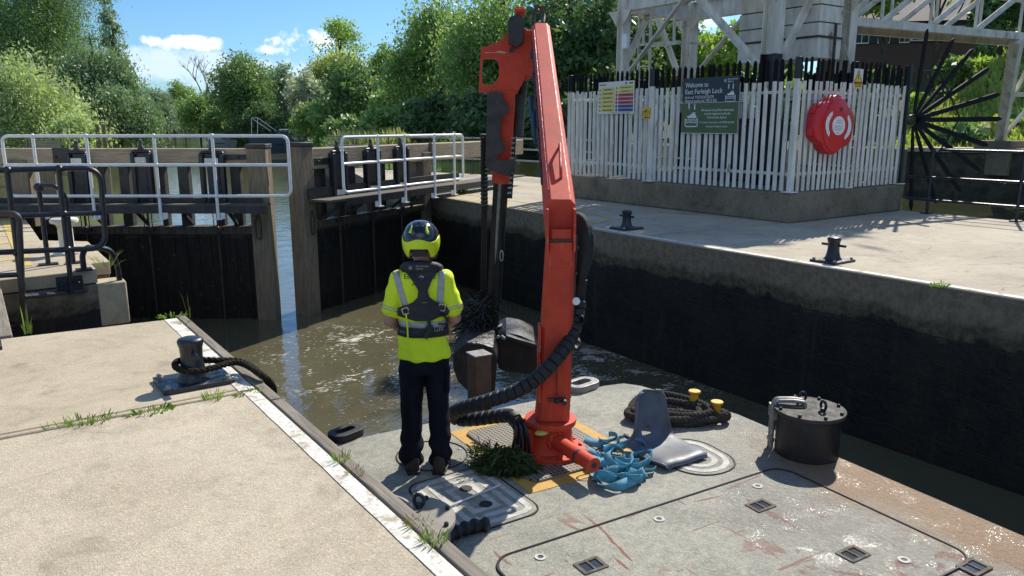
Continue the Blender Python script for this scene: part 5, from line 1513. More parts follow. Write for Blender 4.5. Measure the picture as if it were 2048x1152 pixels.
f2, Mx, k = pl(DT + .05)
out = [(957, 184), (962, 98), (976, 94), (1000, 84), (1014, 70), (1022, 62), (1048, 62), (1052, 66), (1064, 64), (1066, 150), (1050, 152), (1044, 168), (1036, 178), (1030, 186)]
hole = [(966, 121), (971, 119), (990, 119), (996, 124), (998, 136), (998, 150), (993, 161), (982, 169), (971, 170), (964, 164), (963, 140)]
dots = [[(x + 1.1 * math.cos(a), y + 1.1 * math.sin(a)) for a in np.linspace(0, 6.283, 8, False)] for x, y in ((962, 113), (982, 113), (992, 113), (960, 177), (979, 177), (988, 177))]
m = MB(); m.plate(f2(out), [f2(hole)] + [f2(d_) for d_ in dots], .03, Mx); hd = obj('head_plate', m, mt['red'], crane, bevel=.003)
m = MB(); m.plate(f2([(1006, 100), (1010, 78), (1022, 62), (1050, 62), (1066, 72), (1066, 150), (1044, 160), (1036, 178), (1030, 186), (1002, 186)]), [], .20, Mx @ Matrix.Translation((0, 0, -.13)), .012); obj('head_block', m, mt['red'], hd)
m = MB(); m.tube(f2_pts if False else [Mx @ Vector((x, y, -.04)) for x, y in f2([(1040, 75), (1075, 72)])], .06, 16); m.tube([Mx @ Vector((x, y, -.05)) for x, y in f2([(1052, 130), (1078, 128)])], .075, 16); obj('knuckle', m, mt['red'], hd)
m = MB(); m.plate(f2([(1017, 52), (1022, 43), (1036, 38), (1044, 42), (1047, 50), (1045, 88), (1032, 97), (1019, 90)]), [], .10, Mx @ Matrix.Translation((0, 0, .06)), .01); m.plate(f2([(1018, 100), (1028, 97), (1028, 105), (1019, 107)]), [], .02, Mx @ Matrix.Translation((0, 0, .02))); obj('dark_cover', m, mt['wet_black'], hd)
m = MB(); m.box((0, 0, 0), (.10, .12, .07), Mx @ Matrix.Translation((.19, .59, .05))); m.tube([Mx @ Vector((.13, .61, .1)), Mx @ Vector((.25, .61, .1))], .025, 10); obj('pin_lug', m, mt['red'], hd, bevel=.01)
m = MB(); pts = f2([(968, 108), (985, 107), (1012, 108), (1013, 106.5), (1000, 103), (990, 106), (972, 106)]); m.prism(pts, .001, Mx @ Matrix.Translation((0, 0, .0155))); obj('scraped_paint', m, M('bare_scrape', (.50, .36, .26), (.56, .30, .2), 30, rough=.6), hd, smooth=None)
# inner arm, cover plates and extension rams hanging to the grab
DA, DG = DT + .1, 9.4
m = MB(); m.beam(W(1013, 180, DA), W(1007, 348, DA + .1), .20, .19, up=FWD, w2=.17, h2=.17); arm = obj('inner_arm', m, mt['red'], crane, bevel=.01)
f3, M3, k3 = pl(DA - .14)
m = MB(); m.plate(f3([(975, 184), (1004, 184), (1004, 200), (1013, 203), (1017, 215), (1014, 226), (1002, 230), (1000, 276), (1008, 282), (1010, 292), (1004, 302), (994, 306), (994, 318), (1012, 320), (1030, 314), (1030, 336), (1018, 350), (1004, 346), (980, 338), (970, 328)]), [], .035, M3, .004); obj('arm_guard', m, mt['dark_steel'], arm)
m = MB(); m.tube([W(1003, 350, DA + .05), W(984, 660, DG)], .088, 20); rm = obj('extension_ram', m, mt['wet_black'], crane, smooth=50)
m = MB(); m.tube([W(1003, 343, DA + .05), W(1002, 364, DA + .07)], .105, 20); obj('ram_collar', m, mt['red'], rm)
m = MB(); m.tube([W(1000, 362, DA - .02), W(984, 640, DG - .1)], .02, 8); obj('ram_pipe', m, mt['grey_steel'], rm)
m = MB(); m.beam(W(968, 268, DA), W(969, 420, DA + .15), .075, .06, up=FWD); m.beam(W(969, 400, DA + .15), W(966, 610, DG), .07, .06, up=FWD)
for i in range(18): m.box(W(968.5 + .3 * math.sin(i * 2.1), 276 + i * 8, DA - .03), (.085, .04, .02))
obj('hose_track', m, mt['rubber'], crane, bevel=.006)
m = MB(); m.beam(W(1026, 272, DA), W(1018, 396, DA + .12), .075, .05, up=FWD); hr = obj('chain_track', m, mt['rubber'], crane, bevel=.004)
m = MB()
for i in range(12): m.box(W(1026 - 8 * i / 12, 276 + i * 10, DA - .03), (.05, .012, .02))
obj('track_link', m, mt['grey_steel'], hr)
m = MB(); m.tube([W(1048, 150, DT + .3), W(1037, 262, DT + .3)], .05, 14); m.tube([W(1040, 190, DT + .3), W(1034, 272, DT + .25)], .07, 14); obj('knuckle_ram', m, mt['dark_steel'], crane)
m = MB(); m.tube(catmull([W(1062, 195, 7.6), W(1066, 230, 7.4), W(1070, 275, 7.2)], 8), .03, 8); m.tube(catmull([W(1066, 200, 7.6), W(1069, 240, 7.3), W(1072, 290, 7.1)], 8), .02, 8); obj('boom_hose', m, mt['blue_black'], crane)
m = MB(); c = W(1003, 512, DG - .6); m.tube([c + (RGT * .018 * math.cos(a) + UP * .06 * math.sin(a)) for a in np.linspace(0, 2 * math.pi, 14, False)], .008, 6, closed=True); obj('shackle', m, mt['grey_steel'], crane)
# grab: two clamshell jaws
GC = W(990, 688, DG); 
m = MB(); m.tube([W(985, 650, DG), W(992, 690, DG)], .13, 18); m.box(GC, (.3, .26, .22), Matrix.Identity(4)); m.tube([GC - RGT * .25 - FWD * .1, GC + RGT * .25 - FWD * .1], .05, 12); gb = obj('grab_head', m, mt['wet_black'], crane, bevel=.02)


def jaw(name, outl, D_, depth, mat_):
    f4, M4, k4 = pl(D_); m = MB(); m.plate(f4(outl), [], depth, M4, .02); return obj(name, m, mat_, gb, bevel=0)


jaw('grab_jaw', [(998, 676), (1012, 669), (1040, 674), (1068, 688), (1076, 704), (1074, 735), (1064, 752), (1020, 748), (1000, 742), (994, 716)], DG, .75, mt['wet_black'])
jaw('grab_jaw', [(905, 714), (928, 689), (958, 692), (982, 700), (990, 722), (985, 790), (940, 796), (914, 770), (905, 742)], DG - .6, .7, M('wet_brown_steel', (.045, .034, .030), (.022, .019, .019), 5, rough=.25, rough2=.5, bump=.5, bscale=9, bdist=.04))
m = MB(); f4, M4, k4 = pl(DG - .35); m.beam(W(1010, 672, DG - .45), W(1070, 690, DG - .4), .05, .12, up=FWD); m.beam(W(950, 684, DG - .4), W(968, 696, DG - .4), .1, .2, up=FWD); obj('jaw_edge', m, mt['wet_black'], gb, bevel=.01)
m = MB(); c = W(996, 673, DG - .5); m.tube([c, c - FWD * .03], .018, 10); m.tube([W(1002, 672, DG - .5), W(1010, 678, DG - .5)], .02, 8); obj('jaw_pin', m, mt['grey_steel'], gb)

# hose bundle: spiral wrapped hose leaving the mast, looping behind the worker and back to the base
DH1 = DC - .22
hp = [W(1158, 600, DC + .02), W(1152, 640, DC - .02), W(1140, 678, DC - .10), W(1112, 718, DH1), W(1072, 758, DH1), W(1025, 785, DH1), W(975, 802, DH1 + .05), W(930, 815, DH1 + .15), W(908, 826, DH1 + .25), W(916, 838, DH1 + .3), W(950, 838, DH1 + .25), W(990, 833, DH1 + .18), W(1020, 832, DH1 + .1), W(1038, 850, DH1 + .02)]
pts = resample(catmull(hp, 12), .0085)
m = MB(); m.tube(pts, lambda i: .052 + .0055 * ((i % 7) / 7.0) - (.009 if i % 7 == 0 else 0), 14); hb = obj('wrapped_hose', m, mt['rubber'], crane, smooth=50)
m = MB()
for k in range(5):
    o_ = RGT * (.018 * (k - 2)) + FWD * (.012 * ((k * 3) % 5 - 2)); m.tube(catmull([W(1030, 838, DH1 + .05) + o_, W(1042, 856, DH1) + o_, W(1042 + 3 * (k - 2), 890, DH1 + .02) + o_, W(1040 + 5 * (k - 2), 925, DH1 + .1) + o_, W(1052 + 4 * k, 930, DH1 + .2)], 8), .013, 8)
obj('base_hose', m, mt['blue_black'], crane)
m = MB()
for k in range(4): m.tube(catmull([W(1160 + 4 * k, 560, DC), W(1157 + 3 * k, 610, DC + .02), W(1154 + 2 * k, 650, DC), W(1150, 680, DC - .08)], 8), .011, 8)
obj('riser_hose', m, mt['rubber'], crane)
m = MB()
for yc, xx in ((640, 1160), (690, 1154)):
    m.add([], [])
    ring = [W(xx + 8 * math.cos(a), yc + 9 * math.sin(a), DC - .06) for a in np.linspace(-2.2, 2.2, 16)]; vs = [p - FWD * .03 for p in ring] + [p + FWD * .03 + UP * .02 for p in ring]; n_ = len(ring)
    m.add(vs, [(i, i + 1, n_ + i + 1, n_ + i) for i in range(n_ - 1)])
o = obj('loose_strap', m, mt['rubber'], crane); so = o.modifiers.new('s', 'SOLIDIFY'); so.thickness = .004
m = MB(); c = W(1152, 602, DC - .08); m.lathe([(.012, 0), (.028, .0), (.03, .006), (.028, .012), (.012, .012)], 20, frame(c, RGT, -FWD)); obj('hose_tag', m, mt['white_paint'], crane)
rg = []
for f_, (x, y, rx) in enumerate(((1152, 424, 6), (1158, 430, 14), (1166, 452, 19), (1169, 490, 20), (1166, 530, 17), (1160, 560, 11), (1158, 575, 7))):
    c = W(x, y, DC + .03); r = rx * (DC + .03) / FPX * 1.04
    rg.append([c + (RGT * math.cos(a) * r + FWD * math.sin(a) * r * 1.25) * (1 + .10 * math.sin(5 * a + f_ * .9)) for a in np.linspace(0, 2 * math.pi, 28, False)])
m = MB(); m.loft(rg); obj('hose_shroud', m, mt['fabric_black'], crane, smooth=80, sub=1)

# ------------------------------------------------------------------ the worker, seen from behind
mt['skin'] = M('weathered_skin', (.42, .22, .15), (.36, .18, .12), 14, rough=.55, bump=.1, bscale=90)
mt['hivis'] = M('yellow_hi_vis_cloth', (.74, .88, .02), (.66, .80, .016), 5, rough=.8, bump=.25, bscale=60)
mt['silver'] = M('silver_reflective_tape', (.40, .41, .42), (.32, .33, .34), 30, rough=.45)
mt['navy_cloth'] = M('navy_work_cloth', (.009, .011, .019), (.005, .006, .011), 7, rough=.9, bump=.4, bscale=30, bdist=.01, spec=.2)
mt['life_black'] = M('black_life_jacket', (.012, .013, .017), (.020, .021, .026), 8, rough=.65, bump=.3, bscale=50)
mt['helmet_navy'] = M('gloss_navy_helmet', (.012, .014, .022), (.010, .012, .018), 4, rough=.12, coat=.5)
mt['helmet_yellow'] = M('fluo_yellow_helmet', (.62, .78, .02), (.58, .74, .02), 4, rough=.25)
mt['boot'] = M('worn_black_boots', (.022, .018, .016), (.04, .034, .028), 12, rough=.75, bump=.4)
FO = G(853, 938, DZ)
man = thing('person', 'person in yellow hi-vis shirt and climbing helmet seen from behind, watching the grab', 'person', FO, -YAW)


def ell(c, rx, ry, n=20, rot=0.0):
    return [Vector((c[0] + rx * math.cos(a), c[1] + ry * math.sin(a), c[2])) for a in np.linspace(0, 2 * math.pi, n, False)]


def limb(mb, pts, rad, n=14):
    pp = catmull(pts, 6); rr = []
    for i in range(len(pp)):
        f_ = i / (len(pp) - 1) * (len(rad) - 1); k = min(int(f_), len(rad) - 2); rr.append(rad[k] + (rad[k + 1] - rad[k]) * (f_ - k))
    mb.tube(pp, rr, n); mb.ball(pp[0], rr[0], 12); mb.ball(pp[-1], rr[-1], 12)


SH = [(-.160, 0, 1.425), (.160, 0, 1.43)]; EL_ = [(-.232, -.03, 1.14), (.228, -.02, 1.155)]; WR = [(-.150, .175, .995), (.165, .205, 1.05)]
b = MB()
b.ball((0, .015, 1.70), .098, 18, (.86, 1.05, 1.18)); b.ball((0, .03, 1.635), .075, 14, (.85, 1.05, .95)); b.ball((0, .115, 1.685), .018, 10, (.8, 1, 1.4)); b.ball((0, .10, 1.635), .022, 10, (1.3, .6, .4))
for s_ in (-1, 1): b.ball((s_ * .088, .0, 1.68), .026, 10, (.35, .8, 1.25)); b.ball((s_ * .032, .098, 1.715), .014, 8, (1.2, .5, .7))
limb(b, [(0, .0, 1.46), (0, .005, 1.56), (0, .012, 1.62)], [.062, .056, .058])
b.loft([ell((0, 0, z), rx, ry) for z, rx, ry in ((.93, .15, .10), (1.05, .145, .095), (1.2, .155, .10), (1.35, .17, .10), (1.44, .15, .08), (1.49, .07, .055))])
for k, s_ in enumerate((-1, 1)):
    sh, el_, wr = Vector(SH[k]), Vector(EL_[k]), Vector(WR[k])
    limb(b, [sh, el_], [.058, .046]); limb(b, [el_, wr], [.045, .029])
    fd = (wr - el_).normalized(); ins = Vector((-s_, .25, 0)).normalized(); pn = fd.cross(ins).normalized()
    palm = wr + fd * .05
    b.loft([[wr + ins * x + pn * y for x, y in ((-.028, -.016), (.028, -.016), (.028, .016), (-.028, .016))], [palm + ins * x + pn * y for x, y in ((-.038, -.013), (.038, -.013), (.038, .013), (-.038, .013))], [wr + fd * .095 + ins * x + pn * y for x, y in ((-.040, -.011), (.040, -.011), (.040, .011), (-.040, .011))]])
    for j, (o_, L) in enumerate(((-.031, .058), (-.0105, .072), (.0105, .075), (.031, .066))):
        r0 = wr + fd * .085 + ins * o_
        dn = Vector((0, 0, -1))
        limb(b, [r0, r0 + fd * L * .5 + dn * .008, r0 + fd * L * .8 + dn * .03, r0 + fd * L * .85 + dn * .052], [.0095, .009, .0085, .0075], 8)
    r0 = wr + fd * .03 + ins * .034; limb(b, [r0, r0 + ins * .03 + fd * .025, r0 + ins * .035 + fd * .055 - Vector((0, 0, .012))], [.0125, .011, .009], 8)
for s_ in (-1, 1): limb(b, [(s_ * .095, 0, .92), (s_ * .10, .01, .50), (s_ * .105, -.005, .09)], [.085, .052, .038])
b.box((-.11, .06, .05), (.07, .2, .06)); b.box((.11, .06, .05), (.07, .2, .06))
bod = remesh(b, .0068, 3)
obj('body', bod, mt['skin'], man, True, smooth=180)
m = MB(); m.ball((0, .008, 1.715), .100, 18, (.87, 1.06, 1.1)); obj('hair', m, M('short_grey_hair', (.07, .055, .045), (.12, .10, .09), 60, rough=.9), man, True, smooth=180)

# shirt
s = MB()
s.loft([ell((0, 0, z), rx, ry, 28) for z, rx, ry in ((.862, .196, .142), (.93, .188, .136), (1.0, .176, .126), (1.08, .166, .115), (1.18, .168, .114), (1.28, .178, .118), (1.38, .186, .116), (1.44, .176, .102), (1.485, .128, .082), (1.52, .082, .07))])
for k in (0, 1):
    sh, el_ = Vector(SH[k]), Vector(EL_[k]); d = (el_ - sh).normalized()
    limb(s, [sh - d * .0, sh + d * .12, sh + d * .215], [.068, .068, .072], 18)
    a = sh + d * .12; s.tube([a, sh + d * .235], [.066, .070], 18)


def wrinkle(p, n):
    q = Vector((p.x * 5, p.y * 5, p.z * 7)); w_ = mnoise.noise(q) * .011 + mnoise.noise(q * 2.7) * .008 + mnoise.noise(Vector((p.x * 9, p.y * 4, p.z * 30 + 6 * p.x))) * .0045 * smooth01((1.3 - p.z) / .1) + .003 * math.sin(34 * p.z + 9 * p.x) * smooth01((1.32 - p.z) / .2)
    low = smooth01((1.15 - p.z) / .2)
    w_ += low * .004 * math.sin(7 * math.atan2(p.y, p.x) + 2 * p.z * 5)
    return p + n * w_


shirt = remesh(s, .010, 5, wrinkle)
sh_o = obj('shirt', shirt, mt['hivis'], man, True, smooth=180)
bvh = BVHTree.FromPolygons([tuple(v) for v in shirt.v], shirt.f)


def back_hit(x, z, off):
    h = bvh.ray_cast(Vector((x, -1.0, z)), Vector((0, 1, 0)))
    if h[0] is None: return Vector((x, -.05, z))
    return h[0] + Vector((0, -1, 0)) * off * .6 + h[1] * off * .4


def back_patch(rows, off, cols=10):
    """rows of (z, x_left, x_right) laid on the shirt's back"""
    mb = MB(); n = cols + 1
    for z, a, c in rows: mb.v += [back_hit(a + (c - a) * i / cols, z, off) for i in range(n)]
    mb.f = [(j * n + i, j * n + i + 1, (j + 1) * n + i + 1, (j + 1) * n + i) for j in range(len(rows) - 1) for i in range(cols)]
    return mb


def interp_rows(rows, k=5):
    out = []
    for r0, r1 in zip(rows, rows[1:]):
        for j in range(k): t_ = j / k; out.append(tuple(a + (b_ - a) * t_ for a, b_ in zip(r0, r1)))
    out.append(rows[-1]); return out


def ring_band(z0, z1, off, a0=0.0, a1=2 * math.pi, n=60, c=(0, 0), tilt=0.0):
    mb = MB()
    closed = abs(a1 - a0 - 2 * math.pi) < 1e-4
    for i in range(n + (0 if closed else 1)):
        a = a0 + (a1 - a0) * i / n; d = Vector((math.cos(a), math.sin(a), 0))
        for z in (z0, (z0 + z1) / 2, z1):
            zz = z + tilt * math.cos(a); h = bvh.ray_cast(Vector((c[0], c[1], zz)) + d * .35, -d)
            p = h[0] if h[0] is not None else Vector((c[0], c[1], zz)) + d * .15
            if (p - Vector((c[0], c[1], zz))).length > .215: p = Vector((c[0], c[1], zz)) + d * .2
            mb.v.append(p + d * off)
    m_ = n if closed else n + 1
    for i in range(n):
        j = (i + 1) % m_
        for k in range(2): mb.f.append((i * 3 + k, j * 3 + k, j * 3 + k + 1, i * 3 + k + 1))
    return mb


def thick(o, th):
    so = o.modifiers.new('thick', 'SOLIDIFY'); so.thickness = th; so.offset = 0
    return o


zy = lambda y: HC - 5.2 * math.tan(PITCH + math.atan((y - 576) / FPX)) - DZ       # picture row -> height above the deck on his back
xx = lambda x: (x - 851) / FPX * 5.38
# reflective tape
for (x0, y0, x1, y1) in ((801, 545, 821, 612), (893, 543, 888, 610)):
    rows = [(zy(y0 + (y1 - y0) * t_), xx(x0 + (x1 - x0) * t_) - .023, xx(x0 + (x1 - x0) * t_) + .023) for t_ in np.linspace(0, 1, 12)]
    thick(obj('reflective_tape', back_patch(rows, .0035, 4), mt['silver'], sh_o, True, smooth=180), .002)
thick(obj('reflective_tape', ring_band(1.095, 1.145, .0035), mt['silver'], sh_o, True, smooth=180), .002)
for k in (0, 1):                                                     # grey lines at the sleeve hems
    sh, el_ = Vector(SH[k]), Vector(EL_[k]); d = (el_ - sh).normalized(); u = d.orthogonal().normalized(); w_ = d.cross(u); mb = MB()
    for off_ in (.196, .214):
        vs = []
        for a in np.linspace(0, 2 * math.pi, 28, False):
            dr = u * math.cos(a) + w_ * math.sin(a)
            for e in (-.0035, .0035):
                c = sh + d * (off_ + e); h = bvh.ray_cast(c + dr * .2, -dr); p = h[0] if h[0] is not None and (h[0] - c).length < .11 else c + dr * .083
                vs.append(p + dr * .002)
        mb.add(vs, [(2 * i, 2 * ((i + 1) % 28), 2 * ((i + 1) % 28) + 1, 2 * i + 1) for i in range(28)])
    thick(obj('sleeve_stripe', mb, mt['silver'], sh_o, True), .001)


def back_text(body, size, x, z, off, mat_, parent, sx=1.0):
    t_ = MB(); t_.text(body, size, None, .0004, 'CENTER', sx)
    t_.v = [back_hit(x + v.x, z + v.y, off + (v.z * 0.5)) for v in t_.v]
    obj('lettering', t_, mat_, parent, True, smooth=None)


back_text('Environment', .043, xx(850), zy(557), .004, mt['ink_black'], sh_o); back_text('Agency', .043, xx(853), zy(569), .004, mt['ink_black'], sh_o)

# life jacket
rows = [(zy(y), xx(a), xx(c)) for y, a, c in ((533, 810, 892), (540, 814, 889), (547, 824, 882), (555, 834, 876), (565, 842, 871), (578, 848, 866), (590, 847, 868), (600, 838, 879), (608, 822, 893), (615, 808, 903), (622, 804, 906), (628, 806, 904), (632, 824, 888), (637, 842, 872))]
yk = thick(obj('life_jacket', back_patch(interp_rows(rows), .014, 12), mt['life_black'], man, True, smooth=180), .022)
cl = MB(); pth = []
for a in np.linspace(R(-212), R(32), 24):
    back = max(0, -math.sin(a)); pth.append((Vector((.112 * math.cos(a), .012 + .086 * math.sin(a), 1.505 + .018 * back - .03 * max(0, math.sin(a)))), back))
cl.loft([[p + Vector((math.cos(q), 0, 0)).x * Vector((p.x, p.y, 0)).normalized() * .040 + Vector((0, 0, 1)) * (.030 + .020 * bk) * math.sin(q) for q in np.linspace(0, 2 * math.pi, 14, False)] for p, bk in pth])
obj('collar', cl, mt['life_black'], yk, True, smooth=180)
for z0, z1, o_ in ((zy(628), zy(612), .010),):
    thick(obj('chest_strap', ring_band(z0, z1, o_, R(-20), R(200)), mt['life_black'], yk, True, smooth=180), .004)
t_ = MB(); t_.text('Environment', .017, None, .0004, 'CENTER'); t_.text('Agency', .017, Matrix.Translation((-.02, -.017, 0)), .0004, 'CENTER')
t_.v = [Vector((v.x + .02, -.118 - v.z * .3 - (.002), 1.535 + v.y)) for v in t_.v]
obj('lettering', t_, mt['silver'], yk, True, smooth=None)
m = MB(); m.plate([(.012 * math.cos(a), .012 * math.sin(a)) for a in np.linspace(0, 6.283, 20, False)], [[(.0095 * math.cos(a), .0095 * math.sin(a)) for a in np.linspace(0, 6.283, 20, False)]], .001); m.prism([(-.005, -.006), (.005, -.006), (0, .007)], .0008)
m.v = [Vector((v.x - .062, -.119 - v.z, 1.529 + v.y)) for v in m.v]; obj('logo', m, mt['silver'], yk, True, smooth=None)
m = MB(); c = back_hit(xx(854), zy(553), .028); m.plate([(.018, 0), (0, .013), (-.018, 0), (0, -.013)], [[(.006 * math.cos(a), .006 * math.sin(a)) for a in np.linspace(0, 6.283, 12, False)]], .002, frame(c, (1, 0, 0), (0, -1, 0))); obj('logo', m, mt['silver'], yk, True, smooth=None)
back_text('SPINLOCK'.lower()[:0] + 'spinlock', .011, xx(860), zy(601), .0262, mt['silver'], yk)
for x, y, tl in ((824, 617, .35), (893, 613, -.2)):
    c = back_hit(xx(x), zy(y), .03); m = MB(); m.plate(rrect(0, 0, .05, .05, .008), [rrect(0, 0, .036, .036, .006)], .006, frame(c, (math.cos(tl), 0, math.sin(tl)), (0, -1, 0))); obj('buckle', m, mt['chrome'], yk, True)
m = MB(); c0, c1 = back_hit(xx(866), zy(632), .02), back_hit(xx(868), zy(652), .035); m.tube([c0, c1], .012, 8); m.beam(c1, back_hit(xx(860), zy(672), .04), .03, .012, up=(0, 1, 0)); m.box(c1, (.045, .025, .05)); obj('crotch_strap', m, mt['life_black'], yk, True, bevel=.003)
m = MB(); m.tube([back_hit(xx(824), zy(622), .03), back_hit(xx(826), zy(645), .03), back_hit(xx(826), zy(672), .02)], .006, 6); obj('pull_cord', m, mt['hivis'], yk, True)
m = MB(); m.tube(catmull([back_hit(xx(888), zy(625), .03), back_hit(xx(900), zy(635), .03), back_hit(xx(897), zy(648), .03), back_hit(xx(884), zy(644), .035)], 6), .007, 6); obj('pull_cord', m, mt['life_black'], yk, True)
blt = thick(obj('work_belt', ring_band(1.035, 1.10, .010), mt['life_black'], man, True, smooth=180), .004)
back_text('GER', .038, xx(809), zy(664), .0145, mt['silver'], blt); back_text('LLFIN', .038, xx(887), zy(660), .0145, mt['silver'], blt, .8)

# trousers, boots
q = MB()
q.loft([ell((0, 0, z), rx, ry, 26) for z, rx, ry in ((.97, .160, .112), (.90, .172, .122), (.82, .176, .128), (.76, .168, .12))])
for s_ in (-1, 1):
    zs_ = [(.80, .092, .0), (.70, .093, .0), (.55, .082, .012), (.45, .076, .014), (.33, .078, .0), (.20, .080, -.008), (.10, .086, -.01), (.055, .082, -.005)]
    q.loft([ell((s_ * (.088 + .028 * (.8 - z)), y, z), r * .98, r * 1.08, 20) for z, r, y in zs_])


def wr2(p, n):
    a_ = math.atan2(p.y, abs(p.x) - .1); fold = .012 * math.sin(46 * p.z + 2.0 * math.sin(a_ * 1.0 + (1 if p.x > 0 else 2.2))) * smooth01((.42 - p.z) / .3)
    q_ = Vector((p.x * 7, p.y * 7, p.z * 5)); return p + n * (fold + mnoise.noise(q_) * .013 + mnoise.noise(q_ * 2.5) * .006)


tro = remesh(q, .0095, 3, wr2)
tr_o = obj('trousers', tro, mt['navy_cloth'], man, True, smooth=180)
m = MB(); m.box((.172, -.02, .70), (.03, .13, .17)); obj('thigh_pocket', m, mt['navy_cloth'], tr_o, True, bevel=.012)
for s_, to in ((-1, .28), (1, .10)):
    m = MB(); T_ = Matrix.Translation((s_ * .108, -.005, 0)) @ Matrix.Rotation(-s_ * to, 4, 'Z')
    prof = [(-.10, .042, .0), (-.085, .048, .0), (-.02, .047, .0), (.08, .050, .0), (.15, .045, .0), (.19, .026, .0)]
    tops = [.13, .15, .145, .09, .07, .05]
    rr = []
    for (y, w_, _), tz in zip(prof, tops): rr.append([Vector((-w_, y, .004)), Vector((w_, y, .004)), Vector((w_, y, tz * .55)), Vector((w_ * .72, y, tz)), Vector((-w_ * .72, y, tz)), Vector((-w_, y, tz * .55))])
    m.loft(rr, M=T_); bo_ = obj('boot', m, mt['boot'], man, True, smooth=60, sub=1)
    m = MB(); m.prism([(-.045, -.105), (.045, -.105), (.05, 0), (.054, .09), (.045, .16), (.02, .198), (-.02, .198), (-.045, .16), (-.054, .09), (-.05, 0)], .022, T_ @ Matrix.Translation((0, 0, .001))); obj('sole', m, mt['rubber'], bo_, True, bevel=.004)

# helmet
hc = Vector((0, .012, 1.695)); hx, hy, hz = .122, .150, .137


def shell(zlow, off=0.0, ztop=None, n=48, k=14):
    mb = MB()
    for i in range(k + 1):
        for j in range(n):
            a = 2 * math.pi * j / n; zl = zlow(a); e0 = math.asin(max(-.95, min(.99, (zl - hc.z) / (hz + off)))); e1 = R(90) if ztop is None else math.asin(max(-.95, min(.99, (ztop(a) - hc.z) / (hz + off))))
            e = e0 + (e1 - e0) * i / k; ce = math.cos(e) ** .82 if math.cos(e) > 1e-6 else 0
            mb.v.append(hc + Vector(((hx + off) * ce * math.cos(a), (hy + off) * ce * math.sin(a), (hz + off) * math.sin(e))))
    mb.f = [(i * n + j, i * n + (j + 1) % n, (i + 1) * n + (j + 1) % n, (i + 1) * n + j) for i in range(k) for j in range(n)]
    return mb


def rim(a):                                                        # lower rim: arch at the nape, ear drops at the sides
    s_ = math.sin(a); c_ = abs(math.cos(a))
    back = max(0, -s_)
    return 1.648 - .062 * smooth01((c_ - .45) / .3) * (1 - smooth01((c_ - .97) / .03) * .2) + .012 * back + (.03 if s_ > .5 else 0)


mid = lambda a: 1.722 + .012 * math.cos(4 * a) + .008 * math.sin(a)
hel = thick(obj('helmet', shell(lambda a: mid(a) - .004, .004), mt['helmet_navy'], man, True, smooth=180), .006)
thick(obj('helmet_rim', shell(rim, .006, mid), mt['helmet_yellow'], hel, True, smooth=180), .007)
for s_ in (-1, 1):
    pth = [(R(90 - s_ * x_), R(e_)) for x_, e_ in ((118, 66), (138, 58), (148, 47), (150, 36), (146, 26))]
    mb = MB(); vs = []
    for az_, e in pth:
        for de in (-.11, .11):
            a_ = az_ + de * .8 * s_; ce = math.cos(e + de * .35) ** .82; vs.append(hc + Vector(((hx + .0075) * ce * math.cos(a_), (hy + .0075) * ce * math.sin(a_), (hz + .0075) * math.sin(e + de * .35))))
    mb.add(vs, [(2 * i, 2 * i + 1, 2 * i + 3, 2 * i + 2) for i in range(len(pth) - 1)]); thick(obj('yellow_flash', mb, mt['helmet_yellow'], hel, True, smooth=180, sub=1), .003)
for a, e in ((-R(103), R(52)), (-R(77), R(52)), (-R(90), R(70)), (-R(60), R(24)), (-R(122), R(26))):
    ce = math.cos(e) ** .82; p = hc + Vector(((hx + .005) * ce * math.cos(a), (hy + .005) * ce * math.sin(a), (hz + .005) * math.sin(e))); m = MB(); m.ball(p, .013, 10, (1.3, .6, .6)); obj('vent_slot', m, mt['rubber'], hel, True)
m = MB(); m.box((0, -.105, 1.632), (.10, .03, .055)); m.tube([Vector((.088 * math.cos(a), .01 + .112 * math.sin(a), 1.642)) for a in np.linspace(R(-175), R(-5), 16)], .014, 8); obj('nape_adjuster', m, mt['life_black'], hel, True, bevel=.012)
for s_ in (-1, 1):
    m = MB(); m.tube(catmull([(s_ * .112, -.01, 1.61), (s_ * .10, .03, 1.575), (s_ * .06, .085, 1.565)], 6), .006, 6); obj('chin_strap', m, mt['life_black'], hel, True)

# ------------------------------------------------------------------ plastic seat shell
a_, b_ = G(1300, 893, DZ), G(1376, 932, DZ); fw = (b_ - a_); fw.z = 0; yaw_ = math.atan2(fw.y, fw.x)
seat = thing('plastic_seat', 'grey moulded plastic seat shell without legs lying on the barge deck', 'chair seat', a_, yaw_)
prof = [(-.106, .446, .06), (-.103, .436, .112), (-.092, .39, .142), (-.078, .30, .154), (-.062, .22, .165), (-.045, .155, .182), (-.02, .10, .212), (.02, .062, .222), (.07, .046, .228), (.14, .040, .230), (.22, .040, .230), (.30, .046, .226), (.36, .052, .218), (.395, .046, .205), (.41, .030, .195)]
m = MB(); nv_ = 16
for i, (x, z, hw_) in enumerate(prof):
    bk = smooth01((z - .05) / .15)
    for j in range(nv_ + 1):
        v = -1 + 2 * j / nv_; e = abs(v) ** 4
        m.v.append(Vector((x + bk * .055 * v * v + bk * .02 * e, v * hw_, z + (1 - bk) * (.03 * v * v - .035 * e))))
for i in range(len(prof) - 1):
    for j in range(nv_):
        if i == 5 and 5 <= j <= 8: continue
        m.f.append((i * (nv_ + 1) + j, i * (nv_ + 1) + j + 1, (i + 1) * (nv_ + 1) + j + 1, (i + 1) * (nv_ + 1) + j))
o = obj('seat_shell', m, mt['seat'], seat, True, smooth=180); so = o.modifiers.new('thick', 'SOLIDIFY'); so.thickness = .010; so.offset = -1; sb = o.modifiers.new('sub', 'SUBSURF'); sb.levels = 2; sb.render_levels = 2
m = MB()
pr = [Vector((x + .0, 0, z)) for x, z, _ in prof]
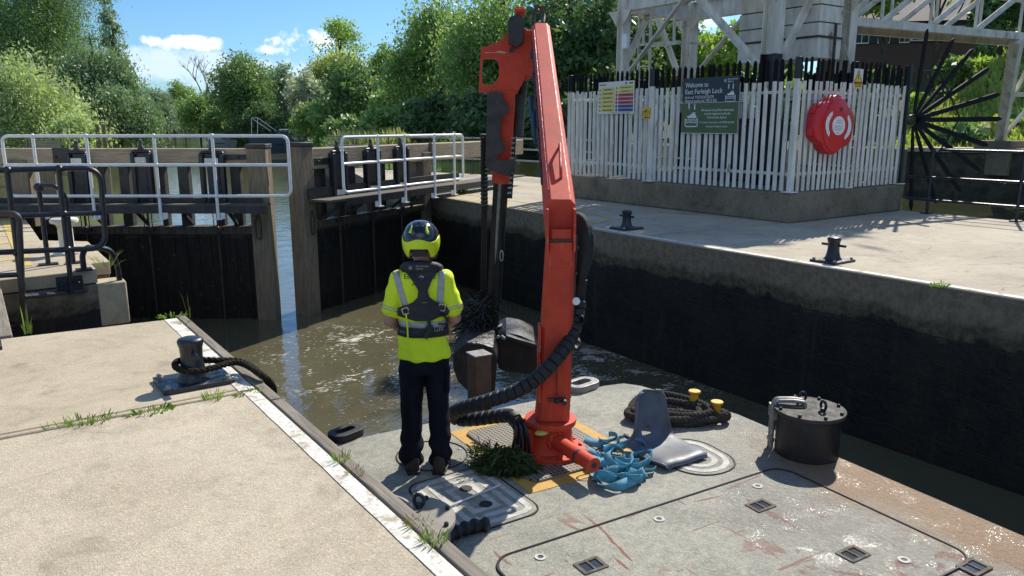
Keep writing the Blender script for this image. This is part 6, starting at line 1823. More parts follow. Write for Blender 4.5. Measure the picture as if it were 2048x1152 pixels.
for s_ in (-1, 1):
    ed = [Vector((x + smooth01((z - .05) / .15) * .075, s_ * hw_, z + (1 - smooth01((z - .05) / .15)) * -.005)) for x, z, hw_ in prof]
    m.tube(ed, .011, 8)
m.tube([Vector((prof[-1][0], v * prof[-1][2], prof[-1][1] - .005 + .03 * v * v - .035 * abs(v) ** 4)) for v in np.linspace(-1, 1, 12)], .010, 8)
obj('rolled_rim', m, mt['seat'], seat, True, smooth=60)

# ------------------------------------------------------------------ blue lifting strap
def ribbon(mb, path, wd, nrm_fn):
    n = len(path); vs = []
    for i, p in enumerate(path):
        t_ = (path[min(i + 1, n - 1)] - path[max(i - 1, 0)]).normalized(); w_ = nrm_fn(i / (n - 1)); w_ = (w_ - t_ * w_.dot(t_)).normalized(); vs += [p - w_ * wd / 2, p + w_ * wd / 2]
    mb.add(vs, [(2 * i, 2 * i + 1, 2 * i + 3, 2 * i + 2) for i in range(n - 1)])


r2 = random.Random(21); m = MB()
for (x, y, rx, ry, h_, tl, a0, sp_) in ((1212, 962, .085, .06, .052, .15, .4, 5.2), (1252, 955, .17, .075, .046, .35, 2.6, 5.6), (1270, 940, .15, .09, .05, -.3, 1.2, 4.6), (1228, 925, .12, .085, .075, .5, 3.4, 5.4), (1195, 930, .06, .10, .085, .2, 1.0, 4.4),
                                   (1252, 908, .15, .07, .065, -.5, .2, 4.2), (1215, 893, .10, .06, .07, .7, 3.9, 3.8), (1282, 925, .08, .10, .048, .4, 5.0, 4.8), (1238, 940, .09, .12, .10, -.6, 2.0, 4.0), (1205, 945, .13, .05, .11, .8, .9, 3.6), (1262, 965, .10, .06, .046, -.2, 3.0, 5.0)):
    c = G(x, y, DZ); pp = []
    for i in range(46):
        a = a0 + sp_ * i / 45; k_ = 1 + .22 * math.sin(2.3 * a + a0); pp.append(c + RGT * (.86 * rx * k_ * math.cos(a)) + FWD * (.86 * ry * k_ * math.sin(a)) + UP * max(.028, .8 * h_ + .025 * math.sin(1.7 * a + a0 * 2)))
    ribbon(m, pp, .070, lambda f_, tl=tl, a0=a0: Vector((tl * 1.5 * math.cos(a0) + .35 * math.sin(3 * f_ + a0), tl * 1.5 * math.sin(a0) + .35 * math.cos(3 * f_ + a0), 1.0)))
for pts_ in ([(1168, 888), (1200, 900), (1228, 890), (1252, 882)], [(1300, 935), (1270, 950), (1240, 945), (1215, 930)], [(1190, 975), (1225, 985), (1262, 975), (1285, 955)], [(1180, 905), (1195, 930), (1188, 960), (1200, 978)]):
    cp = resample(catmull([G(x, y, DZ) + UP * r2.uniform(.02, .07) for x, y in pts_], 10), .012); ph = r2.uniform(0, 6)
    ribbon(m, cp, .070, lambda f_, ph=ph: Vector((.8 * math.sin(1.5 * f_ + ph), .8 * math.cos(1.5 * f_ + ph), .7)))
for v in m.v: v.z = max(v.z, DZ + .008)
o = obj('lifting_strap', m, mt['strap'], smooth=180); tag(o, 'heap of blue webbing lifting strap on the deck beside the crane foot', 'strap'); so = o.modifiers.new('thick', 'SOLIDIFY'); so.thickness = .004
m = MB(); m.tube(catmull([G(1268, 893, DZ) + UP * .05, G(1285, 886, DZ) + UP * .03, G(1310, 890, DZ) + UP * .012, G(1325, 900, DZ) + UP * .01], 6), .006, 6); m.tube([G(1248, 884, DZ) + UP * .06, G(1275, 895, DZ) + UP * .03], .016, 8); obj('strap_hook', m, mt['rust'], o)

# ------------------------------------------------------------------ black rope coil and rope end
ca, cb = G(1284, 822, DZ), G(1442, 852, DZ); ax_ = (cb - ca); L_ = ax_.length; ax_.normalize(); sd_ = Vector((-ax_.y, ax_.x, 0)); pth = []
for k in range(7):
    w_ = .10 + .05 * (k % 3) + .02 * k; z = .033 + .03 * (k // 3); e0, e1 = -.04 * (k % 3), L_ * (.72 + .07 * (k % 4))
    for (f_, s__) in ((e0, 0), (e0 + .05, 1), (L_ * .35, 1.15), (e1 * .8, .8), (e1, .1), (e1 * .82, -.6), (L_ * .35, -1.0), (e0 + .05, -.9)):
        pth.append(ca + ax_ * f_ + sd_ * (s__ * w_ + rng.uniform(-.018, .018)) + UP * (z + rng.uniform(-.008, .012)))
bo2 = G(1434, 842, DZ)
for a in np.linspace(0, 9.5, 12): pth.append(bo2 + Vector((.085 * math.cos(a + 2), .085 * math.sin(a + 2), .035 + .005 * a)))
m = MB(); rope_mb(m, catmull(pth, 7), .031, .11, n=6, step=.011); tag(obj('rope_coil', m, mt['rope'], smooth=60), 'thick black rope coiled on the deck round the yellow bollards', 'rope')
m = MB(); e = [G(862, 1110, DZ) + UP * .05, G(905, 1082, DZ) + UP * .05, G(945, 1066, DZ) + UP * .045, G(978, 1060, DZ) + UP * .04]
pp = resample(catmull(e, 10), .006); m.tube(pp, lambda i: .040 + .008 * math.sin(i * .55), 14); tag(obj('rope_end', m, mt['rubber'], smooth=60), 'short black ribbed hose end on the deck beside the quay edge', 'hose')


# ------------------------------------------------------------------ small plants
def leaves_mesh(cs, dirs, ln, wd, rg_, curve=.25, n_flat=None):
    """leaf / blade quads: base point, direction, length, width"""
    mb = MB()
    for c, d, l_, w_ in zip(cs, dirs, ln, wd):
        d = Vector(d).normalized(); s_ = d.cross(Vector((rg_.uniform(-1, 1), rg_.uniform(-1, 1), rg_.uniform(-.3, .3)))); s_ = s_.normalized() if s_.length > 1e-3 else d.orthogonal().normalized(); up = s_.cross(d)
        c = Vector(c); mid = c + d * l_ * .55 + UP * l_ * curve * .3; tip = c + d * l_ - UP * l_ * curve * .25
        mb.add([c - s_ * w_ * .35, c + s_ * w_ * .35, mid + s_ * w_ * .5, mid - s_ * w_ * .5, tip], [(0, 1, 2, 3), (3, 2, 4)])
    return mb


mt['grass'] = leaf_mat('grass_blades', (.17, .27, .045), (.26, .33, .08), .4)
mt['dry_grass'] = leaf_mat('dry_grass_blades', (.30, .22, .08), (.18, .22, .06), .35)
mt['weed'] = leaf_mat('dark_pond_weed', (.035, .060, .020), (.085, .115, .045), .25)
mt['broad'] = leaf_mat('broad_weed_leaves', (.12, .21, .035), (.20, .30, .06), .4)


def tuft(label, c, n, r, h, m_, spread=.8, wd=.006, gx=1.0, broad=False):
    rg_ = random.Random(int(abs(c.x * 977 + c.y * 131)) + n); n = int(n * .6); cs, ds, ln, ws = [], [], [], []
    for i in range(n):
        a = rg_.uniform(0, 6.283); q_ = r * math.sqrt(rg_.random()); cs.append((c.x + q_ * math.cos(a) * gx, c.y + q_ * math.sin(a) / gx, c.z)); e = rg_.uniform(.15, 1) * spread
        ds.append((math.cos(a) * e, math.sin(a) * e, 1 if not broad else .55)); ln.append(h * .62 * rg_.uniform(.35, 1.1)); ws.append(wd * .7 * rg_.uniform(.7, 1.4))
    o_ = obj('grass_tuft' if not broad else 'weed_plant', leaves_mesh(cs, ds, ln, ws, rg_), m_, smooth=None)
    return tag(o_, label, 'grass tuft' if not broad else 'weed', 'tufts growing in the quay joints')


tuft('bushy green tuft in the joint just below the roped bollard', G(426, 797), 130, .055, .10, mt['grass'])
tuft('spreading low weed in the paving joint, second from the roped bollard', G(300, 824), 90, .085, .07, mt['broad'], 1.3, .016, 1.5, True)
tuft('largest bright weed clump in the paving joint, third from the roped bollard', G(178, 844), 150, .10, .085, mt['grass'], 1.2, .010, 1.5)
tuft('thin grass sprigs at the left end of the paving joint plants', G(120, 852), 50, .07, .07, mt['grass'], .9, .005, 1.4)
tuft('tiny weed where the white edge line meets the joint', G(478, 792), 40, .03, .05, mt['broad'], 1.2, .010, 1.0, True)
tuft('green and yellow sprig beside the timber at the joint', G(510, 782), 60, .05, .06, mt['grass'], 1.0, .008)
tuft('grass tuft on the coping timber above the fairlead', G(683, 921), 70, .04, .10, mt['grass'])
tuft('reddish dry tuft on the coping timber below the fairlead tuft', G(712, 946), 50, .05, .07, mt['dry_grass'], 1.2)
tuft('dry and green tuft on the coping timber nearest the camera', G(868, 1084), 130, .05, .09, mt['grass'], 1.1)
tuft('brown straggly tuft on the timber beside the dusty tank', G(838, 1050), 60, .06, .08, mt['dry_grass'], 1.4)
tuft('leafy weed on the far end of the near quay slab', G(345, 634), 60, .08, .09, mt['broad'], 1.2, .022, 1.3, True)
tuft('mossy yellow tuft on the coping timber at the slab end', G(370, 648), 70, .05, .05, mt['dry_grass'], 1.3, .006)
tuft('tall thin stalk growing at the corner of the slab', G(380, 636), 8, .02, .42, mt['dry_grass'], .25, .006)
tuft('thin grass in the corner of the dark recess', G(55, 668), 26, .03, .38, mt['grass'], .3, .007)
tuft('green weed on the right quay edge in the sun', G(1880, 572), 70, .09, .09, mt['broad'], 1.3, .018, 1.4, True)
tuft('leafy tuft by the foot of the right gate railing', G(918, 386), 90, .12, .35, mt['broad'], .9, .03, 1.0, True)
tuft('low yellow tuft on the right quay beside the gate walkway', G(938, 386), 90, .15, .2, mt['grass'], 1.1, .02)
tuft('long grass on the corner of the left quay block', G(212, 530), 40, .10, .32, mt['grass'], .8, .008)
tuft('leaning dry stalks on the corner of the left quay block', G(218, 535), 10, .06, .5, mt['dry_grass'], 1.6, .008)

# weed heap at the crane foot and weed hanging from the grab
rg = random.Random(5); wc = G(1012, 938, DZ); cs, ds, ln, ws = [], [], [], []
for i in range(1500):
    a = rg.uniform(0, 6.283); q_ = math.sqrt(rg.random()); x = .20 * q_ * math.cos(a); y = .14 * q_ * math.sin(a); h_ = .17 * (1 - q_ ** 1.6) * rg.uniform(.3, 1.05) + .012
    cs.append(wc + RGT * x + FWD * y + UP * h_); ds.append((RGT * (x * 3 + rg.uniform(-.5, .5)) + FWD * (y * 3 + rg.uniform(-.5, .5)) + UP * rg.uniform(-.9, .15))); ln.append(rg.uniform(.05, .12)); ws.append(rg.uniform(.010, .026))
for i in range(220):
    x = rg.uniform(-.26, -.10); y = rg.uniform(-.05, .12); cs.append(wc + RGT * x + FWD * y + UP * rg.uniform(.01, .16)); ds.append(RGT * rg.uniform(-1, .4) + FWD * rg.uniform(-.6, .6) + UP * rg.uniform(-.2, 1.2)); ln.append(rg.uniform(.04, .10)); ws.append(rg.uniform(.005, .012))
lm = leaves_mesh(cs, ds, ln, ws, rg)
for v in lm.v: v.z = max(v.z, DZ + .02)
tag(obj('weed_heap', lm, mt['weed'], smooth=None), 'heap of wet dark green water weed on the grating by the hoses', 'weed')
cs, ds, ln, ws = [], [], [], []; gc = W(968, 620, DG - .2)
for i in range(700):
    f_ = rg.random(); c = W(978 - 40 * f_ + rg.uniform(-14, 14), 600 + 62 * f_ + rg.uniform(-16, 16), DG - .1 + rg.uniform(-.25, .25)); cs.append(c); ds.append(RGT * rg.uniform(-1, .6) + FWD * rg.uniform(-.5, .5) + UP * rg.uniform(-1.0, .3)); ln.append(rg.uniform(.10, .34)); ws.append(rg.uniform(.008, .02))
tag(obj('hanging_weed', leaves_mesh(cs, ds, ln, ws, rg), M('wet_black_weed', (.010, .011, .009), (.022, .021, .014), 8, rough=.18), smooth=None), 'wet black weed tangled on the grab ram above the water', 'weed')

# ------------------------------------------------------------------ trees and shrubs
nr = np.random.default_rng(11)


def leaf_object(name, cen, size, aspect, m_, parent=None, drop=0.0, flat=.35):
    """many leaf-sized diamond faces at the given points"""
    n = len(cen); nm = nr.normal(size=(n, 3)); nm[:, 2] += flat; nm /= np.linalg.norm(nm, axis=1)[:, None]
    d = nr.normal(size=(n, 3)); d[:, 2] -= drop
    d -= nm * np.sum(d * nm, axis=1)[:, None]; d /= np.linalg.norm(d, axis=1)[:, None]; s_ = np.cross(nm, d)
    L = (size * nr.uniform(.7, 1.5, n))[:, None]; w_ = L * aspect
    v = np.stack([cen - d * L * .5, cen + s_ * w_ * .5, cen + d * L * .5, cen - s_ * w_ * .5], axis=1).reshape(-1, 3)
    me = bpy.data.meshes.new(name); me.vertices.add(4 * n); me.vertices.foreach_set('co', v.astype(np.float32).ravel())
    me.loops.add(4 * n); me.loops.foreach_set('vertex_index', np.arange(4 * n, dtype=np.int32)); me.polygons.add(n)
    me.polygons.foreach_set('loop_start', np.arange(0, 4 * n, 4, dtype=np.int32)); me.polygons.foreach_set('loop_total', np.full(n, 4, dtype=np.int32))
    me.update(calc_edges=True); me.materials.append(m_)
    o = bpy.data.objects.new(name, me); COL.objects.link(o)
    if parent is not None: o.parent = parent
    return o


def crown_points(kind, rx, ry, h, n_cl, per, sig):
    """clump centres inside an envelope of unit kind, then leaves round each centre; z from 0 to h"""
    u = nr.normal(size=(n_cl, 3)); u /= np.linalg.norm(u, axis=1)[:, None]
    if kind == 'column':
        z = nr.uniform(0, 1, n_cl); prof = np.clip(np.minimum(z / .12, (1.02 - z) / .75), 0, 1) ** .8; a = nr.uniform(0, 2 * np.pi, n_cl); r = np.sqrt(nr.uniform(.25, 1, n_cl)) * prof
        c = np.stack([r * np.cos(a) * rx, r * np.sin(a) * ry, z * h], 1)
    elif kind == 'umbrella':
        a = nr.uniform(0, 2 * np.pi, n_cl); r = np.sqrt(nr.uniform(0.02, 1, n_cl)); lay = nr.integers(0, 3, n_cl)
        c = np.stack([r * np.cos(a) * rx * (1 - .22 * lay), r * np.sin(a) * ry * (1 - .22 * lay), h * (.45 + .24 * lay + .10 * nr.normal(size=n_cl) * .4 - .10 * r)], 1)
    else:
        # a few big lobes give an uneven outline
        nl = 14 if kind == 'round' else 15
        lob = nr.normal(size=(nl, 3)); lob /= np.linalg.norm(lob, axis=1)[:, None]; lob[:, 2] = np.abs(lob[:, 2]) * .9 - .25
        lr = nr.uniform(.24, .52, nl); k = nr.integers(0, nl + 3, n_cl)
        shell_ = nr.uniform(.55, 1.0, n_cl) ** .6
        c = np.where((k < nl)[:, None], lob[np.minimum(k, nl - 1)] * .68 + u * (lr[np.minimum(k, nl - 1)] * shell_)[:, None], u * (.74 * shell_)[:, None])
        c = c * np.array([rx, ry, h * .5]) + np.array([0, 0, h * .5])
        if kind == 'willow':
            pass
    cen = np.repeat(c, per, axis=0) + nr.normal(size=(n_cl * per, 3)) * sig * np.array([1, 1, .8])
    if kind == 'willow':                                             # hanging curtains
        cen[:, 2] -= np.abs(nr.normal(size=len(cen))) * sig * 1.6
    cen[:, 2] = np.maximum(cen[:, 2], -.3)
    return cen, c


def tree(label, name, cx, top, half, basey, D, kind, m_, n_cl=150, per=60, dens=1.35, leaf=.22, aspect=.45, sig=None, z0=None, trunk=True, group=None, crown_from=0.0, cat='tree'):
    b_ = W(cx, basey, D); gz_ = land_h(b_.x, b_.y) if z0 is None else z0; gz_ = max(gz_, PZ - .2 if b_.x > 14.6 and b_.y < 40 else WZ)
    zt_ = W(cx, top, D).z; h = zt_ - gz_; rx = half * D / FPX
    t = thing(name, label, cat, (b_.x, b_.y, gz_), nr.uniform(0, 6.28), group)
    z1 = h * crown_from; sg = sig if sig is not None else max(.2, rx * .15)
    leaf *= .82; n_cl = int(min(1100, max(50, 4.6 * math.pi / 2 * rx * (h - z1) / (leaf * leaf * aspect * .6) / per))) if kind in ('round', 'willow') else n_cl; cen, cl = crown_points(kind, rx * .93, rx * nr.uniform(.8, 1.0), h - z1 - sg * .5, n_cl, per, sg); cen[:, 2] += z1
    # heavier inner leaf masses close the middle of the crown; the outer leaves stay fine
    n_in = int(n_cl * 6); u = nr.integers(0, len(cl), n_in); ctr = np.array([0, 0, (h - z1) * .5]); inn = ctr + (cl[u] - ctr) * nr.uniform(.25, .95, (n_in, 1)) + nr.normal(size=(n_in, 3)) * sg * .9; inn[:, 2] += z1
    if kind in ('umbrella', 'column'): inn = inn[:n_in // 6]
    cen = np.concatenate([cen, inn]); sz = np.concatenate([np.repeat(leaf * nr.uniform(.65, 1.45, len(cl)), (len(cen) - len(inn)) // len(cl)), np.full(len(inn), leaf * 1.9)])
    leaf_object('crown' if cat == 'tree' else 'foliage', cen, sz, aspect, m_, t, drop=1.6 if kind == 'willow' else .2)
    if trunk:
        m = MB(); r0 = max(.07, h * .018); tp = [Vector((0, 0, -.4)), Vector((.02 * h, .01 * h, h * .3)), Vector((0, .03 * h, h * .6)), Vector((.01 * h, 0, h * .88))]
        pp = catmull(tp, 5); m.tube(pp, lambda i: r0 * (1.15 - .95 * i / (len(pp) - 1)), 9)
        for k in range(7):
            f_ = .25 + .09 * k; st = pp[int(f_ * (len(pp) - 1))]; e = Vector(cl[nr.integers(0, len(cl))]); e.z = max(e.z + z1, st.z + .05 * h); e = st + (e - st) * .85
            q_ = [st, st.lerp(e, .5) + UP * h * .03, e]; cq = catmull(q_, 4); m.tube(cq, lambda i: r0 * .5 * (1 - .85 * i / (len(cq) - 1)), 6)
        obj('trunk', m, mt['bark'], t, True)
    return t


LM = {}
LM['willow_light'] = leaf_mat('light_willow_leaves', (0.392, 0.474, 0.225), (0.558, 0.627, 0.345), .35)
LM['grey_willow'] = leaf_mat('grey_willow_leaves', (.165, .255, .125), (.28, .375, .225), .3, (.15, .22, .12))
LM['dark'] = leaf_mat('dark_green_leaves', (0.157, 0.255, 0.103), (0.299, 0.419, 0.164), .3)
LM['mid'] = leaf_mat('mid_green_leaves', (0.225, 0.351, 0.111), (0.379, 0.507, 0.182), .35)
LM['bright'] = leaf_mat('bright_green_leaves', (0.285, 0.417, 0.089), (0.475, 0.595, 0.149), .4)
LM['yellow'] = leaf_mat('yellow_green_leaves', (0.440, 0.480, 0.120), (0.600, 0.620, 0.180), .4)
LM['blossom'] = leaf_mat('pale_blossom_leaves', (0.260, 0.340, 0.149), (1.040, 1.001, 0.958), .3)
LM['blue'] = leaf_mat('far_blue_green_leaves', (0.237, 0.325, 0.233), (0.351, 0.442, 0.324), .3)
LM['deep'] = leaf_mat('deep_green_leaves', (0.093, 0.167, 0.079), (0.204, 0.298, 0.126), .3)  # darkest of the green leaf tones
LM['purple'] = leaf_mat('copper_leaves', (0.140, 0.071, 0.120), (0.200, 0.100, 0.165), .3)
LM['reed'] = leaf_mat('reed_blades', (0.400, 0.440, 0.180), (0.680, 0.620, 0.390), .4)

# left bank
tree('dark broad tree rising behind the light willow at the top left', 'broadleaf_tree', 112, -150, 138, 288, 88, 'round', LM['dark'], 330, 80, .34)
tree('pale grey tree at the far left edge of the photo', 'broadleaf_tree', -10, 5, 62, 288, 92, 'round', LM['grey_willow'], 110, 60, .32)
tree('feathery dark poplar standing clear against the sky on the left', 'poplar_tree', 243, -18, 42, 285, 104, 'column', LM['blue'], 160, 34, .34, .4, .55)
tree('tall grey green willow with rounded top on the left bank', 'willow_tree', 205, 32, 88, 288, 80, 'willow', LM['grey_willow'], 300, 75, .34, .32)
tree('large light green willow at the left edge of the photo', 'willow_tree', 72, 66, 122, 300, 62, 'willow', LM['willow_light'], 420, 80, .28, .28)
tree('low grey green willow overhanging the river on the left bank', 'willow_tree', 245, 132, 84, 292, 70, 'willow', LM['grey_willow'], 300, 70, .28, .3)
tree('small bright sallow in front of the light willow at the waterside', 'sallow_bush', 150, 205, 68, 298, 58, 'willow', LM['willow_light'], 200, 55, .22, .3, trunk=False, cat='shrub')
# far end of the river
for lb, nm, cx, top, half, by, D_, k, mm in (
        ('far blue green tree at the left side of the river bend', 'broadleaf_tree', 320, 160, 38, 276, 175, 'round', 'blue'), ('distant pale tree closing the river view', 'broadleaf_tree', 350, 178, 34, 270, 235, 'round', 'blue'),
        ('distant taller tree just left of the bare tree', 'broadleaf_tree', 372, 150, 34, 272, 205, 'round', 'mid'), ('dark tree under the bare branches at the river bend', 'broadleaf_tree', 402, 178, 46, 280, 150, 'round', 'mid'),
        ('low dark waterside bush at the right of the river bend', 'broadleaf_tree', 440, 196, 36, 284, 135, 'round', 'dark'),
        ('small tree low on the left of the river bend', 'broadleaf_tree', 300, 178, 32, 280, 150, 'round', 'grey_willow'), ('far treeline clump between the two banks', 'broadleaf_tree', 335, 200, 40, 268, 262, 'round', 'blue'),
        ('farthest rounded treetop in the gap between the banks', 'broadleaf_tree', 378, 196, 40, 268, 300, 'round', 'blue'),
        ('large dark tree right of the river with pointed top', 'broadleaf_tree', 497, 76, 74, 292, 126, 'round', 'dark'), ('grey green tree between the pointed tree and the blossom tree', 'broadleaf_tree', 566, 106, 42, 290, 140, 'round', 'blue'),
        ('small tree with cream blossom on the right bank', 'blossom_tree', 612, 116, 40, 290, 106, 'round', 'blossom'), ('yellow green rounded tree behind the blossom tree', 'broadleaf_tree', 672, 80, 66, 285, 130, 'round', 'yellow'),
        ('dark rounded bush tree in front of the yellow green tree', 'broadleaf_tree', 714, 96, 78, 290, 84, 'round', 'dark'), ('treetop left of the weeping willow against the sky', 'broadleaf_tree', 772, 72, 40, 285, 135, 'round', 'mid'),
        ('small copper leaved tree beside the weeping willow', 'copper_tree', 778, 112, 26, 285, 110, 'round', 'purple'), ('bright green bush tree under the weeping willow', 'broadleaf_tree', 806, 138, 58, 292, 70, 'round', 'mid'),
        ('green bush overhanging the moored cruiser', 'broadleaf_tree', 636, 190, 50, 302, 82, 'round', 'mid'), ('dark shrub beside the moored cruiser on the right bank', 'broadleaf_tree', 520, 200, 60, 296, 120, 'round', 'deep')):
    far = D_ > 115
    tree(lb, nm, cx, top, half, by, D_, k, LM[mm], 190 if half > 50 else 110, 60, .36 if far else .26, .5)
tree('spreading flat topped tree standing out against the sky', 'acacia_tree', 690, 36, 48, 285, 138, 'umbrella', LM['bright'], 70, 34, .36, .5, .45, crown_from=.62)
# bare tree
bt = thing('bare_tree', 'leafless grey tree sticking up at the river bend', 'tree', W(412, 282, 152), 0)
m = MB(); r3 = random.Random(3)


def twig(p, d, L, r, k):
    e = p + d * L; m.tube([p, p.lerp(e, .5) + Vector((r3.uniform(-.04, .04) * L, r3.uniform(-.04, .04) * L, 0)), e], [r, r * .8, r * .6], 5)
    if k:
        for _ in range(3 if k > 1 else 4): twig(p.lerp(e, r3.uniform(.55, 1)), (d + Vector((r3.uniform(-.8, .8), r3.uniform(-.8, .8), r3.uniform(-.1, .5)))).normalized(), L * r3.uniform(.45, .68), r * .6, k - 1)


b_ = W(416, 282, 152); twig(b_, Vector((0, 0, 1)), 9.0, .22, 4); obj('branches', m, M('dead_wood', (.30, .24, .18), (.22, .18, .14), 4, rough=.9), bt)
# willows and dark trees on the right bank behind the crane
tree('tall weeping willow left of the red crane', 'willow_tree', 880, -60, 112, 300, 66, 'willow', LM['mid'], 420, 80, .27, .3)
tree('great willow right behind the red crane head', 'willow_tree', 1010, -110, 145, 305, 56, 'willow', LM['mid'], 480, 85, .25, .32)
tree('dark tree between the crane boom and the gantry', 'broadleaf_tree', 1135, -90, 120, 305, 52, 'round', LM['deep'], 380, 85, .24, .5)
tree('deep green tree behind the left gantry leg', 'broadleaf_tree', 1235, -70, 92, 300, 58, 'round', LM['dark'], 260, 75, .26, .5)
tree('sunlit loose tree seen through the gantry legs', 'broadleaf_tree', 1330, -40, 90, 300, 66, 'round', LM['mid'], 130, 55, .28, .5)
tree('bright bushy tree seen through the gantry beside the sluice panel', 'broadleaf_tree', 1440, 20, 80, 300, 64, 'round', LM['bright'], 170, 60, .26, .5)
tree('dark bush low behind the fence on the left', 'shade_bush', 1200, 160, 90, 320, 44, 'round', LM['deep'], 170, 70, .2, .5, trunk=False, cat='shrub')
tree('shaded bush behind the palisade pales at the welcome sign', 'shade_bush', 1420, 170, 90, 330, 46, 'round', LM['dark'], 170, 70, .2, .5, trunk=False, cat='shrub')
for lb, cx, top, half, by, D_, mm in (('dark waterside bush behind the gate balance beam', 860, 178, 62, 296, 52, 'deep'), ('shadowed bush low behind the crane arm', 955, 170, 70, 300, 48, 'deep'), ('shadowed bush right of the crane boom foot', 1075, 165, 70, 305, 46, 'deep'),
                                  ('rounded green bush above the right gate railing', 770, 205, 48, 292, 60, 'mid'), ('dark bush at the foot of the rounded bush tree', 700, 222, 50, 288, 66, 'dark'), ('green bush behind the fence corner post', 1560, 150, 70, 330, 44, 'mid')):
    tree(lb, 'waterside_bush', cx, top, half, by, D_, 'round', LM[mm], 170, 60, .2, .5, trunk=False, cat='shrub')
# right side
tree('tall leafy tree behind the sluice panel, its unseen crown added to shade the right quay', 'broadleaf_tree', 1633, -790, 196, 150, 28.5, 'round', LM['bright'], 420, 70, .30, .55, crown_from=.62)  # added tree: crown stays out of view, sized to shade the right quay
tree('leafy tree hanging over the left part of the brick house', 'broadleaf_tree', 1760, -120, 80, 130, 42, 'round', LM['bright'], 170, 60, .22, .5, crown_from=.52)
tree('overhanging tree above the brick house roof', 'broadleaf_tree', 1868, -150, 100, 140, 46, 'round', LM['mid'], 260, 70, .22, .5, crown_from=.52)
tree('dark tree at the upper right edge behind the bridge leg', 'broadleaf_tree', 1995, -110, 84, 150, 38, 'round', LM['deep'], 260, 75, .2, .5, crown_from=.05)
tree('dense tree behind the sluice panel stack', 'broadleaf_tree', 1660, -60, 62, 150, 56, 'round', LM['dark'], 150, 60, .24, .5)
tree('tree at the right border above the slope', 'broadleaf_tree', 2130, -80, 100, 160, 40, 'round', LM['mid'], 220, 70, .22, .5)
for lb, cx, top, half, by, D_, mm in (('shrub on the slope left of the spiked fan top', 1760, 128, 34, 200, 42, 'mid'), ('tall leafy shrub on the sunny slope', 1905, 112, 26, 180, 44, 'mid'), ('bushy shrub on the slope under the bridge truss', 1960, 118, 34, 175, 45, 'bright'),
                                  ('yellow green shrub beside the bridge leg', 2045, 150, 28, 220, 38, 'yellow'), ('small bright shrub behind the fan spikes', 1838, 196, 26, 240, 36, 'bright'), ('dark low shrub above the pool wall', 1930, 258, 34, 296, 30, 'dark'),
                                  ('leafy shrub behind the fence top on the slope', 1700, 165, 50, 250, 38, 'mid'), ('orange tinged shrub above the pool ledge', 1990, 262, 26, 296, 30, 'yellow'), ('shrub at the right border above the ledge', 2064, 250, 32, 296, 30, 'mid')):
    tree(lb, 'slope_shrub', cx, top, half, by, D_, 'round', LM[mm], 90, 45, .13, .5, trunk=False, cat='shrub')

# far woods: one mass each
def wood(label, x0, x1, y0, y1, D0, D1, n, m_, leaf):
    x = nr.uniform(x0, x1, n); D_ = nr.uniform(D0, D1, n); pts = np.zeros((n, 3))
    for i in range(n):
        top = y0 + (y1 - y0) * .28 * (mnoise.noise(Vector((x[i] * .02, 0, D0))) + .6 * mnoise.noise(Vector((x[i] * .06, 3, D0))) + .8)
        p = W(x[i], top + (y1 - top) * nr.random() ** .8, D_[i]); pts[i] = p
    tag(leaf_object('distant_wood', pts, leaf, .6, m_), label, 'wood', kind='stuff')


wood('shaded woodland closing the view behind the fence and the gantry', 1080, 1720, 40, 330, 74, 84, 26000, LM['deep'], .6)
wood('woodland behind the brick house on the right', 1640, 2300, -60, 150, 66, 76, 16000, LM['dark'], .6)
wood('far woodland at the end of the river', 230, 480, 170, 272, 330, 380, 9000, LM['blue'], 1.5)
wood('dark woodland behind the right bank trees', 440, 1100, 120, 300, 140, 160, 26000, LM['deep'], .85)
wood('woodland behind the left bank willows', -300, 262, 70, 292, 110, 130, 22000, LM['dark'], .8)

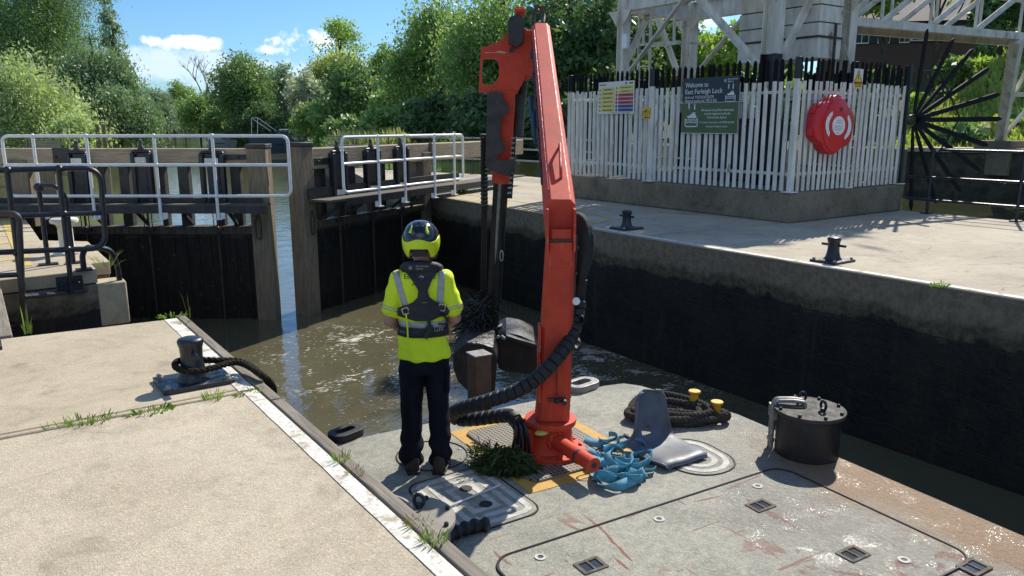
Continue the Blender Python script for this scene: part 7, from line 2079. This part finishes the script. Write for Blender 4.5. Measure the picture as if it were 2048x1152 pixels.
# reeds and ground cover: uncountable growth
pts_ = []
for i in range(5200):
    D_ = nr.uniform(54, 66); x = nr.uniform(655, 830); p = W(x, 280, D_); p.z = max(land_h(p.x, p.y), WZ); pts_.append(p)
rg = random.Random(9)
lm = leaves_mesh(pts_, [(rg.uniform(-.25, .25), rg.uniform(-.25, .25), 1) for _ in pts_], [rg.uniform(.9, 2.3) for _ in pts_], [rg.uniform(.05, .09) for _ in pts_], rg)
o = obj('reed_bed', lm, LM['reed'], smooth=None); tag(o, 'pale reeds and long grass on the right river bank', 'reeds', kind='stuff')


def cover(name, label, n, region, m_, h, w_, flat=.6):
    pts_ = []
    while len(pts_) < n:
        X, Y = region(); z = land_h(X, Y)
        if z > -1.7: pts_.append(Vector((X, Y, z - .02)))
    rg_ = random.Random(n); lm_ = leaves_mesh(pts_, [(rg_.uniform(-flat, flat), rg_.uniform(-flat, flat), 1) for _ in pts_], [h * rg_.uniform(.4, 1.3) for _ in pts_], [w_ * rg_.uniform(.6, 1.4) for _ in pts_], rg_)
    tag(obj(name, lm_, m_, smooth=None), label, 'ground cover', kind='stuff')


cover('slope_grass', 'rough flowering grass covering the slope above the weir pool', 26000, lambda: (26 + 18 * nr.random() ** 1.2, nr.uniform(-6, 17.5)), leaf_mat('sunny_slope_grass', (.40, .40, .10), (.56, .50, .20), .4), .5, .05)
cover('slope_herbs', 'green herbs and nettles covering the slope above the weir pool', 16000, lambda: (26 + 18 * nr.random() ** 1.2, nr.uniform(-6, 17.5)), LM['bright'], .5, .12)
cover('bank_grass', 'grass along the left river bank', 9000, lambda: (lerp_tab(LB, 62) - 16 * nr.random(), nr.uniform(45, 72)), mt['grass'], .8, .07)
cover('bank_nettles', 'nettles and grass along the right river bank', 12000, lambda: (lambda y: (lerp_tab(RB, y) + .5 + 9 * nr.random(), y))(nr.uniform(22, 100)), LM['mid'], .8, .10)
cover('slope_poppies', 'scattered red flowers among the grass above the weir pool', 160, lambda: (27 + 12 * nr.random(), nr.uniform(-2, 15)), leaf_mat('red_petals', (.55, .06, .04), (.62, .16, .08), .3), .55, .22)
